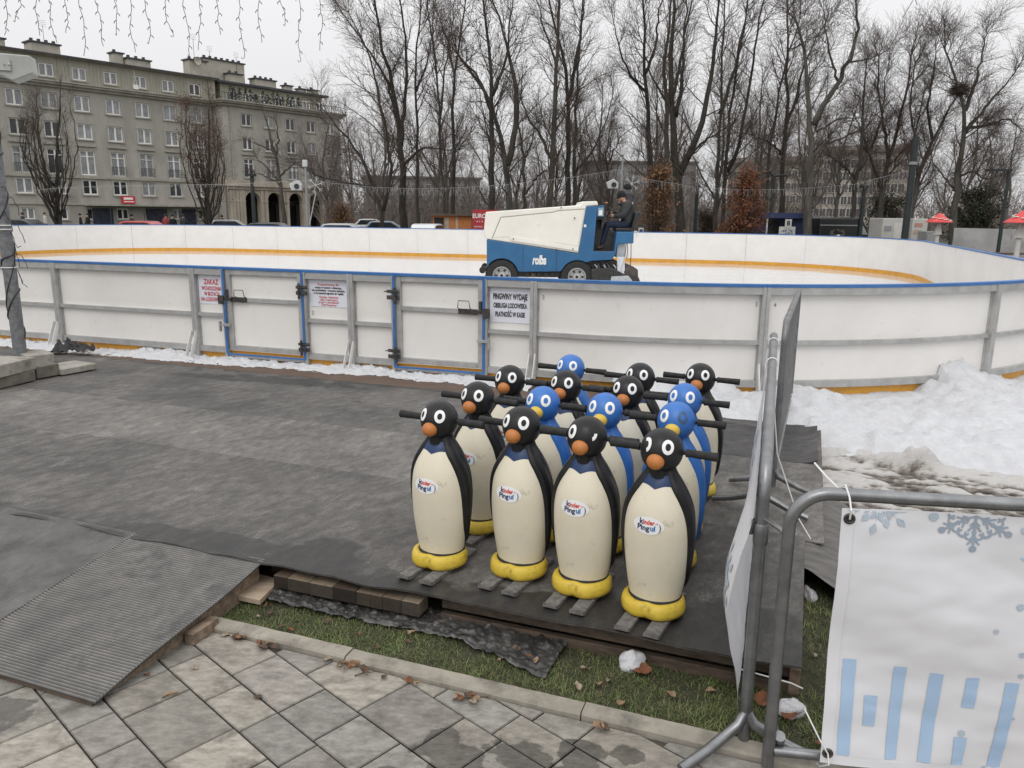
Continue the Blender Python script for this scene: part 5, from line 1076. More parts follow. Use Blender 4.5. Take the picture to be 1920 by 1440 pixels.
mb = MB(); mb.box(LX0, LX1, -0.5, 0.1, 12.12, 12.30); mb.box(LX0, LX1, -0.62, 0.1, 12.302, 12.42); mb.box(LX0, LX1, -0.25, 0.05, 11.9, 12.118); mb.build('cornice', BM['trim'], bld, smooth=0)
mb = MB(); mb.box(LX0, LX1, -0.14, 0.02, 4.36, 4.56); mb.box(LX0, LX1, -0.10, 0.02, 2.02, 2.14); mb.build('string_course', BM['trim'], bld, smooth=0)
# attic storey
ah = []; aw = []
for k in range(-3, 7): c = 1.05+2.7*k-0.15; ah.append((c-0.6, c+0.6, 12.72, 13.8)); aw.append(ah[-1])
mb = MB(); facade(mb, LX0, 19.3, 12.42, 14.45, -0.05, ah, 0.12)
x = LX0
while x < 19.2:
    if not any(a-0.12 < x < b+0.12 for a, b, _, _ in ah): mb.box(x, x+0.06, -0.09, -0.052, 12.5, 14.3)
    x += 0.3
mb.build('attic_wall', BM['attic'], bld, smooth=0)
for a in aw: window(a[0], a[1], a[2], a[3], -0.05, surround=False, fr=BM['frame'])
mb = MB(); mb.box(LX0, 19.4, -0.55, 0.2, 14.40, 14.56); mb.build('eaves', BM['trim'], bld, smooth=0)
mb = MB(); mb.prism([(-0.66, 14.565), (5.5, 15.15), (11.2, 14.5), (11.2, 14.2), (-0.66, 14.44)], LX0, 19.5, lambda u, v, w: (w, u, v)); mb.build('roof', BM['roof'], bld, smooth=0)
def chimney(x, y, w, d, z0, z1, caps=True):
    z1 -= 0.45
    mb = MB(); mb.box(x, x+w, y, y+d, z0, z1); c = mb.build('chimney', BM['chim'], bld, smooth=0, bevel=0.02)
    mb = MB(); mb.box(x-0.12, x+w+0.12, y-0.12, y+d+0.12, z1, z1+0.12)
    n = max(1, int(w/0.6))
    for k in range(n): mb.box(x+0.1+k*w/n, x+0.32+k*w/n, y+0.2, y+0.42, z1+0.12, z1+0.36)
    mb.build('chimney_cap', BM['roof'], c, smooth=0)
chimney(3.2, 1.6, 2.4, 1.4, 14.2, 16.1); chimney(11.6, 1.8, 2.2, 1.3, 14.2, 16.0); chimney(10.6, 2.4, 0.9, 1.0, 14.2, 16.4); chimney(17.2, 0.8, 1.9, 1.2, 14.2, 16.6); chimney(-1.2, 2, 2.6, 1.4, 14.2, 16.0)
# right wing, 2 m proud, with arcade
RX0, RX1, RY = 18.85, 33.3, -2.0; rh = []; rwn = []
rc = [21.4+2.65*k for k in range(5)]
for c in rc:
    for z0, z1, tl in ((10.1, 11.3, 0), (7.75, 9.0, 0), (5.0, 6.9, 1)): rh.append((c-0.58, c+0.58, z0, z1)); rwn.append((c-0.58, c+0.58, z0, z1, tl))
mb = MB(); facade(mb, RX0, RX1, 4.72, 12.1, RY, rh, 0.16); mb.quad((RX0, 0, 0), (RX0, RY, 0), (RX0, RY, 12.1), (RX0, 0, 12.1)); mb.quad((RX1, RY, 0), (RX1, 11, 0), (RX1, 11, 12.1), (RX1, RY, 12.1)); mb.build('wall', BM['wall'], bld, smooth=0)
for w in rwn: window(w[0], w[1], w[2], w[3], RY, bool(w[4]))
mb = MB(); mb.box(RX0-0.5, RX1+0.5, RY-0.6, 0.1, 12.12, 12.28); mb.box(RX0-0.6, RX1+0.6, RY-0.75, 0.08, 12.282, 12.40); mb.box(RX0-0.25, RX1+0.25, RY-0.28, 0.06, 11.88, 12.118); mb.build('cornice', BM['trim'], bld, smooth=0)
mb = MB(); mb.box(RX0-0.2, RX1+0.2, RY-0.32, 0.05, 4.10, 4.22); mb.box(RX0-0.1, RX1+0.1, RY-0.16, 0.02, 4.222, 4.718); mb.box(RX0-0.12, RX1+0.12, RY-0.14, RY-0.01, 3.80, 4.098); mb.build('string_course', BM['stone'], bld, smooth=0)
# arcade wall with round arches
mb = MB(); aw_, zs_, rt_ = 0.86, 2.72, 0.86; arcs = [21.62+2.66*k for k in range(5)]; edges = [RX0]
for c in arcs: edges += [c-aw_, c+aw_]
edges.append(RX1)
for i in range(0, len(edges), 2): mb.box(edges[i], edges[i+1], RY+0.02, RY+0.6, -0.2, 3.798)
for c in arcs:
    n = 14
    for k in range(n):
        t0, t1 = math.pi*k/n, math.pi*(k+1)/n; a = (c+aw_*math.cos(t0), zs_+aw_*math.sin(t0)); b = (c+aw_*math.cos(t1), zs_+aw_*math.sin(t1))
        mb.quad((b[0], RY+0.02, b[1]), (a[0], RY+0.02, a[1]), (a[0], RY+0.02, 3.798), (b[0], RY+0.02, 3.798)); mb.quad((a[0], RY+0.02, a[1]), (b[0], RY+0.02, b[1]), (b[0], RY+0.6, b[1]), (a[0], RY+0.6, a[1]))
mb.build('arcade', BM['stone'], bld, smooth=0)
mb = MB()
for i in range(0, len(edges), 2):
    x0, x1 = edges[i], edges[i+1]
    for q in (0.22, 0.78) if x1-x0 < 1.5 else (0.12, 0.3, 0.5, 0.7, 0.88): xx = x0+(x1-x0)*q; mb.box(xx-0.16, xx+0.16, RY-0.07, RY+0.019, 0, 3.72)
    mb.box(x0+0.02, x1-0.02, RY-0.1, RY+0.018, 2.55, 2.70)
mb.build('pilaster', BM['stone'], bld, smooth=0)
mb = MB(); mb.quad((RX0+0.05, 1.2, 0), (RX1-0.05, 1.2, 0), (RX1-0.05, 1.2, 3.75), (RX0+0.05, 1.2, 3.75)); mb.quad((RX0+0.05, RY+0.6, 3.75), (RX1-0.05, RY+0.6, 3.75), (RX1-0.05, 1.2, 3.75), (RX0+0.05, 1.2, 3.75)); mb.build('arcade_back', BM['dark'], bld, smooth=0)
for c in arcs:
    mb = MB(); mb.box(c-0.5, c+0.5, 1.05, 1.18, 0, 2.4); mb.build('door', M('arcade_door', (0.045, 0.03, 0.022), (0.07, 0.05, 0.035), sc=4, rough=0.6), bld, smooth=0)
# terrace attic, set back
mb = MB(); mb.box(RX0+1.2, RX1-0.6, 0.3, 10, 12.42, 14.3); mb.build('attic_wall', BM['attic'], bld, smooth=0)
mb = MB(); mb.box(RX0+0.6, RX1, -0.3, 10.5, 14.302, 14.5); mb.build('roof', BM['roof'], bld, smooth=0)
for k in range(7): xx = RX0+2.2+k*1.8; window(xx, xx+0.9, 12.6, 13.7, 0.29, surround=False, dep=-0.02)
mb = MB()
for k in range(48): x = RX0-0.3+k*0.31; mb.bar((x, RY-0.45, 12.4), (x, RY-0.45, 13.05), 0.03, 0.03)
mb.bar((RX0-0.4, RY-0.45, 13.05), (RX0+14.4, RY-0.45, 13.05), 0.05, 0.05); mb.build('terrace_railing', BM['roof'], bld, smooth=0)
rt2 = random.Random(2)
for k in range(14):
    x = RX0+0.9+k*0.62+rt2.uniform(-.15, .15); h = rt2.uniform(0.8, 1.5); mb = MB()
    for q in range(160): t = rt2.random(); r = 0.32*(1-t)**0.7+0.05; a = rt2.random()*6.28; rr_ = r*math.sqrt(rt2.random()); p = Vector((x+rr_*math.cos(a), RY+0.1+rr_*math.sin(a), 12.42+t*h)); d = Vector((rt2.uniform(-1, 1), rt2.uniform(-1, 1), rt2.uniform(-.3, 1)))*0.12; e = Vector((rt2.uniform(-1, 1), rt2.uniform(-1, 1), rt2.uniform(-1, 1)))*0.08; mb.poly([p, p+d+e, p+d-e])
    mb.build('terrace_shrub', BM['shrub'], bld, smooth=0)
chimney(19.5, 2, 4.6, 2.6, 14.3, 17.2); chimney(21.6, 0.9, 1.5, 0.9, 14.3, 15.9); chimney(25.0, 1.5, 2.6, 1.1, 14.3, 15.9); chimney(28.6, 1.2, 0.9, 0.8, 14.3, 15.6); chimney(30.6, 1.4, 0.9, 0.8, 14.3, 15.5); chimney(32.3, 1.6, 1.0, 0.8, 14.3, 15.6)
mb = MB(); mb.tube([(18.6, -0.12, 0), (18.6, -0.12, 14.4)], 0.07, 6); mb.tube([(19.5, RY-0.1, 4.8), (19.5, RY-0.1, 12)], 0.06, 6); mb.build('drainpipe', BM['trim'], bld, smooth=0)
for x, y, h in ((17.9, 1, 2.2), (20.3, 2.2, 1.6), (23.2, 2, 1.4), (32.8, 2, 1.5), (4.5, 2, 1.2)):
    mb = MB(); mb.tube([(x, y, 15.2), (x, y, (16.0 if x < 24 else 15.0)+h)], 0.02, 4)
    for k in range(4): mb.tube([(x-0.3, y, (16.4 if x < 24 else 15.4)+h-0.15*k), (x+0.3, y, (16.4 if x < 24 else 15.4)+h-0.15*k)], 0.012, 3)
    mb.build('aerial', BM['roof'], bld, smooth=0)
mb = MB(); fnd = lambda x, y, z: (17.9+x, 0.5-z, 16.1+y); mb.lathe([(0.02, 0.0), (0.25, 0.03), (0.38, 0.12)], 20, fn=fnd, cap=False); mb.build('satellite_dish', BM['chim'], bld)
mb = MB(); mb.box(10.9, 11.35, -0.35, -0.06, 12.55, 12.95); mb.tube([(11.3, -0.15, 12.9), (11.1, -0.15, 14.2)], 0.03, 5); mb.build('air_conditioner', BM['frame'], bld, smooth=0)
# shop canopy and shop fronts at street level
mb = MB(); mb.box(5.6, 17.2, -1.3, -0.02, 1.98, 2.10); mb.build('canopy', BM['trim'], bld, smooth=0)
for x0, x1 in ((6.2, 8.0), (11.2, 13.2), (14.8, 16.2)):
    mb = MB(); mb.box(x0, x1, -0.16, -0.03, 0.1, 1.75); mb.build('shop_window', M('shop_glass', (0.03, 0.035, 0.06), (0.06, 0.065, 0.09), sc=2, rough=0.15), bld, smooth=0)
mb = MB()
for x in (7.3, 10.4, 13.9, 16.6): mb.tube([(x, -1.2, 0), (x, -1.2, 1.98)], 0.04, 5)
mb.build('canopy_post', BM['roof'], bld, smooth=0)
sg = empty('shop_sign', (9.55, -0.1, 2.55), 0, None, None, None, bld)
mb = MB(); mb.box(-0.62, 0.62, -0.08, 0.05, -0.36, 0.36); sp = mb.build('sign_panel', M('red_sign', (0.50, 0.035, 0.045), rough=0.5), sg, smooth=0)
mb = MB(); mb.box(-0.45, 0.40, -0.09, -0.081, 0.02, 0.22); mb.box(-0.45, 0.5, -0.09, -0.081, -0.2, -0.12); mb.build('sign_stripe', BM['frame'], sg, smooth=0)
# ------------------------------------------------------------------ far blocks seen through the trees
FW = M('far_wall', (0.36, 0.325, 0.28), (0.42, 0.385, 0.335), sc=0.4, rough=1.0); FG = M('far_grey', (0.20, 0.20, 0.205), (0.26, 0.26, 0.265), sc=0.3, rough=1.0); FRM = M('far_frame', (0.50, 0.48, 0.44), rough=0.8); FR_ = M('far_roof', (0.16, 0.13, 0.115), rough=1.0); FP = M('far_pane', (0.07, 0.072, 0.08), rough=0.3)
def far_block(px0, px1, Y0, Y1, ztop, mat, label, cols_n, rows_n, zlo=1.2, mans=True):
    p, q = AY(px0, 410, Y0), AY(px1, 410, Y1); d = Vector((q.x-p.x, q.y-p.y, 0)); L_ = d.length; root = empty('far_building', (p.x, p.y, 0), math.atan2(d.y, d.x), label, 'building')
    mb = MB(); mb.box(0, L_, 0, 10, 0, ztop); mb.build('wall', mat, root, smooth=0)
    mb = MB(); mb.box(-0.4, L_+0.4, -0.4, 10.4, ztop, ztop+0.35); 
    if mans: mb.prism([(0.6, ztop+0.35), (9.4, ztop+0.35), (7.5, ztop+1.1), (2.5, ztop+1.1)], 0, L_, lambda u, v, w: (w, u, v))
    mb.build('roof', FR_, root, smooth=0)
    n = 0
    for r in range(rows_n):
        for c in range(cols_n):
            if n >= 96: break
            n += 1; x = L_*(c+0.5)/cols_n; z = zlo+(ztop-0.8-zlo)*(r+0.3)/rows_n; mb = MB(); mb.box(x-0.40, x+0.40, -0.06, 0.01, z, z+1.1); w = mb.build('window', FRM, root, smooth=0); mb = MB(); mb.box(x-0.33, x-0.03, -0.08, -0.05, z+0.07, z+1.03); mb.box(x+0.03, x+0.33, -0.08, -0.05, z+0.07, z+1.03); mb.build('pane', FP, w, smooth=0)
far_block(1535, 1690, 105, 100, 9.6, FW, 'far pale block with rows of small windows, seen between trees on the right', 12, 5)
far_block(1360, 1535, 120, 112, 9.0, FW, 'far brownish block behind the rust-coloured bush', 16, 4)
far_block(1100, 1300, 150, 150, 11, FG, 'far grey block behind the driver', 14, 4, mans=False)
far_block(690, 900, 140, 145, 7.5, FG, 'far grey block behind the red sign', 16, 3, mans=False)
# ================================================================== TREES
TM = dict(
    bark=M('grey_bark', (0.042, 0.037, 0.031), (0.092, 0.083, 0.070), sc=6, rough=0.95, stretch=(1, 1, 0.2), bump=0.02, bsc=12),
    bark_dark=M('dark_bark', (0.022, 0.018, 0.015), (0.055, 0.047, 0.039), sc=6, rough=0.95, stretch=(1, 1, 0.2), bump=0.02, bsc=12, dirt=(0.030, 0.036, 0.016), dsc=2, dlo=0.5),
    bark_pale=M('pale_bark', (0.050, 0.046, 0.040), (0.115, 0.106, 0.092), sc=5, rough=0.95, stretch=(1, 1, 0.25), bump=0.02, bsc=12),
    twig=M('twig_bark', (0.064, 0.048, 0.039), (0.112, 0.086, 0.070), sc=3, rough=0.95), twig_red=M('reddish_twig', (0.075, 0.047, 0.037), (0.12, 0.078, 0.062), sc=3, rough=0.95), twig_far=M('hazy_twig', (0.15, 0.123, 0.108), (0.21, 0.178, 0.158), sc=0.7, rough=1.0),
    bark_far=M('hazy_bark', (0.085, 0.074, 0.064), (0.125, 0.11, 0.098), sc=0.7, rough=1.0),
    leaf_rust=M('rust_leaf', (0.24, 0.085, 0.035), (0.13, 0.052, 0.026), sc=4, rough=0.8), leaf_orange=M('orange_leaf', (0.28, 0.135, 0.045), (0.17, 0.09, 0.04), sc=3, rough=0.8), leaf_dead=M('clinging_leaf', (0.075, 0.045, 0.030), (0.045, 0.030, 0.022), sc=3, rough=0.9), needle=M('dark_needle', (0.016, 0.024, 0.012), (0.040, 0.048, 0.026), sc=2, rough=0.9),
    leaf_br=M('brown_leaf', (0.16, 0.085, 0.045), (0.10, 0.06, 0.035), sc=3, rough=0.85))
def unit(v): return v/np.maximum(1e-9, np.linalg.norm(v, axis=-1, keepdims=True))
def polyline(p0, d, L, K, rng, up, wob):                   # N branches of K points
    N = len(p0); P = np.zeros((N, K, 3)); P[:, 0] = p0; step = (L/(K-1))[:, None]; d = d.copy()
    for k in range(1, K):
        d = unit(d + rng.normal(0, wob, (N, 3)) + np.array([0, 0, up])); P[:, k] = P[:, k-1]+d*step
    return P
def spawn(P, R, n, rng, t0, t1, ang, lenf, rf, K, up, wob, lenvar=0.35, taper=0.25):
    """n children on each parent polyline; lenf(t) length; returns points, radii"""
    N, K0, _ = P.shape; idx = np.repeat(np.arange(N), n); t = np.clip(np.tile((np.arange(n)+0.5)/n, N) + rng.uniform(-0.5/n, 0.5/n, N*n), 0, 0.999)*(t1-t0)+t0
    x = t*(K0-1); i = np.minimum(x.astype(int), K0-2); f = (x-i)[:, None]
    p = P[idx, i]*(1-f)+P[idx, i+1]*f; tan = unit(P[idx, i+1]-P[idx, i]); r = R[idx, i]*(1-f[:, 0])+R[idx, i+1]*f[:, 0]
    rnd = unit(rng.normal(0, 1, (N*n, 3))); perp = unit(rnd - tan*(rnd*tan).sum(-1, keepdims=True))
    a = R_(ang)*rng.uniform(0.65, 1.35, N*n)[:, None]; d = unit(tan*np.cos(a)+perp*np.sin(a))
    L = lenf(t)*rng.uniform(1-lenvar, 1+lenvar, N*n); Q_ = polyline(p, d, L, K, rng, up, wob)
    r0 = np.minimum(r*0.75, rf*np.sqrt(np.maximum(L, 0.05))); RR = r0[:, None]*(1-(1-taper)*np.linspace(0, 1, K))[None]
    return Q_, RR
def segs(P, R): return P[:, :-1].reshape(-1, 3), P[:, 1:].reshape(-1, 3), R[:, :-1].reshape(-1), R[:, 1:].reshape(-1)
def seg_mesh(name, parts, mat, sides=3, leaves=None, leafmat=None, parent=None):
    A = np.concatenate([p[0] for p in parts]); B = np.concatenate([p[1] for p in parts]); ra = np.concatenate([p[2] for p in parts]); rb_ = np.concatenate([p[3] for p in parts])
    d = unit(B-A); ref = np.where(np.abs(d[:, 2:3]) < 0.9, np.array([[0, 0, 1.0]]), np.array([[1.0, 0, 0]])); u = unit(np.cross(d, ref)); w = np.cross(d, u); n = len(A); V = np.zeros((n, 2*sides, 3))
    for k in range(sides):
        a = 2*math.pi*k/sides; o = u*math.cos(a)+w*math.sin(a); V[:, k] = A+o*ra[:, None]; V[:, sides+k] = B+o*rb_[:, None]
    base = (np.arange(n)*2*sides)[:, None, None]; q = np.array([[k, (k+1) % sides, sides+(k+1) % sides, sides+k] for k in range(sides)])[None]
    F = (base+q).reshape(-1, 4); V = V.reshape(-1, 3); nf = len(F); mi = np.zeros(nf, np.int32)
    if leaves is not None and len(leaves[0]):
        c, s = leaves; m_ = len(c); rng = np.random.default_rng(1); e1 = unit(rng.normal(0, 1, (m_, 3)))*s[:, None]; e2 = unit(rng.normal(0, 1, (m_, 3)))*s[:, None]*0.6
        LV = np.stack([c-e1, c+e2, c+e1, c-e2], 1).reshape(-1, 3); LF = (np.arange(m_)*4)[:, None]+np.arange(4)[None]+len(V); V = np.concatenate([V, LV]); F = np.concatenate([F, LF]); mi = np.concatenate([mi, np.ones(m_, np.int32)])
    me = bpy.data.meshes.new(name); me.vertices.add(len(V)); me.vertices.foreach_set('co', V.astype(np.float32).ravel()); me.loops.add(len(F)*4); me.loops.foreach_set('vertex_index', F.astype(np.int32).ravel())
    me.polygons.add(len(F)); me.polygons.foreach_set('loop_start', np.arange(0, len(F)*4, 4, dtype=np.int32)); me.materials.append(mat)
    if leafmat: me.materials.append(leafmat)
    me.polygons.foreach_set('material_index', mi); me.update(calc_edges=True); o = bpy.data.objects.new(name, me); COL.objects.link(o)
    if parent: o.parent = parent
    return o
def tree(stems, seed, label, group=None, bark='bark', twig='twig', dens=1.0, l1=2.3, l1n=15, ang=42, up=0.09, start=0.25, leaves=0, leafmat='leaf_dead', leafsize=0.05, name='bare_tree', l2=0.62, tw=0.0062):
    """stems: list of (points, r0, r1) in world space; the first begins at the ground"""
    rng = np.random.default_rng(seed); base = Vector(stems[0][0][0]); root = empty(name, base, 0, label, 'tree', group); b = np.array(base)
    mb = MB(); SP, SR = [], []
    for pts, r0, r1 in stems:
        pts = np.array([np.array(p) for p in pts])-b; n = 14; cl = np.concatenate([[0], np.cumsum(np.linalg.norm(np.diff(pts, axis=0), axis=1))]); tt = np.linspace(0, cl[-1], n)
        pp = np.stack([np.interp(tt, cl, pts[:, k]) for k in range(3)], 1); sm = pp.copy()
        for _ in range(2): sm[1:-1] = (sm[:-2]+2*sm[1:-1]+sm[2:])/4
        sm[1:-1] += rng.normal(0, 0.035, (n-2, 3))*np.array([1, 1, 0.3]); rr = r0+(r1-r0)*np.linspace(0, 1, n)**0.85
        if pts[0][2] < 0.05 and r0 > 0.08: rr[0] *= 1.35
        mb.tube([Vector(p) for p in sm], list(rr), 9); SP.append(sm); SR.append(rr)
    mb.build('trunk', TM[bark], root, smooth=2)
    parts = []; lv = []
    P1, R1 = [], []
    for sm, rr in zip(SP, SR):
        Ls = np.linalg.norm(np.diff(sm, axis=0), axis=1).sum(); st = start if sm[0][2] < 0.5 else 0.08; n1 = max(4, int(l1n*dens*Ls/10))
        p, r = spawn(sm[None], rr[None], n1, rng, st, 1.0, ang, lambda t: l1*(1.15-0.75*t)*min(1.2, Ls/8), 0.024, 7, up, 0.12); P1.append(p); R1.append(r)
        p, r = spawn(sm[None], rr[None], 3, rng, 0.97, 1.0, 25, lambda t: l1*0.6+0*t, 0.02, 7, up, 0.1); P1.append(p); R1.append(r)
    P1, R1 = np.concatenate(P1), np.concatenate(R1); parts.append(segs(P1, R1))
    P2, R2 = spawn(P1, R1, max(3, int(7*dens)), rng, 0.15, 1.0, 40, lambda t: l1*l2*(1.1-0.6*t), 0.0125, 5, up*0.9, 0.14); parts.append(segs(P2, R2))
    P3, R3 = spawn(P2, R2, max(3, int(6*dens)), rng, 0.12, 1.0, 42, lambda t: 0.55*(1.1-0.4*t)+0*t, tw, 4, up*0.7, 0.18, taper=0.5); R3 = np.maximum(R3, 0.0034); parts.append(segs(P3, R3))
    P4, R4 = spawn(P1, R1, max(3, int(5*dens)), rng, 0.2, 1.0, 45, lambda t: 0.5+0*t, tw, 4, up*0.7, 0.18, taper=0.5); parts.append(segs(P4, np.maximum(R4, 0.0036)))
    L = None
    if leaves:
        src = np.concatenate([P3[:, -1], P3[:, 2], P4[:, -1]]); k = rng.choice(len(src), min(leaves, len(src)*3)) if leaves > len(src) else rng.choice(len(src), leaves, replace=False)
        L = (src[k]+rng.normal(0, 0.06, (len(k), 3)), leafsize*rng.uniform(0.6, 1.3, len(k)))
    seg_mesh('crown', parts, TM[twig], 3, L, TM[leafmat] if leaves else None, root); return root
def stem(Y, pix, dy=0.0):                                  # a stem surveyed against the photograph; Y drifts by dy up the stem
    n = len(pix); return [AY(x, y, Y+dy*k/max(1, n-1)) for k, (x, y) in enumerate(pix)]
def ground_at(px, Y, py=440): p = AY(px, py, Y); return Vector((p.x, p.y, -0.05))
def T(Y, base_x, lines, seed, label, r=0.2, **kw):
    st = []; rr = random.Random(seed)
    for k, (pix, r0, r1) in enumerate(lines):
        pts = stem(Y, pix, 0 if k == 0 else rr.uniform(-1.2, 1.2)); 
        if k == 0: pts = [ground_at(base_x, Y)]+pts
        st.append((pts, r0, r1))
    return tree(st, seed, label, **kw)
c2 = lambda *L: [(600+x/2.909, y/2.909) for x, y in L]
c3 = lambda *L: [(1260+x/2.909, y/2.909) for x, y in L]
GP = 'tall bare trees behind the rink'
T(42, 717, [(c2((340, 1200), (300, 1020), (230, 860), (140, 740), (20, 600)), .13, .03), (c2((345, 1150), (400, 900), (330, 600), (280, 300), (150, 60)), .11, .02), (c2((300, 1020), (150, 1000), (-20, 960), (-120, 900)), .06, .015)], 101, 'bare tree with a low forked trunk beside the right end of the grey building', bark='bark_dark', group=GP, dens=1.25, up=0.06)
T(44, 757, [(c2((455, 1200), (450, 950), (430, 700), (400, 480), (350, 320), (300, 60), (290, -60)), .24, .04), (c2((440, 800), (470, 560), (480, 300), (440, 40), (430, -80)), .13, .03), (c2((425, 650), (360, 420), (220, 200), (130, 80)), .10, .02), (c2((452, 900), (560, 800), (700, 820)), .09, .02)], 102, 'broad bare tree with a mossy trunk and many rising stems, left of the red sign', bark='bark_dark', group=GP, dens=1.2)
T(47, 784, [(c2((535, 1200), (530, 800), (520, 500), (520, 250), (560, 0), (560, -80)), .13, .03), (c2((525, 500), (600, 300), (620, 60)), .07, .02)], 103, 'slender bare tree between the mossy one and the orange kiosk', group=GP)
T(46, 838, [(c2((690, 1200), (660, 980), (655, 640), (640, 420), (600, 200), (580, -60)), .11, .03), (c2((655, 640), (680, 380), (720, 150), (730, -60)), .07, .02)], 104, 'bare tree standing directly behind the orange kiosk', group=GP, dens=1.1)
T(43, 847, [(c2((720, 1200), (730, 950), (725, 600), (735, 420), (745, 300), (790, 100), (800, -60)), .14, .03), (c2((732, 420), (700, 250), (640, 60)), .07, .02)], 105, 'straight bare tree between the orange kiosk and the red sign', bark='bark_dark', group=GP, leaves=500, dens=1.15)
T(40, 921, [(c2((935, 1200), (935, 900), (940, 620), (930, 450), (930, 280), (900, 80), (880, -80)), .20, .04), (c2((930, 600), (860, 400), (760, 320), (700, 200)), .09, .02), (c2((940, 520), (1010, 350), (1030, 150), (1060, -40)), .09, .02)], 106, 'dark mossy bare trunk above the front of the ice resurfacer', bark='bark_dark', group=GP, dens=1.2, leaves=700)
T(41, 957, [(c2((1040, 1200), (1030, 1000), (1015, 900), (975, 720), (945, 580), (880, 450), (800, 380), (740, 280)), .23, .04), (c2((1020, 900), (1065, 720), (1080, 560), (1060, 400), (1010, 210), (960, 60), (930, -60)), .18, .03)], 107, 'bare tree forking in a wide V above the resurfacer tank', bark='bark_pale', group=GP, dens=1.15, leaves=600)
T(39, 981, [(c2((1105, 1200), (1115, 1050), (1110, 850), (1090, 720), (1060, 560)), .13, .03), (c2((1115, 1060), (1190, 960), (1230, 930)), .06, .03), (c2((1110, 900), (1160, 760), (1180, 640)), .05, .015)], 108, 'small twisted bare tree with a stubby side limb, above the resurfacer', bark='bark_dark', group=GP, l1=1.2, dens=0.9)
T(40, 1030, [(c2((1248, 1200), (1258, 1000), (1275, 800), (1278, 620), (1290, 350), (1300, 120), (1310, -80)), .20, .05), (c2((1265, 870), (1190, 720), (1130, 640), (1100, 540)), .10, .03), (c2((1280, 720), (1330, 640), (1400, 560)), .06, .02), (c2((1290, 350), (1230, 180), (1180, 0)), .07, .02)], 109, 'bare tree with a burr at its foot, behind the high end of the tank', bark='bark', group=GP, dens=1.15)
T(42, 1064, [(c2((1350, 1200), (1355, 900), (1350, 600), (1370, 400), (1330, 330), (1280, 180), (1240, -60)), .19, .04), (c2((1352, 560), (1400, 320), (1430, 100), (1450, -80)), .12, .03)], 110, 'bare tree with two close stems, left of the driver', bark='bark_dark', group=GP, dens=1.15)
T(44, 1078, [(c2((1392, 1200), (1385, 900), (1400, 600), (1410, 320), (1425, 60), (1435, -80)), .13, .03), (c2((1390, 950), (1500, 800), (1570, 640), (1600, 500)), .07, .02)], 111, 'slim bare tree just left of the driver, leaning right', group=GP)
T(48, 1140, [(c2((1575, 1200), (1570, 1000), (1560, 840), (1580, 700)), .10, .03), (c2((1565, 900), (1500, 760), (1420, 720)), .05, .015), (c2((1570, 900), (1640, 740), (1720, 690)), .05, .015)], 112, 'low bare tree with arching limbs directly behind the driver', group=GP, l1=1.6, dens=1.2, up=-0.01)
T(42, 1219, [(c2((1805, 1200), (1802, 900), (1795, 700), (1775, 450), (1765, 250), (1770, 40), (1760, -80)), .19, .04), (c2((1780, 500), (1700, 430), (1640, 300), (1600, 120)), .08, .02), (c2((1775, 400), (1830, 260), (1850, 60), (1880, -60)), .09, .02)], 113, 'tall straight bare tree rising from the orange-leaved bush', bark='bark_dark', group=GP, dens=1.15)
T(41, 1246, [(c2((1860, 1200), (1880, 940), (1905, 700), (1880, 500), (1870, 380), (1890, 220), (1920, 0), (1930, -80)), .20, .04), (c2((1895, 620), (1960, 400), (1990, 200), (2000, -40)), .10, .03), (c2((1890, 560), (1800, 400), (1740, 180)), .06, .02)], 114, 'bare tree with a kinked trunk right of the orange-leaved bush', bark='bark', group=GP, dens=1.1)
T(38, 1275, [(c3((45, 1260), (35, 980), (15, 760), (-10, 480), (0, 250), (10, 20), (10, -60)), .26, .06), (c3((40, 950), (95, 860), (140, 740), (190, 590), (225, 400), (240, 180), (260, -60)), .18, .04), (c3((20, 640), (60, 450), (60, 240), (110, 0)), .11, .03), (c3((90, 860), (180, 760), (245, 730), (300, 690)), .07, .02)], 115, 'stout bare tree splitting low into several tall stems, left of the rust-coloured bush', bark='bark_dark', group=GP, dens=1.1)
T(43, 1342, [(c3((240, 1260), (245, 900), (265, 640), (270, 440), (280, 200), (290, -60)), .13, .03), (c3((262, 620), (310, 500), (360, 280), (410, 60), (420, -60)), .11, .03)], 116, 'thin pair of bare stems behind the left side of the rust bush', bark='bark', group=GP)
T(42, 1356, [(c3((270, 1260), (285, 960), (320, 600), (370, 300), (400, 120), (420, -60)), .13, .03), (c3((300, 940), (380, 740), (420, 500), (450, 260), (500, 0), (520, -60)), .11, .03)], 117, 'bare tree with straight stems slanting right above the rust bush', bark='bark_dark', group=GP, dens=1.1)
T(44, 1443, [(c3((520, 1260), (520, 900), (560, 640), (600, 420), (640, 250), (700, 100)), .13, .03)], 118, 'leaning slim bare tree right of the rust bush', group=GP, dens=1.2)
T(41, 1466, [(c3((600, 1260), (600, 950), (625, 700), (640, 500), (620, 330), (640, 120), (630, -20)), .17, .03), (c3((620, 680), (690, 520), (700, 400), (760, 260), (840, 120)), .09, .02), (c3((610, 850), (540, 780), (440, 740)), .06, .015)], 119, 'bare tree directly behind the blue kiosk', bark='bark_dark', group=GP, dens=1.3, leaves=400)
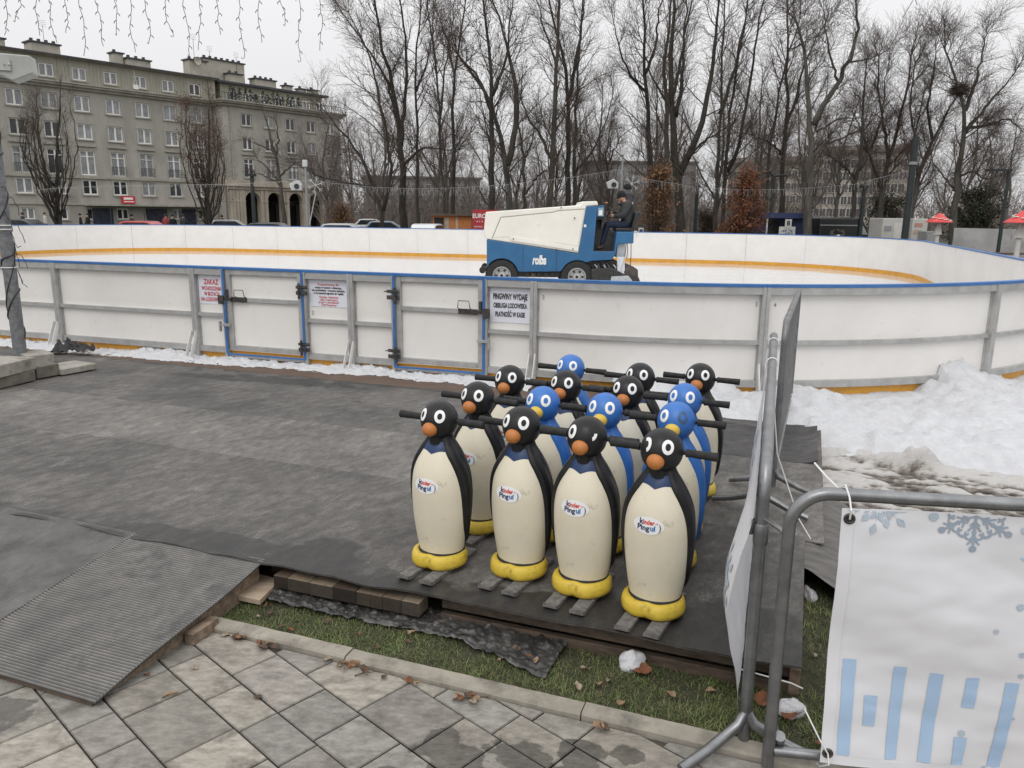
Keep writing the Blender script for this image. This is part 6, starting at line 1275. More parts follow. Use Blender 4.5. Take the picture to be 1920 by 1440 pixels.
T(36, 1518, [(c3((745, 1260), (745, 1000), (755, 820), (770, 680), (745, 600), (735, 460), (740, 300), (700, 200), (660, 60)), .22, .04), (c3((775, 680), (810, 600), (860, 520), (905, 440), (960, 340), (1010, 230), (1020, 100), (1000, -20)), .14, .04), (c3((905, 440), (870, 320), (840, 200), (830, 60)), .06, .02), (c3((770, 860), (830, 790), (950, 740), (1060, 700)), .08, .02), (c3((790, 720), (900, 650), (1040, 640)), .06, .015), (c3((960, 340), (1090, 320), (1180, 270)), .05, .015)], 120, 'big pale-barked bare tree with a Y fork, right of the blue kiosk', bark='bark_pale', group=GP, dens=1.25, l1=1.9)
T(40, 1599, [(c3((985, 1270), (990, 1040), (1025, 900), (1040, 720), (1040, 560), (1060, 360)), .15, .03), (c3((1010, 980), (930, 900), (860, 850)), .06, .02), (c3((1020, 930), (1090, 800), (1150, 640), (1160, 420)), .09, .02)], 121, 'bare tree in front of the far pale block, above the black van', bark='bark', group=GP, dens=1.3, l1=1.8)
T(40, 1648, [(c3((1125, 1270), (1145, 1060), (1170, 900), (1200, 780), (1260, 600), (1300, 380), (1310, 260)), .16, .03), (c3((1150, 1030), (1090, 880), (1050, 760), (1000, 640)), .09, .02), (c3((1180, 860), (1150, 640), (1120, 420), (1130, 300)), .09, .02)], 122, 'V-shaped bare tree between the black van and the white trailer', bark='bark', twig='twig_red', group=GP, dens=1.35, l1=1.8)
T(39, 1708, [(c3((1290, 1290), (1320, 1080), (1360, 900), (1430, 740), (1500, 620), (1560, 520)), .17, .03), (c3((1345, 960), (1310, 700), (1300, 500), (1330, 330)), .09, .02), (c3((1420, 760), (1390, 600), (1420, 420), (1440, 280)), .08, .02)], 123, 'leaning bare tree right beside the tall black mast', bark='bark_pale', twig='twig_red', group=GP, dens=1.35, l1=1.8)
T(37, 1789, [(c3((1535, 1320), (1545, 1100), (1565, 900), (1595, 740), (1600, 600), (1570, 480), (1540, 360), (1480, 250)), .20, .03), (c3((1600, 600), (1650, 460), (1690, 300), (1720, 180)), .10, .02), (c3((1600, 720), (1680, 620), (1800, 480), (1880, 380)), .10, .02), (c3((1570, 960), (1640, 930), (1720, 985), (1760, 960)), .06, .02), (c3((1545, 1040), (1480, 960), (1420, 880)), .06, .02), (c3((1600, 700), (1700, 690), (1830, 640), (1900, 700)), .08, .02)], 124, 'wide-crowned bare tree with a bird nest, between the two toadstools', bark='bark', twig='twig', group=GP, dens=1.45, l1=2.0, up=0.05)
# bird nest in it
p = AY(1800, 168, 37); mb = MB(); rn = random.Random(3)
for _ in range(260):
    d = Vector((rn.gauss(0, 1), rn.gauss(0, 1), rn.gauss(0, .8))).normalized(); c = d*0.28*rn.random()**0.4; e = Vector((rn.uniform(-1, 1), rn.uniform(-1, 1), rn.uniform(-.5, .5)))*0.3; mb.tube([c-e, c+e], 0.012, 3, cap=False)
tag(mb.build('bird_nest', TM['twig'], loc=p, smooth=0), 'round twig nest high in the wide-crowned tree on the right', 'nest')
# fastigiate trees before the building
def fastigiate(px, Y, top_py, half_px, seed, label, leafy=False):
    base = ground_at(px, Y); top_ = AY(px, top_py, Y); H_ = top_.z; rng = random.Random(seed); st = [([base, base+Vector((0, 0, H_*0.3)), Vector((top_.x, top_.y, H_))], .16, .02)]; W = half_px/FPX*Y
    for k in range(22):
        a = rng.random()*6.28; z0 = H_*(0.06+0.38*rng.random()**1.4); r = W*rng.uniform(0.55, 1.0); z1 = z0+(H_-z0)*rng.uniform(0.55, 0.92); q = Vector((math.cos(a), math.sin(a), 0))
        st.append(([base+Vector((0, 0, z0)), base+q*r*0.55+Vector((0, 0, z0+(z1-z0)*0.28)), base+q*r*0.95+Vector((0, 0, z0+(z1-z0)*0.65)), base+q*r*0.8+Vector((0, 0, z1))], .045, .012))
    return tree(st, seed, label, bark='bark_dark', twig='twig_red' if leafy else 'twig', dens=0.55, l1=0.8, l1n=18, ang=18, up=0.12, start=0.3, leaves=2600 if leafy else 0, leafmat='leaf_br', leafsize=0.045, l2=0.7, group='slim upright trees before the grey building')
fastigiate(113, 42, 165, 56, 201, 'slim upright bare tree before the left part of the grey building')
fastigiate(394, 44, 190, 44, 202, 'slim upright tree with brown leaves low down, by the arcade corner', True)
# pollarded young tree before the arcade
c1 = lambda *L: [(x/2.909, y/2.909) for x, y in L]
T(40, 536, [(c1((1558, 1220), (1545, 1080), (1520, 960), (1505, 860), (1480, 740), (1455, 650), (1430, 600)), .15, .03), (c1((1525, 990), (1460, 920), (1400, 860)), .07, .02), (c1((1530, 1010), (1450, 960), (1390, 940)), .05, .015), (c1((1505, 830), (1440, 800), (1350, 765)), .06, .02), (c1((1505, 860), (1520, 760), (1510, 680)), .06, .02), (c1((1530, 960), (1590, 900), (1640, 880)), .06, .02)], 125, 'sparse pollarded tree with stubby limbs before the arcade', bark='bark', group=None, dens=0.55, l1=0.6, l1n=10)
T(37, 4-30, [([(-25, 400), (-20, 330), (-8, 270)], .09, .02)], 126, 'thin twigs of a tree at the left edge beside the pole', dens=0.6, l1=0.9)
# leafy bushes
def leafy(px, Y, top_py, half_px, n, lm_, seed, label, size=0.075, lo=0.10, conical=1.0, name='leafy_bush', tw='twig_red'):
    base = ground_at(px, Y); H_ = AY(px, top_py, Y).z; W = half_px/FPX*Y; rng = np.random.default_rng(seed); root = empty(name, base, 0, label, 'bush'); r = random.Random(seed)
    mb = MB()
    for k in range(5): a = r.random()*6.28; mb.tube([(0.1*math.cos(a), 0.1*math.sin(a), 0), (0.25*W*math.cos(a), 0.25*W*math.sin(a), H_*0.5), (0.15*W*math.cos(a+.4), 0.15*W*math.sin(a+.4), H_*0.92)], [0.05, 0.03, 0.008], 6)
    mb.build('trunk', TM['bark_dark'], root, smooth=2)
    nb = 260; t = rng.uniform(0.04, 0.95, nb)**1.0; prof = lambda t: W*np.clip(np.minimum(1.0, (t+0.10)/0.28), 0, 1)*(1-t**1.6*0.82*conical)
    a = rng.uniform(0, 6.283, nb); rr_ = prof(t)*rng.uniform(0.55, 1.12, nb); tips = np.stack([rr_*np.cos(a), rr_*np.sin(a), t*H_], 1); st = np.stack([0.1*W*np.cos(a), 0.1*W*np.sin(a), np.maximum(0.1, t*H_-rr_*0.7)], 1)
    P = st[:, None]+(tips-st)[:, None]*np.linspace(0, 1, 6)[None, :, None]; R = np.tile(np.linspace(0.02, 0.006, 6), (nb, 1)); P2, R2 = spawn(P, R, 6, rng, 0.3, 1, 45, lambda t: 0.5+0*t, 0.008, 4, 0.03, 0.15)
    src = P2.reshape(-1, 3); k = rng.choice(len(src), n); L = src[k]+rng.normal(0, 0.09, (n, 3)); L[:, 2] = np.maximum(L[:, 2], lo*H_)
    keep = np.array([noise.noise(Vector((x*1.1, y*1.1, z*1.5+seed))) > -0.12 + 0.25*math.hypot(x, y)/max(W, .1)-0.15 for x, y, z in L]); L = L[keep]
    seg_mesh('crown', [segs(P, R), segs(P2, np.maximum(R2, .004))], TM[tw], 3, (L, size*rng.uniform(0.6, 1.3, len(L))), TM[lm_], root); return root
leafy(1230, 36, 305, 36, 3600, 'leaf_orange', 31, 'orange-brown leaved young tree right of the driver', size=0.06, conical=0.8)
leafy(1391, 35, 318, 46, 9000, 'leaf_rust', 32, 'dense rust-coloured beech bush behind the far boards', size=0.06)
leafy(641, 40, 385, 22, 2200, 'leaf_orange', 33, 'small orange-leaved bush by the arcade', size=0.055)
leafy(1825, 48, 345, 52, 9000, 'needle', 34, 'dark evergreen bush behind the white hoarding', size=0.09, conical=0.55, name='evergreen_bush')
leafy(1660, 50, 360, 40, 5000, 'needle', 35, 'dark evergreen bush behind the white trailer', size=0.09, conical=0.4, name='evergreen_bush')
leafy(1325, 46, 395, 16, 1500, 'needle', 36, 'low dark evergreen left of the rust bush', size=0.07, conical=0.4, name='evergreen_bush')
# --- further rows of bare trees in the park, built once and repeated
def generic(seed, H_):
    r = random.Random(seed); st = [([(0, 0, -0.05), (r.uniform(-.2, .2), 0, H_*0.3), (r.uniform(-.5, .5), r.uniform(-.4, .4), H_*0.62), (r.uniform(-.9, .9), r.uniform(-.7, .7), H_)], .17, .03)]
    for k in range(4):
        a = r.random()*6.28; z0 = H_*r.uniform(0.18, 0.45); w = r.uniform(1.2, 2.6); st.append(([(0, 0, z0), (w*.45*math.cos(a), w*.45*math.sin(a), z0+H_*.15), (w*math.cos(a), w*math.sin(a), min(H_*.95, z0+H_*r.uniform(.35, .5)))], .09, .02))
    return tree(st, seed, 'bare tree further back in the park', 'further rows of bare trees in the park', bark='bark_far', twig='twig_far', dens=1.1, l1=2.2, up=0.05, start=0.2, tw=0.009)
gens = [generic(300+k, h) for k, h in enumerate((9.5, 11, 8.5, 10.5))]; used = set(); rg2 = random.Random(17)
places = []
for k in range(36):
    px = 610+(1900-610)*((k*0.618034) % 1.0); Y = rg2.uniform(54, 98) if k > 12 else rg2.uniform(50, 60); places.append((px+rg2.uniform(-10, 10), Y))
for k, (px, Y) in enumerate(places):
    g = gens[k % 4]
    if g in used: o = copy_tree(g)
    else: o = g; used.add(g)
    o.location = ground_at(px, Y); o.rotation_euler.z = rg2.uniform(0, 6.28); s = rg2.uniform(0.75, 1.05); o.scale = (s, s, s)
# --- undergrowth: brushwood reading as one brown mass
rng = np.random.default_rng(77); nb = 3000; PX = rng.uniform(600, 1930, nb); PX = np.where((PX > 1500) & (PX < 1720) & (rng.random(nb) < 0.85), PX-rng.uniform(250, 700, nb), PX); YY = rng.uniform(58, 112, nb); P0 = np.array([list(ground_at(x, y)) for x, y in zip(PX, YY)])
d = unit(np.stack([rng.normal(0, .35, nb), rng.normal(0, .35, nb), np.ones(nb)], 1)); Pb = polyline(P0, d, rng.uniform(2.0, 5.2, nb), 6, rng, 0.03, 0.16); Rb = np.tile(np.linspace(0.035, 0.012, 6), (nb, 1)); Pc, Rc = spawn(Pb, Rb, 6, rng, 0.2, 1, 38, lambda t: 1.3-0.5*t, 0.014, 4, 0.05, 0.2); Rc = np.maximum(Rc, 0.008)
us = rng.choice(nb*6, 5000); Lf = (Pc[us, -1]+rng.normal(0, 0.2, (5000, 3)), 0.10*rng.uniform(.6, 1.3, 5000))
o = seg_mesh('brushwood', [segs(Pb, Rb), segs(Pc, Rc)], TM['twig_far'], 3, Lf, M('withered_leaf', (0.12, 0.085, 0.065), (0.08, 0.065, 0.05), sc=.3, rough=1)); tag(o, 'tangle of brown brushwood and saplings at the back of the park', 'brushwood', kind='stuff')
# ================================================================== BARRIERS, POLE, LIGHTS AND STREET THINGS
GA = M('barrier_steel', (0.19, 0.195, 0.20), (0.30, 0.305, 0.31), sc=10, rough=0.38, metal=0.85, rvar=0.1, dirt=(0.16, 0.155, 0.15), dsc=7, bump=0.0004, bsc=120)
GB = M('barrier_steel_dull', (0.16, 0.16, 0.16), (0.26, 0.26, 0.26), sc=12, rough=0.5, metal=0.7, dirt=(0.13, 0.13, 0.125), dsc=9)
VIN = M('white_vinyl', (0.72, 0.72, 0.745), (0.69, 0.69, 0.715), sc=1.5, rough=0.42, dirt=(0.63, 0.63, 0.63), dsc=1.2, dlo=0.55, dhi=0.9)
PBL = M('pale_blue_print', (0.36, 0.50, 0.68), (0.40, 0.54, 0.72), sc=3, rough=0.45); PGR = M('slate_print', (0.30, 0.36, 0.43), rough=0.45); PGL = M('pale_slate_print', (0.42, 0.49, 0.56), rough=0.45); PCY = M('cyan_print', (0.40, 0.66, 0.78), rough=0.45)
CORD = M('white_cord', (0.75, 0.75, 0.73), rough=0.7)
class Bar:
    def __init__(s, p0, p1, h, label, mat=GA, bars=14, r=0.0195, feet=True, low=0.10):
        s.p0, s.p1 = Vector(p0), Vector(p1); s.d = (s.p1-s.p0); s.L = s.d.length; s.d.normalize(); s.n = Vector((s.d.y, -s.d.x, 0)).normalized(); s.h = h
        s.root = empty('crowd_barrier', s.p0, 0, label, 'barrier'); P = s.at; c = 0.11
        pts = [P(0, 0.02), P(0, h-c)] + [P(c-c*math.cos(t), h-c+c*math.sin(t)) for t in np.linspace(0.15, 1.42, 8)] + [P(c, h), P(s.L-c, h)] + [P(s.L-c+c*math.sin(t), h-c+c*math.cos(t)) for t in np.linspace(0.15, 1.42, 8)] + [P(s.L, h-c), P(s.L, 0.02)]
        mb = MB(); mb.tube(pts, r, 14); mb.build('frame', mat, s.root, smooth=1)
        mb = MB(); mb.tube([P(0.015, low), P(s.L-0.015, low)], r*0.85, 12); mb.build('bottom_rail', mat, s.root, smooth=1)
        for k in range(bars): x = s.L*(k+1)/(bars+1); mb = MB(); mb.tube([P(x, low), P(x, h-0.01)], 0.0065, 6); mb.build('bar', mat, s.root, smooth=1)
    def at(s, x, z, o=0.0): return s.d*x + Vector((0, 0, z)) + s.n*o          # relative to the root
    def foot(s, x, sides, mat=GA):
        for v in sides:
            v = Vector(v); mb = MB(); q = s.at(x, 0.0); mb.tube([q+Vector((0, 0, 0.13)), q+v*0.12+Vector((0, 0, 0.085)), q+v*0.6+Vector((0, 0, 0.04)), q+v+Vector((0, 0, 0.015))], [0.018, 0.0185, 0.0175, 0.017], 10); mb.build('foot', mat, s.root, smooth=1)
bA = Bar((0.79, 2.31, 0.0), (1.36, 4.03, 0.165), 0.985, 'barrier seen end-on beside the penguins, with a white banner bulging to its left')
bA.foot(0, [(-0.24, -0.14, -0.0), (0.22, -0.10, 0)]); bA.foot(bA.L, [(-0.22, 0.14, 0), (0.21, -0.15, 0)])
bB = Bar((1.535, 4.36, 0.165), (2.36, 6.46, 0.15), 0.99, 'dull steel barrier seen edge-on, farther back towards the snow', GB, 24)
bB.foot(0, [(-0.215, 0.13, 0), (0.215, -0.13, 0)], GB); bB.foot(bB.L, [(0.24, 0.30, 0), (-0.24, -0.1, 0)], GB)
bC = Bar((0.83, 2.185, 0.0), (2.81, 1.905, 0.0), 0.945, 'near barrier at lower right, carrying the banner with snowflakes', GA, 0, low=0.075)
bC.foot(0.03, [(0.06, 0.22, 0)])
mb = MB(); q = bC.root.location; h1 = bA.at(0.02, 0.80)+bA.root.location-q; mb.tube([Vector((0, 0, 0.80)), Vector((-0.01, 0.035, 0.81)), h1+Vector((-0.004, -0.03, 0.015)), h1+Vector((-0.03, -0.015, 0.0)), h1+Vector((-0.032, 0, -0.05))], 0.0075, 8); mb.build('coupling_hook', GA, bC.root, smooth=1)
mb = MB(); mb.lathe([(0.0215, -0.035), (0.0235, -0.03), (0.0235, 0.03), (0.0215, 0.035)], 14, bA.at(0, 0.76)); mb.build('coupling_eye', GA, bA.root, smooth=1)
# banner on the near barrier
def PB(px, py, bar=bC):                                    # a sight line met with the barrier's plane -> (along, up)
    d = ray(px, py); n = bar.n; t = (bar.root.location-EYEP).dot(n)/d.dot(n); p = EYEP+d*t-bar.root.location; return p.dot(bar.d), p.z
z4 = lambda x, y: PB(1520+x/2.667, 900+y/2.667)
ban = empty('banner', bC.root.location, 0, 'white snowflake banner with pale blue bars, tied to the near barrier', 'banner'); BS0, BS1, BZ0, BZ1 = 0.135, 1.93, 0.078, 0.915
def bsurf(s, z, e=0.0):
    k = (s-BS0)/(BS1-BS0); sl = s + 0.012*(1-(z-BZ0)/(BZ1-BZ0)) ; o = 0.024 + 0.012*nz(s, z, 0, 2.0) + 0.011*math.sin((s*1.0+z*1.6)*5.5)*math.exp(-((z-0.55)/0.35)**2) + 0.004*nz(s, z*2, 5, 7) + 0.010*max(0, 1-(z-BZ0)/0.12)*math.sin(s*7)
    return bC.at(sl, z + 0.006*math.sin(s*4+2)*(1-(z-BZ0)/(BZ1-BZ0)), o+e)
mb = MB(); mb.grid(110, 60, lambda i, j: bsurf(BS0+(BS1-BS0)*i/109, BZ0+(BZ1-BZ0)*j/59)); mb.build('sheet', VIN, ban, smooth=3)
mb = MB()
for (s0, s1, zz0, zz1) in ((BS0, BS0+0.035, BZ0, BZ1), (BS0+0.0355, BS1, BZ0, BZ0+0.03)): mb.grid(60, 30, lambda i, j: bsurf(s0+(s1-s0)*i/59, zz0+(zz1-zz0)*j/29, 0.0022))
mb.build('hem', VIN, ban, smooth=3)
def patch(poly, mat, name, n=16, e=0.0024):
    (a, b, c, d) = poly; mb = MB()
    def f(i, j):
        u, v = i/4, j/n; p = [(a[k]*(1-u)+b[k]*u)*(1-v)+(d[k]*(1-u)+c[k]*u)*v for k in (0, 1)]; return bsurf(p[0], p[1], e)
    mb.grid(5, n+1, f); return mb.build(name, mat, ban, smooth=3)
for q4 in ([(160, 878), (225, 882), (172, 1337), (110, 1330)], [(260, 1052), (325, 1058), (305, 1205), (245, 1198)], [(412, 910), (475, 914), (408, 1360), (352, 1358)], [(590, 940), (657, 948), (578, 1382), (514, 1372)], [(772, 964), (834, 966), (805, 1116), (743, 1112)], [(706, 1258), (770, 1262), (742, 1400), (688, 1397)], [(965, 986), (1030, 990), (935, 1423), (870, 1418)]):
    patch([(z4(*p)[0]-0.010, max(z4(*p)[1], BZ0+0.012)) for p in q4], PBL, 'printed_bar')
def clipz(s, z): return s, min(z, BZ1-0.004)
def line2(mb, pts, w, e=0.0024):
    pts = [Vector((p[0], p[1])) for p in pts]; L, R = [], []
    for i, p in enumerate(pts):
        t = (pts[min(i+1, len(pts)-1)]-pts[max(i-1, 0)]).normalized(); n = Vector((-t.y, t.x))*w/2; L.append(p+n); R.append(p-n)
    for i in range(len(pts)-1):
        if min(pts[i].y, pts[i+1].y) > BZ1-0.004: continue
        mb.poly([bsurf(*clipz(*q), e) for q in (L[i], L[i+1], R[i+1], R[i])])
def dot(mb, c, r, e=0.0026, n=18): mb.poly([bsurf(*clipz(c[0]+r*math.cos(6.2832*k/n), c[1]+r*math.sin(6.2832*k/n)), e) for k in range(n)])
C0 = z4(818, 165); RD_ = C0[1]-z4(833, 330)[1]; mb = MB()
for k in range(6):
    a0 = R_(-90+60*k); ux, uz = math.cos(a0), math.sin(a0); vx_, vz_ = -uz, ux; P2 = lambda u, v: (C0[0]+RD_*(u*ux+v*vx_), C0[1]+RD_*(u*uz+v*vz_))
    line2(mb, [P2(0, 0), P2(0.25, 0), P2(0.5, 0), P2(0.75, 0), P2(0.97, 0)], RD_*0.07)
    if P2(1.02, 0)[1] < BZ1-0.01: dot(mb, P2(1.02, 0), RD_*0.10)
    for sg in (-1, 1):
        line2(mb, [P2(0.72, 0), P2(0.80, 0.08*sg), P2(0.90, 0.17*sg)], RD_*0.055); line2(mb, [P2(0.30, 0), P2(0.40, 0.09*sg), P2(0.50, 0.18*sg)], RD_*0.055); line2(mb, [P2(0.2, 0), P2(0.27, 0.07*sg), P2(0.34, 0.13*sg)], RD_*0.045)
        hp = [P2(0.62+0.14*math.cos(t)-0.02, sg*(0.13+0.115*math.sin(t))) for t in np.linspace(-2.4, 2.2, 15)]; line2(mb, hp, RD_*0.055)
        hp = [P2(0.47+0.20*math.cos(t), sg*(0.30+0.13*math.sin(t))) for t in np.linspace(-1.0, 1.9, 11)]; line2(mb, hp, RD_*0.055)
mb.build('printed_snowflake', PGR, ban, smooth=0)
def leafflake(name, C1, R1, mat, put, parent, n=8, tilt=0.0):
    mb = MB()
    for k in range(n):
        a0 = 2*math.pi*k/n+tilt; ux, uz = math.cos(a0), math.sin(a0); big = k % 2 == 0; Lm = 1.0 if big else 0.78
        def P2(u, v): return (C1[0]+R1*(u*ux-v*uz), C1[1]+R1*(u*uz+v*ux))
        for (u0, v0, du, dv, w) in [(0.62*Lm, 0, 0.40*Lm, 0, 0.11), (0.36*Lm, 0.05, 0.20, 0.15, 0.07), (0.36*Lm, -0.05, 0.20, -0.15, 0.07), (0.15*Lm, 0, 0.45*Lm, 0, 0.03)]:
            l = math.hypot(du, dv); nx, nv = -dv/l*w, du/l*w; q = [(u0, v0), (u0+du*.5+nx, v0+dv*.5+nv), (u0+du, v0+dv), (u0+du*.5-nx, v0+dv*.5-nv)]
            pp = [P2(*p) for p in q]
            if put is None:
                if min(p[1] for p in pp) > BZ1-0.006: continue
                mb.poly([bsurf(*clipz(*p), 0.0024) for p in pp])
            else: mb.poly([put(*p) for p in pp])
    return mb.build(name, mat, parent, smooth=0)
leafflake('printed_snowflake', z4(345, 100), RD_*0.98, PGL, None, ban, 12, R_(15))
mb = MB()
for x, y, r in ((605, 172, .0135), (1025, 615, .0105), (895, 726, .0075), (1022, 842, .009), (1018, 948, .0075), (977, 1050, .007), (725, 1238, .010), (837, 1416, .007), (900, 1220, .005), (1052, 238, .010), (980, 1163, .005)): mb = MB(); dot(mb, z4(x, y), r, 0.0030); mb.build('printed_dot', PGL, ban, smooth=0)
p = z4(1030, 375); mb = MB(); mb.poly([bsurf(p[0], p[1], .0024), bsurf(p[0]+0.07, p[1]+0.015, .0024), bsurf(p[0]+0.055, p[1]-0.045, .0024)]); mb.build('printed_triangle', PCY, ban, smooth=0)
for s_, z_ in ((BS0+0.022, BZ1-0.03), (BS0+0.020, BZ0+0.035)):
    mb = MB(); c = Vector(bsurf(s_, z_, 0.003)); mb.tube([c+(bC.d*math.cos(t)+Vector((0, 0, 1))*math.sin(t))*0.0125 for t in np.linspace(0, 6.2832, 21)], 0.0045, 8, cap=False); mb.build('grommet', MT['steel_dark'], ban, smooth=2); mb = MB(); mb.poly([c+(bC.d*math.cos(t)+Vector((0, 0, 1))*math.sin(t))*0.011 for t in np.linspace(0, 6.1, 16)]); mb.build('grommet_hole', MT['black'], ban, smooth=0)
c = Vector(bsurf(BS0+0.022, BZ1-0.03, 0.006)); mb = MB(); mb.tube([c, c+Vector((-0.004, -0.012, 0.03)), bC.at(BS0+0.02, 0.945, 0.024), bC.at(BS0+0.012, 0.975, 0.0), bC.at(BS0, 0.955, -0.024), bC.at(BS0-0.03, 0.98, -0.06), bC.at(BS0-0.05, 1.0, -0.12)], 0.0028, 6)
c = Vector(bsurf(BS0+0.02, BZ0+0.035, 0.006)); mb.tube([c, c+Vector((-0.03, 0, 0.05)), c+Vector((-0.07, 0.04, 0.13))], 0.0024, 6); mb.tube([c, c+Vector((0.002, -0.01, -0.03)), bC.at(BS0+0.02, 0.05, 0.02), bC.at(BS0+0.02, 0.03, -.02)], 0.0024, 6); mb.build('tie_cord', CORD, ban)
# banner on the end-on barrier
ban2 = empty('banner', bA.root.location, 0, 'white banner with leaf-like snowflake print, bulging beside the front row of penguins', 'banner')
def b2(s, z, e=0.0):
    rise = 0.165*s/bA.L; o = -(0.022 + 0.078*math.exp(-((s-0.16)/0.34)**2)*math.exp(-((z-0.50)/0.22)**2) + 0.03*math.exp(-((s-0.9)/0.5)**2)*math.exp(-((z-0.6)/0.25)**2) + 0.006*nz(s, z, 0, 4)) - e
    return bA.at(s, z, o)
mb = MB(); mb.grid(80, 50, lambda i, j: b2(-0.02+1.78*i/79, 0.13+0.80*j/49)); mb.build('sheet', VIN, ban2, smooth=3)
leafflake('printed_snowflake', (0.12, 0.52), 0.13, PGL, lambda s, z: b2(s, z, 0.003), ban2, 12, R_(10)); leafflake('printed_snowflake', (0.75, 0.75), 0.12, PGL, lambda s, z: b2(s, z, 0.003), ban2, 12)
mb = MB(); mb.grid(12, 24, lambda i, j: b2(0.95+0.10*i/11+0.02*math.sin(j*.5), 0.42+0.30*j/23, 0.003)); mb.build('printed_flash', M('tan_print', (0.45, 0.36, 0.27), rough=0.5), ban2, smooth=2)
for s_, z_ in ((1.2, 0.97), (1.58, 0.985)):
    mb = MB(); c = bA.at(s_, 0.985); mb.tube([c+(bA.n*math.cos(t)+Vector((0, 0, 1))*math.sin(t))*0.024 for t in np.linspace(0, 6.28, 17)], 0.003, 5, cap=False); mb.build('cable_tie', CORD, ban2)
mb = MB(); mb.tube([Vector((1.30, 3.8, 0.9)), Vector((1.36, 3.83, 0.55)), Vector((1.45, 3.7, 0.25)), Vector((1.48, 3.6, 0.185))], 0.003, 6); tag(mb.build('tie_cord', CORD), 'loose white cord hanging from the barriers down to the deck', 'cord')
mb = MB(); mb.tube([Q(-0.11, 2.735, 0.10), Q(-0.04, 2.70, 0.115), Q(0.07, 2.71, 0.10), Q(0.11, 2.715, 0.085)], 0.003, 6); tag(mb.build('tie_cord', CORD), 'short white cord under the deck corner, behind the barrier posts', 'cord')
# ------------------------------------------------------------------ pole with weights
pb = G(40, 679, PZ); pole = empty('steel_pole', (pb.x, pb.y, PZ+0.004), 0, 'galvanised steel pole wound with cables at the left edge', 'pole')
mb = MB(); mb.tube([(0, 0, 0), (0, 0, 2.5), (0, 0, 5.4)], 0.063, 20); mb.build('shaft', M('weathered_zinc', (0.13, 0.135, 0.14), (0.24, 0.245, 0.25), sc=18, rough=0.6, metal=0.3, dirt=(0.085, 0.085, 0.085), dsc=6), pole, smooth=1)
mb = MB(); mb.tube([(0.068*math.cos(t*2.2), 0.068*math.sin(t*2.2), 0.25+t*0.16+0.04*math.sin(t*3)) for t in np.linspace(0, 13, 120)], 0.007, 6); mb.tube([(0.067*math.cos(t*1.1+1), 0.067*math.sin(t*1.1+1), 0.1+t*0.2) for t in np.linspace(0, 11, 80)], 0.005, 6); mb.build('cable', MT['black'], pole)
for z in (0.98, 1.36, 1.40):
    mb = MB(); mb.tube([(0.069*math.cos(t), 0.069*math.sin(t), z) for t in np.linspace(0, 6.2832, 25)], 0.006, 5, cap=False); mb.build('cable_tie', CORD, pole)
mb = MB(); rq = random.Random(6)
for k in range(9):
    z = 0.9+0.11*k; a = rq.uniform(-1.0, 0.6); p = Vector((0.08*math.cos(a), 0.08*math.sin(a), z)); pts = [p]
    for _ in range(5): p = p+Vector((rq.uniform(0.0, 0.035), rq.uniform(-.02, .01), rq.uniform(-.08, 0.015))); pts.append(p)
    mb.tube(pts, 0.0035, 4)
mb.build('light_string', MT['black'], pole)
fc = AY(22, 126, 8.0); fl = empty('floodlight', fc, R_(18), 'pale grey floodlight housing at the top left, on the steel pole', 'floodlight')
mb = MB(); mb.prism([(-0.20, 0.11), (0.19, 0.10), (0.20, -0.06), (0.02, -0.14), (-0.06, -0.10), (-0.20, -0.07)], -0.11, 0.11, lambda u, v, w: (u, w, v)); mb.build('housing', M('pale_housing', (0.46, 0.47, 0.44), (0.38, 0.39, 0.365), sc=5, rough=0.6), fl, smooth=0, bevel=0.012)
mb = MB(); mb.box(-0.32, 0.02, -0.125, -0.112, -0.05, 0.05); mb.tube([(-0.35, 0, 0.02), (-0.02, -0.12, 0.0)], 0.014, 6); mb.ell((0.01, -0.12, 0.005), (0.016,)*3, 8, 6); mb.build('bracket', MT['alu'], fl, smooth=0.5)
def block(pA, pB, depth, h, z0, mat, label, inset=0.0):
    a, b = G(*pA, z0), G(*pB, z0); d = (b-a); L_ = d.length; rz = math.atan2(d.y, d.x); mb = MB(); mb.box(inset, L_-inset, inset, depth-inset, 0, h); o = mb.build('concrete_block', mat, smooth=0, bevel=0.008, loc=(a.x, a.y, z0), rz=rz); return tag(o, label, 'block', 'concrete weights round the pole')
block((-14, 733), (68, 713), 0.48, 0.098, PZ+0.004, MT['concrete_dark'], 'damp dark concrete block at the bottom of the front stack')
block((-14, 713), (69, 692), 0.48, 0.115, PZ+0.104, MT['concrete'], 'light concrete slab lying on top of the front stack')
block((70, 711), (113, 703), 0.26, 0.115, PZ+0.004, MT['concrete_dark'], 'small damp concrete block in front of the pole foot')
block((117, 704), (182, 692), 0.34, 0.06, PZ+0.004, MT['concrete'], 'flat concrete slab lying apart, right of the pole')
block((52, 686), (103, 680), 0.34, 0.10, PZ+0.004, MT['concrete'], 'concrete block behind the foot of the pole')
rgp = G(132, 660, PZ); mb = MB()
def ragf(i, j):
    a = 6.2832*i/40; r = 0.20*j/14*(1+0.25*math.sin(3*a+1)); return (r*math.cos(a)*1.1, r*math.sin(a)*0.7, 0.01+0.10*(1-j/14)**1.2+0.26*abs(nz(math.cos(a)*r*14, math.sin(a)*r*14, 3, 1.1))*(j/14)**0.5*(1-j/14*0.7))
mb.grid(41, 15, ragf); tag(mb.build('black_rag', MT['black'], loc=(rgp.x, rgp.y, PZ), smooth=1), 'crumpled black rag on the snow at a board foot', 'rag')
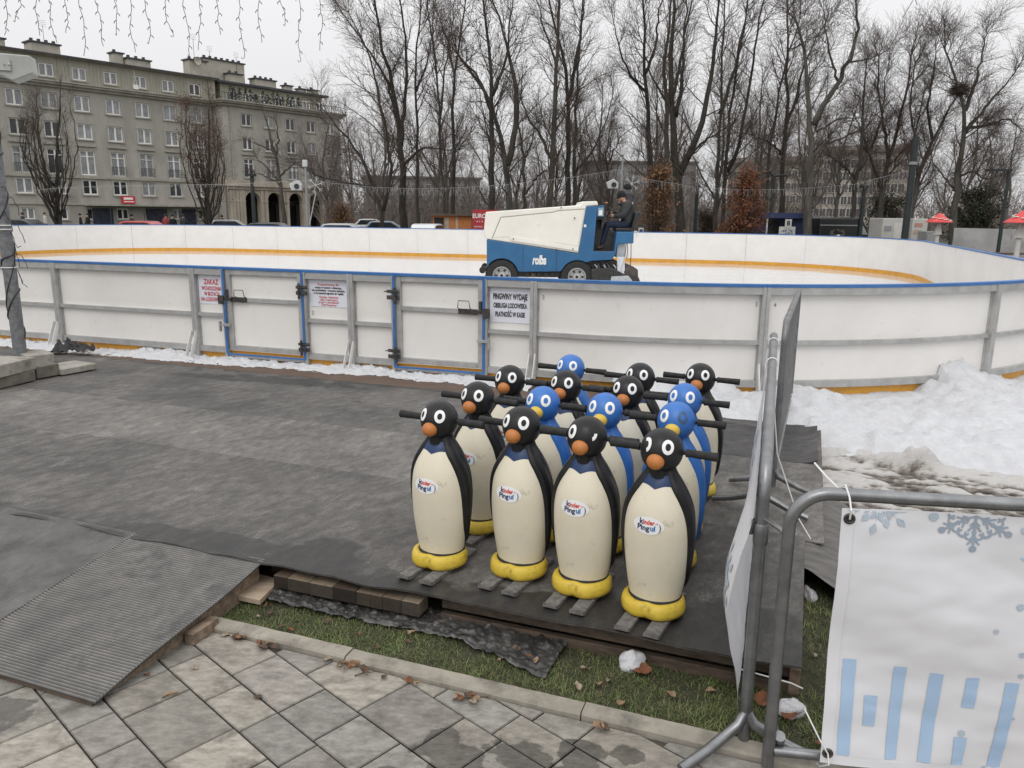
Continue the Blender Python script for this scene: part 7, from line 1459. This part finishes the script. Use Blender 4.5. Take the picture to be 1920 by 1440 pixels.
# ------------------------------------------------------------------ icicle lights overhead
ic = empty('icicle_lights', AY(300, -60, 7.2), 0, 'icicle light strings hanging into the sky at the top left', 'light string'); io = ic.location
mb = MB(); mb.tube([AY(x, -40-0.00006*(x-300)**2*-1, 7.2)-io for x in range(-120, 760, 40)], 0.006, 5); mb.build('cable', MT['black'], ic)
ICW = M('cable_grey', (0.07, 0.065, 0.06), rough=0.6); ri = random.Random(12)
for x0, xm, x1, y1 in ((8, 12, 12, 66), (34, 42, 30, 40), (62, 70, 72, 67), (86, 90, 106, 80), (120, 128, 123, 62), (146, 155, 160, 105), (178, 180, 196, 87), (210, 214, 221, 65), (237, 244, 252, 98), (271, 275, 281, 81), (306, 304, 325, 68), (341, 346, 357, 104), (368, 378, 373, 94), (399, 404, 416, 65), (446, 450, 457, 109), (483, 484, 489, 80), (522, 526, 536, 47), (557, 561, 563, 115), (599, 603, 601, 95), (634, 632, 628, 42)):
    pts = []; n = 16
    for k in range(n+1):
        t = k/n; x = (1-t)**2*x0+2*t*(1-t)*xm+t*t*x1+ri.uniform(-1.6, 1.6)+(2.5*math.sin(t*9+x0)); y = -45+(y1+45)*t; pts.append(AY(x, y, 7.2)-io)
    c = AY(x1, y1, 7.2)-io; pts += [c+Vector((-0.012, 0, -0.006)), c+Vector((-0.022, 0, 0.008))] if ri.random() < 0.5 else []
    mb = MB(); mb.tube(pts, 0.0026, 5)
    for k in range(2, n, 2): q = pts[k]; sg = 1 if (k//2) % 2 else -1; mb.tube([q, q+Vector((sg*0.018, 0, -0.014)), q+Vector((sg*0.024, 0, -0.03))], [0.0026, 0.004, 0.002], 5)
    mb.build('strand', ICW, ic)
mb = MB(); mb.tube([AY(1722, -20, 7.2)-io, AY(1708, 8, 7.2)-io, AY(1692, 33, 7.2)-io], 0.0026, 5); mb.tube([AY(1716, -2, 7.2)-io, AY(1720, 10, 7.2)-io], 0.003, 5); mb.build('strand', ICW, ic)
# ------------------------------------------------------------------ masts, garlands, lamps
DG = M('dark_green_paint', (0.012, 0.018, 0.018), (0.022, 0.030, 0.029), sc=3, rough=0.5); LG = M('light_grey_paint', (0.26, 0.265, 0.27), rough=0.6); WL = M('white_lamp', (0.50, 0.505, 0.51), rough=0.4); GWI = M('garland_wire', (0.40, 0.40, 0.39), rough=0.7)
def mast(px, Y, top_py, label, boxpy, flip):
    b = ground_at(px, Y, 415); H_ = AY(px, top_py, Y).z; r = empty('light_mast', (b.x, b.y, 0), 0, label, 'mast')
    mb = MB(); mb.tube([(0, 0, 0), (0, 0, H_)], [0.065, 0.04], 10); mb.build('shaft', LG, r)
    mb = MB(); mb.box(-0.10, 0.10, -0.10, 0.04, H_-0.02, H_+0.26); mb.build('floodlight', WL, r, smooth=0, bevel=0.02)
    zb = AY(px, boxpy, Y).z; s = -1 if flip else 1
    mb = MB(); mb.prism([(-0.22, 0), (0.22, 0), (0.22, 0.24), (0.02, 0.42), (-0.30, 0.26)], -0.15, 0.15, lambda u, v, w: (s*0.38+u, w, zb+v-0.2)); mb.build('loudspeaker', WL, r, smooth=0, bevel=0.015)
    mb = MB(); mb.lathe([(0.05, 0), (0.11, 0.03)], 14, fn=lambda x, y, z: (s*0.36+x, -0.155-z, zb-0.04+y), cap=True); mb.build('speaker_cone', MT['black'], r)
    mb = MB()
    for k in range(6):
        a = k*math.pi/3+0.3; c = Vector((0.42, -0.1, zb+0.02)); e = c+Vector((math.cos(a)*0.36, 0, math.sin(a)*0.36)); mb.tube([c, e], 0.014, 5); m_ = c*0.4+e*0.6
        for g in (-0.7, 0.7): mb.tube([m_, m_+Vector((math.cos(a+g)*0.14, 0, math.sin(a+g)*0.14))], 0.011, 4)
    mb.tube([(0.1, -0.1, zb-1.6), (0.42, -0.1, zb-0.3)], 0.02, 5); mb.build('star_ornament', WL, r); return r
mast(577, 34, 312, 'light grey mast before the arcade, with white loudspeaker and star ornament', 348, True); mast(1163, 35, 290, 'light grey mast behind the driver, with white loudspeaker and star ornament', 345, True)
def garland(pts, Y, label, drop=0.22):
    P = [AY(x, y, Y) for x, y in pts]; r = empty('light_garland', P[0], 0, label, 'light string'); full = []
    for i in range(len(P)-1):
        for k in range(12): full.append(P[i].lerp(P[i+1], k/12)-P[0])
    full.append(P[-1]-P[0]); mb = MB(); mb.tube(full, 0.0065, 4); mb.build('cable', GWI, r)
    mb = MB(); q = random.Random(4)
    for i in range(0, len(full)-1):
        for _ in range(2): c = full[i].lerp(full[i+1], q.random()); l = drop*q.uniform(0.4, 1.6); mb.tube([c, c+Vector((q.uniform(-.04, .04), 0, -l*.5)), c+Vector((q.uniform(-.06, .06), 0, -l))], 0.0045, 3)
    mb.build('hanging_lights', GWI, r)
garland([(577, 335), (620, 343), (700, 351), (780, 354), (860, 352), (960, 345), (1060, 334), (1163, 318)], 34.4, 'string of small lights sagging between the two light masts'); garland([(1163, 322), (1220, 337), (1300, 350), (1390, 356), (1480, 355), (1600, 346), (1710, 318)], 34.4, 'string of small lights from the driver\'s side to the black mast'); garland([(15, 362), (110, 352), (230, 348), (330, 347), (440, 345), (577, 338)], 33, 'string of small lights in front of the grey building', 0.1)
def column(px, Y, top_py, w_px, label, kind):
    b = ground_at(px, Y, 430); H_ = AY(px, top_py, Y).z; r = w_px/2/FPX*Y; root = empty('street_lamp' if kind else 'black_mast', (b.x, b.y, 0), 0, label, 'lamp' if kind else 'mast')
    mb = MB(); mb.tube([(0, 0, 0), (0, 0, H_)], [r, r*0.85], 10); mb.build('shaft', DG, root)
    if kind == 'arm': mb = MB(); mb.box(-0.75, r, -0.07, 0.07, H_-0.03, H_+0.05); mb.build('lamp_arm', DG, root, smooth=0)
    if kind == 'arm2': mb = MB(); mb.tube([(0, 0, H_-0.05), (-0.25, 0, H_+0.22), (-0.8, 0, H_+0.02)], 0.05, 6); mb.tube([(0, 0, H_), (0.6, 0, H_+0.05)], 0.05, 6); mb.build('lamp_arm', DG, root)
    if kind == 'top': mb = MB(); mb.box(-r*1.6, r*1.6, -r*1.6, r*1.6, H_, H_+0.1); mb.build('lamp_head', DG, root, smooth=0)
    if not kind: mb = MB(); zc = AY(px, 306, Y).z; mb.lathe([(r*1.12, zc-0.05), (r*1.12, zc+0.05)], 12); mb.build('collar', LG, root)
    return root
column(1698, 30, 256, 13, 'thick dark green mast standing upright behind the right end of the rink', '')
column(1877, 27.5, 320, 7, 'dark street lamp with a flat arm, between the toadstools', 'arm'); column(1303, 42, 352, 7, 'slim dark lamp post left of the rust bush', 'top'); column(1613, 38, 352, 8, 'slim dark post over the black van', 'top'); column(1443, 39, 330, 8, 'dark lamp with curved arm behind the blue kiosk', 'arm2'); column(478, 37, 330, 8, 'dark slim lamp post before the arcade', 'top')
# ------------------------------------------------------------------ toadstools, hoarding, picnic tables, kiosks, vehicles
RED = M('toadstool_red', (0.55, 0.035, 0.035), (0.62, 0.06, 0.05), sc=3, rough=0.45); OFF = M('offwhite_paint', (0.62, 0.61, 0.58), (0.52, 0.51, 0.48), sc=4, rough=0.6)
def toadstool(px, Y, top_py, rim_py, half_px, label):
    t, e = AY(px, top_py, Y), AY(px, rim_py, Y); root = empty('toadstool', (t.x, t.y, 0), 0, label, 'toadstool'); R1 = half_px/FPX*Y; z1, z0 = t.z, e.z
    prof = [(R1, z0), (R1*0.99, z0+0.02), (R1*0.80, z0+(z1-z0)*.22), (R1*0.52, z0+(z1-z0)*.50), (R1*0.22, z0+(z1-z0)*.82), (0.02, z1)]; mb = MB(); mb.lathe(prof, 20); cap_ = mb.build('cap', RED, root, smooth=0.5)
    rr = random.Random(px)
    for k in range(16):
        a = k*2.4; q = 0.25+0.65*((k*0.37) % 1); r = R1*q; z = np.interp(r, [p[0] for p in prof][::-1], [p[1] for p in prof][::-1]); mb = MB(); mb.ell((r*math.cos(a), r*math.sin(a), z), (0.06*R1/0.5, 0.06*R1/0.5, 0.022), 10, 6); mb.build('spot', OFF, cap_)
    mb = MB(); mb.lathe([(R1*0.30, z0-0.42), (R1*0.16, z0-0.10), (R1*0.14, z0-0.01)], 14); mb.build('skirt', OFF, root); mb = MB(); mb.lathe([(R1*0.19, 0), (R1*0.15, z0*0.5), (R1*0.14, z0-0.3)], 12); mb.build('stem', OFF, root); return root
toadstool(1763, 28, 399, 417, 23, 'red toadstool canopy with white spots, left of the street lamp'); toadstool(1918, 23, 395, 418, 29, 'red toadstool canopy with white spots at the right picture edge')
TP = M('grey_tarpaulin', (0.44, 0.43, 0.425), (0.34, 0.335, 0.33), sc=1.2, rough=0.7, bump=0.05, bsc=2.5)
hz = [(1790, 33), (1846, 32), (1900, 31), (1960, 30), (2030, 29)]
for k in range(4):
    a, b = hz[k], hz[k+1]; p, q = AY(a[0], 420, a[1]), AY(b[0], 420, b[1]); mb = MB(); mb.grid(14, 8, lambda i, j: (*(p.lerp(q, i/13)).xy, 0.02+1.30*j/7)); 
    for i, v in enumerate(mb.v): mb.v[i] = (v[0], v[1]+0.06*nz(v[0], v[2], k, 1.8), v[2])
    o = mb.build('hoarding', TP, smooth=2); tag(o, 'crinkled grey tarpaulin hoarding panel behind the toadstools', 'hoarding', 'tarpaulin hoarding panels')
def picnic(px, Y, label):
    b = ground_at(px, Y); root = empty('picnic_table', (b.x, b.y, 0), 0.2, label, 'table'); W_d = MT['wood_end']
    mb = MB(); mb.box(-0.6, 0.6, -0.32, 0.32, 0.58, 0.63); mb.build('table_top', W_d, root, smooth=0)
    for s in (-1, 1): mb = MB(); mb.box(-0.6, 0.6, s*0.6-0.11, s*0.6+0.11, 0.34, 0.38); mb.build('bench', W_d, root, smooth=0)
    for x in (-0.42, 0.42):
        mb = MB(); mb.bar((x, -0.75, 0), (x, -0.15, 0.58), 0.06, 0.05); mb.bar((x, 0.75, 0), (x, 0.15, 0.58), 0.06, 0.05); mb.bar((x, -0.7, 0.31), (x, 0.7, 0.31), 0.05, 0.05); mb.build('leg', W_d, root, smooth=0)
picnic(1815, 27, 'dark picnic table before the hoarding, right of the left toadstool'); picnic(1902, 26, 'dark picnic table before the hoarding, beside the street lamp')
def boxthing(name, px0, px1, Y, z0, z1, dep, rz, mat, label, cat, bev=0.03):
    p, q = AY(px0, 420, Y), AY(px1, 420, Y); w = (q-p).length; root = empty(name, ((p.x+q.x)/2, Y, 0), rz, label, cat); mb = MB(); mb.box(-w/2, w/2, 0, dep, z0, z1); mb.build('body', mat, root, smooth=0, bevel=bev); return root, w
def slab(root, name, x0, x1, y0, y1, z0, z1, mat, smooth=0): mb = MB(); mb.box(x0, x1, y0, y1, z0, z1); return mb.build(name, mat, root, smooth=smooth)
def wheels(root, xs, y0, y1, r, mat=None):
    for x in xs:
        for y in (y0, y1): mb = MB(); mb.lathe([(r*.55, -0.09), (r, -0.08), (r, 0.08), (r*.55, 0.09)], 18, fn=lambda X, Y_, Z: (x+X, y+Z, r+Y_)); mb.build('wheel', VM['tyre'], root, smooth=.6)
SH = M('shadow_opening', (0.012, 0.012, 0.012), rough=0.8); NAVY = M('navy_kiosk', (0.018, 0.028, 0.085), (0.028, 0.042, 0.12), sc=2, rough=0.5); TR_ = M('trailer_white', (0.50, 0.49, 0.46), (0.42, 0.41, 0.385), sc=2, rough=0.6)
k_, w = boxthing('kiosk', 1436, 1508, 37, 0, 1.62, 1.8, 0, NAVY, 'navy blue ticket kiosk with white poster, right of the rust bush', 'kiosk')
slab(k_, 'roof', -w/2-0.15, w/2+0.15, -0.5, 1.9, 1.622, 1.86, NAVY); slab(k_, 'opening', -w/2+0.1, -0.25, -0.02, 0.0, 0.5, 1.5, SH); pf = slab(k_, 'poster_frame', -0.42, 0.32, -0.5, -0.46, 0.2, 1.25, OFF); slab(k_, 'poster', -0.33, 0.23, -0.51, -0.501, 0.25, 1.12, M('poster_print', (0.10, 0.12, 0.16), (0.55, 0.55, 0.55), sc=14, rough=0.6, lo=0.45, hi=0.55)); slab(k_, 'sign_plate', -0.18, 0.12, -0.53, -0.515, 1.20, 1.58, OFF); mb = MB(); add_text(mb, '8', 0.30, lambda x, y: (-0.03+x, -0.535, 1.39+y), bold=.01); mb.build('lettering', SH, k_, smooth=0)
for x in (-w/2-0.08, w/2+0.08): slab(k_, 'post', x-0.03, x+0.03, -0.45, -0.39, 0, 1.62, OFF)
# black van
vr, w = boxthing('van', 1536, 1612, 38, 0.30, 1.68, 1.5, 0, M('black_van_paint', (0.010, 0.010, 0.012), (0.016, 0.016, 0.018), sc=2, rough=0.3), 'black panel van with a light windscreen, behind the boards on the right', 'van', 0.08)
bp_ = bpy.data.materials['black_van_paint']; mb = MB(); mb.prism([(0, 0.3), (0.95, 0.3), (0.92, 0.75), (0.55, 0.88), (0.15, 1.60), (0, 1.66)], 0.02, 1.48, lambda u, v, ww: (w/2+u, ww, v)); mb.build('cab', bp_, vr, smooth=0.4, bevel=0.04)
mb = MB(); mb.prism([(0.08, 0.9), (0.44, 0.9), (0.16, 1.32), (0.08, 1.32)], 0.0, 0.015, lambda u, v, ww: (w/2+u, ww, v)); mb.build('side_window', MT['glass_light'], vr, smooth=0); mb = MB(); mb.quad((w/2+0.57, 0.1, 0.89), (w/2+0.57, 1.4, 0.89), (w/2+0.18, 1.4, 1.45), (w/2+0.18, 0.1, 1.45)); mb.build('windscreen', MT['glass_light'], vr, smooth=0); wheels(vr, (-w/2+0.45, w/2+0.5), 0.1, 1.4, 0.28); slab(vr, 'roof_stripe', -w/2+.05, w/2-.1, -0.012, -0.002, 1.30, 1.34, LG)
mb = MB(); mb.lathe([(0.11, 0), (0.09, 0.01)], 16, fn=lambda x, y, z: (0.0+x, -0.012-z, 0.78+y)); mb.build('round_emblem', OFF, vr)
mb = MB(); rq = random.Random(9)
for _ in range(14): a = rq.random()*6.28; c = Vector((-0.05+0.30*math.cos(a), -0.008, 0.95+0.14*math.sin(a))); mb.ell(c, (0.10, 0.004, 0.04), 8, 4, Matrix.Rotation(rq.random()*3, 3, 'Y'))
mb.build('painted_spray', M('van_graphic', (0.085, 0.06, 0.07), (0.10, 0.09, 0.04), sc=9, rough=0.5), vr)
# trailers
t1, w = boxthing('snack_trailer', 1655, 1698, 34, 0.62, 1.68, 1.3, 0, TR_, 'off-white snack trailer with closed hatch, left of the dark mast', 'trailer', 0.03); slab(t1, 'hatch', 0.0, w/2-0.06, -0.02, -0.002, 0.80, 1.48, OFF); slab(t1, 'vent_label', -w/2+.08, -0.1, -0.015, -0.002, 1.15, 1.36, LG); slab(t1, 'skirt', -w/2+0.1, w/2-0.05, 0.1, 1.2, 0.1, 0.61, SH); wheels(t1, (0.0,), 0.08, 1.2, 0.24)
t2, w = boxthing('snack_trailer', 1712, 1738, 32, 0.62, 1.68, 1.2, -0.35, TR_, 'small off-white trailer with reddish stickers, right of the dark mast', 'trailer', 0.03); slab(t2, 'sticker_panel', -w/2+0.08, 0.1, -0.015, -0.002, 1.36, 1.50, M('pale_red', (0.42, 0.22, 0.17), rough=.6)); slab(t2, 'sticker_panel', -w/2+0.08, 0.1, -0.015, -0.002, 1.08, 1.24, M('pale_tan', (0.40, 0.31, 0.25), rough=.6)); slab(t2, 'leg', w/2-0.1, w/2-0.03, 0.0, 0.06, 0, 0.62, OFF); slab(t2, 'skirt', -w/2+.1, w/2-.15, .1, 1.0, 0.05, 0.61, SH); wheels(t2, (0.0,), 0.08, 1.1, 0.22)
gc_, w = boxthing('grey_cabinet', 1740, 1758, 31, 0, 1.2, 0.7, 0, M('cabinet_grey', (0.20, 0.205, 0.205), (0.26, 0.26, 0.255), sc=2, rough=.6), 'plain grey street cabinet behind the left toadstool', 'cabinet', 0.02); slab(gc_, 'door', -w/2+0.04, w/2-0.04, -0.012, -0.002, 0.1, 1.1, LG)
# orange kiosk and red sign
ORW = M('orange_boards', (0.36, 0.12, 0.025), (0.45, 0.17, 0.05), sc=3, rough=.7, stretch=(6, 1, 1)); ok, w = boxthing('wooden_kiosk', 812, 884, 41, 0, 1.55, 1.6, 0, ORW, 'orange wooden market stall with dark hatch, left of the red sign', 'kiosk', 0.02); slab(ok, 'hatch', -w/2+0.06, -w/2+0.55, -0.02, -0.002, 0.98, 1.46, SH); slab(ok, 'roof', -w/2-0.1, w/2+0.1, -0.2, 1.7, 1.552, 1.64, MT['wood_end']); slab(ok, 'hatch', -w/2+0.62, -w/2+0.82, -0.02, -0.002, 0.9, 1.46, MT['concrete']); slab(ok, 'corner_post', 0.18, 0.3, -0.03, -0.002, 0, 1.5, MT['ply'])
p = AY(886, 420, 36); q = AY(912, 420, 36); rs = empty('red_sign', (p.x, 36, 0), 0, 'red advertising board with white arrow, peeking out left of the resurfacer', 'sign'); wS = 1.15; mb = MB(); mb.box(0, wS, 0, 0.06, 0.3, 1.86); mb.build('board', M('sign_red', (0.36, 0.02, 0.03), (0.42, 0.03, 0.04), sc=3, rough=.5), rs, smooth=0)
WH = MT['white']
mb = MB(); add_text(mb, 'EURO 2', 0.27, lambda x, y: (0.40+x, -0.004, 1.58+y), width=0.80, bold=.008); add_text(mb, 'A K A', 0.12, lambda x, y: (0.32+x, -0.004, 1.34+y)); add_text(mb, 'market', 0.13, lambda x, y: (0.26+x, -0.004, 1.12+y)); mb.build('lettering', WH, rs, smooth=0)
mb = MB(); mb.poly([(0.42, -0.004, 0.86), (0.24, -0.004, 0.86), (0.24, -0.004, 0.98), (0.05, -0.004, 0.79), (0.24, -0.004, 0.60), (0.24, -0.004, 0.72), (0.42, -0.004, 0.72)]); mb.build('arrow', WH, rs, smooth=0)
for x in (0.08, wS-0.14): mb = MB(); mb.box(x, x+0.06, 0.062, 0.12, 0, 1.8); mb.build('post', DG, rs, smooth=0)
# sandwich sign behind the seat
sb_, w = boxthing('small_sign', 1198, 1207, 31, 0.75, 1.22, 0.03, 0, OFF, 'small white framed sign on a stake, right of the driver seat', 'sign', 0.0); slab(sb_, 'face', -w/2+0.03, w/2-0.03, -0.01, -0.002, 0.8, 1.17, NAVY); slab(sb_, 'stake', -0.03, 0.03, 0.0, 0.03, 0, 0.749, DG)
def car(px, Y, paint, label, rz=0.0, length=3.5, hgt=1.18, group=None):
    b = ground_at(px, Y); root = empty('parked_car', (b.x, b.y, 0), rz, label, 'car', group); L_ = length/2; yv = lambda u, v, w: (u, w, v)
    mb = MB(); mb.prism([(-L_, 0.22), (L_, 0.22), (L_, 0.50), (L_*0.93, 0.64), (L_*0.45, 0.72), (-L_*0.9, 0.74), (-L_, 0.6)], -0.70, 0.70, yv); mb.build('body', paint, root, smooth=.4, bevel=0.05)
    mb = MB(); n = len(mb.v); top_ = [(-L_*0.62, hgt-0.04), (-L_*0.45, hgt), (L_*0.02, hgt), (L_*0.12, hgt-0.03)]; low = [(-L_*0.86, 0.73), (L_*0.5, 0.71)]
    mb.prism([low[0], low[1], top_[3], top_[2], top_[1], top_[0]], -0.60, 0.60, yv); gh = mb.build('cabin', paint, root, smooth=.4, bevel=0.05)
    for w0 in (-0.612, 0.603): mb = MB(); mb.prism([(-L_*0.72, 0.77), (L_*0.38, 0.77), (L_*0.07, hgt-0.08), (-L_*0.56, hgt-0.08)], w0, w0+0.008, yv); mb.build('side_window', MT['glass_dark'], root, smooth=0)
    mb = MB(); mb.quad((L_*0.47, -0.52, 0.75), (L_*0.47, 0.52, 0.75), (L_*0.145, 0.50, hgt-0.07), (L_*0.145, -0.50, hgt-0.07)); mb.build('windscreen', MT['glass_dark'], root, smooth=0)
    wheels(root, (-L_*0.62, L_*0.62), -0.62, 0.62, 0.26)
    for y in (-0.5, 0.5): mb = MB(); mb.ell((L_*0.97, y, 0.52), (0.05, 0.13, 0.07), 10, 6); mb.build('headlight', MT['glass_light'], root)
cp_ = lambda n, c: M('car_paint_'+n, c, rough=0.3, coat=0.4)
car(655, 37, cp_('silver', (0.42, 0.43, 0.44)), 'silver car whose roof shows above the boards, before the orange bush'); car(520, 37.5, cp_('black', (0.012, 0.014, 0.016)), 'dark car behind the boards before the arcade'); car(806, 39, cp_('white', (0.68, 0.69, 0.70)), 'white car tucked beside the orange stall', R_(80)); car(702, 60, cp_('white2', (0.70, 0.70, 0.71)), 'white car parked far back among the trunks', R_(10)); car(282, 38, cp_('red', (0.42, 0.03, 0.03)), 'red car whose roof shows before the grey building'); car(730, 48, cp_('grey', (0.25, 0.30, 0.34)), 'grey car between the tree trunks', R_(5)); car(440, 46, cp_('pale', (0.45, 0.46, 0.48)), 'pale car beside the arcade corner', R_(15)); car(55, 40, cp_('dk', (0.03, 0.03, 0.035)), 'dark car at far left before the building')
# people on the pavement
pp = [(46, 52, 'jacket', 'navy', 1, 'person in dark coat at far left, before the ground-floor window'), (88, 56, 'pale', 'navy', 0, 'person in a white top before the building wall'), (154, 50, 'knit', 'navy', 1, 'person in black walking past the blue shop window'), (167, 52, 'knit', 'jacket', 0, 'person in black beside another one at the blue shop window'), (250, 47, 'jacket', 'navy', 1, 'person in dark jacket near the red shop sign'), (313, 50, 'red', 'navy', 0, 'person in dull red coat before the building'), (326, 47, 'knit', 'navy', 1, 'broad dark-clad person right of the red coat'), (346, 50, 'jacket', 'jacket', 0, 'person in dark clothes left of the leafy slim tree'), (418, 49, 'knit', 'navy', 1, 'dark figure before the arcade corner')]
for k, (px, Y, tc_, lc, hat, lab) in enumerate(pp):
    o = walker(k, CL[tc_], CL[lc], hat, 0.10 if k % 2 else 0.16); b = ground_at(px, Y); o.location = (b.x, b.y, 0); o.rotation_euler.z = (1.4 if k % 3 else -1.5)+0.3*k; tag(o, lab, 'person', 'passers-by along the building')
# ================================================================== LIGHT
w = bpy.data.worlds.new('World'); SC.world = w; w.use_nodes = True; nt = w.node_tree; N, L = nt.nodes, nt.links; N.clear()
SUN_EL, SUN_AZ = R_(52), R_(200)
sky = N.new('ShaderNodeTexSky'); sky.sky_type = 'NISHITA'; sky.sun_disc = False; sky.sun_elevation = SUN_EL; sky.sun_rotation = SUN_AZ; sky.air_density = 1.0; sky.dust_density = 3.0
bw = N.new('ShaderNodeHueSaturation'); bw.inputs['Saturation'].default_value = 0.10; L.new(sky.outputs[0], bw.inputs['Color'])
tc = N.new('ShaderNodeTexCoord'); sx = N.new('ShaderNodeSeparateXYZ'); L.new(tc.outputs['Generated'], sx.inputs[0])
mr = N.new('ShaderNodeMapRange'); mr.inputs[1].default_value = 0.0; mr.inputs[2].default_value = 1.0; mr.inputs[3].default_value = 7.9; mr.inputs[4].default_value = 16.5; L.new(sx.outputs['Z'], mr.inputs[0])
cn = N.new('ShaderNodeTexNoise'); cn.inputs['Scale'].default_value = 2.2; cn.inputs['Detail'].default_value = 4; L.new(tc.outputs['Generated'], cn.inputs[0])
cm = N.new('ShaderNodeMapRange'); cm.inputs[3].default_value = 0.94; cm.inputs[4].default_value = 1.06; L.new(cn.outputs[0], cm.inputs[0])
mm = N.new('ShaderNodeMath'); mm.operation = 'MULTIPLY'; L.new(mr.outputs[0], mm.inputs[0]); L.new(cm.outputs[0], mm.inputs[1])
cl = N.new('ShaderNodeVectorMath'); cl.operation = 'SCALE'; cl.inputs[0].default_value = (0.985, 0.985, 1.0); L.new(mm.outputs[0], cl.inputs['Scale'])
mx = N.new('ShaderNodeMix'); mx.data_type = 'RGBA'; mx.inputs[0].default_value = 0.88; L.new(bw.outputs[0], mx.inputs[6]); L.new(cl.outputs[0], mx.inputs[7])
bg = N.new('ShaderNodeBackground'); bg.inputs['Strength'].default_value = 0.100; L.new(mx.outputs[2], bg.inputs[0])
out = N.new('ShaderNodeOutputWorld'); L.new(bg.outputs[0], out.inputs[0])
sd = bpy.data.lights.new('sun', 'SUN'); sd.energy = 0.75; sd.angle = R_(25); sd.color = (1.0, 0.97, 0.93)
so = bpy.data.objects.new('sun', sd); COL.objects.link(so)
dirv = Vector((math.sin(SUN_AZ)*math.cos(SUN_EL), math.cos(SUN_AZ)*math.cos(SUN_EL), math.sin(SUN_EL)))
so.rotation_euler = dirv.to_track_quat('Z', 'Y').to_euler()
SC.view_settings.view_transform = 'Standard'; SC.view_settings.look = 'None'; SC.view_settings.exposure = 0.0; SC.view_settings.gamma = 1.0
SC.render.engine = 'CYCLES'; SC.cycles.max_bounces = 6; SC.cycles.transparent_max_bounces = 6; SC.cycles.use_denoising = True
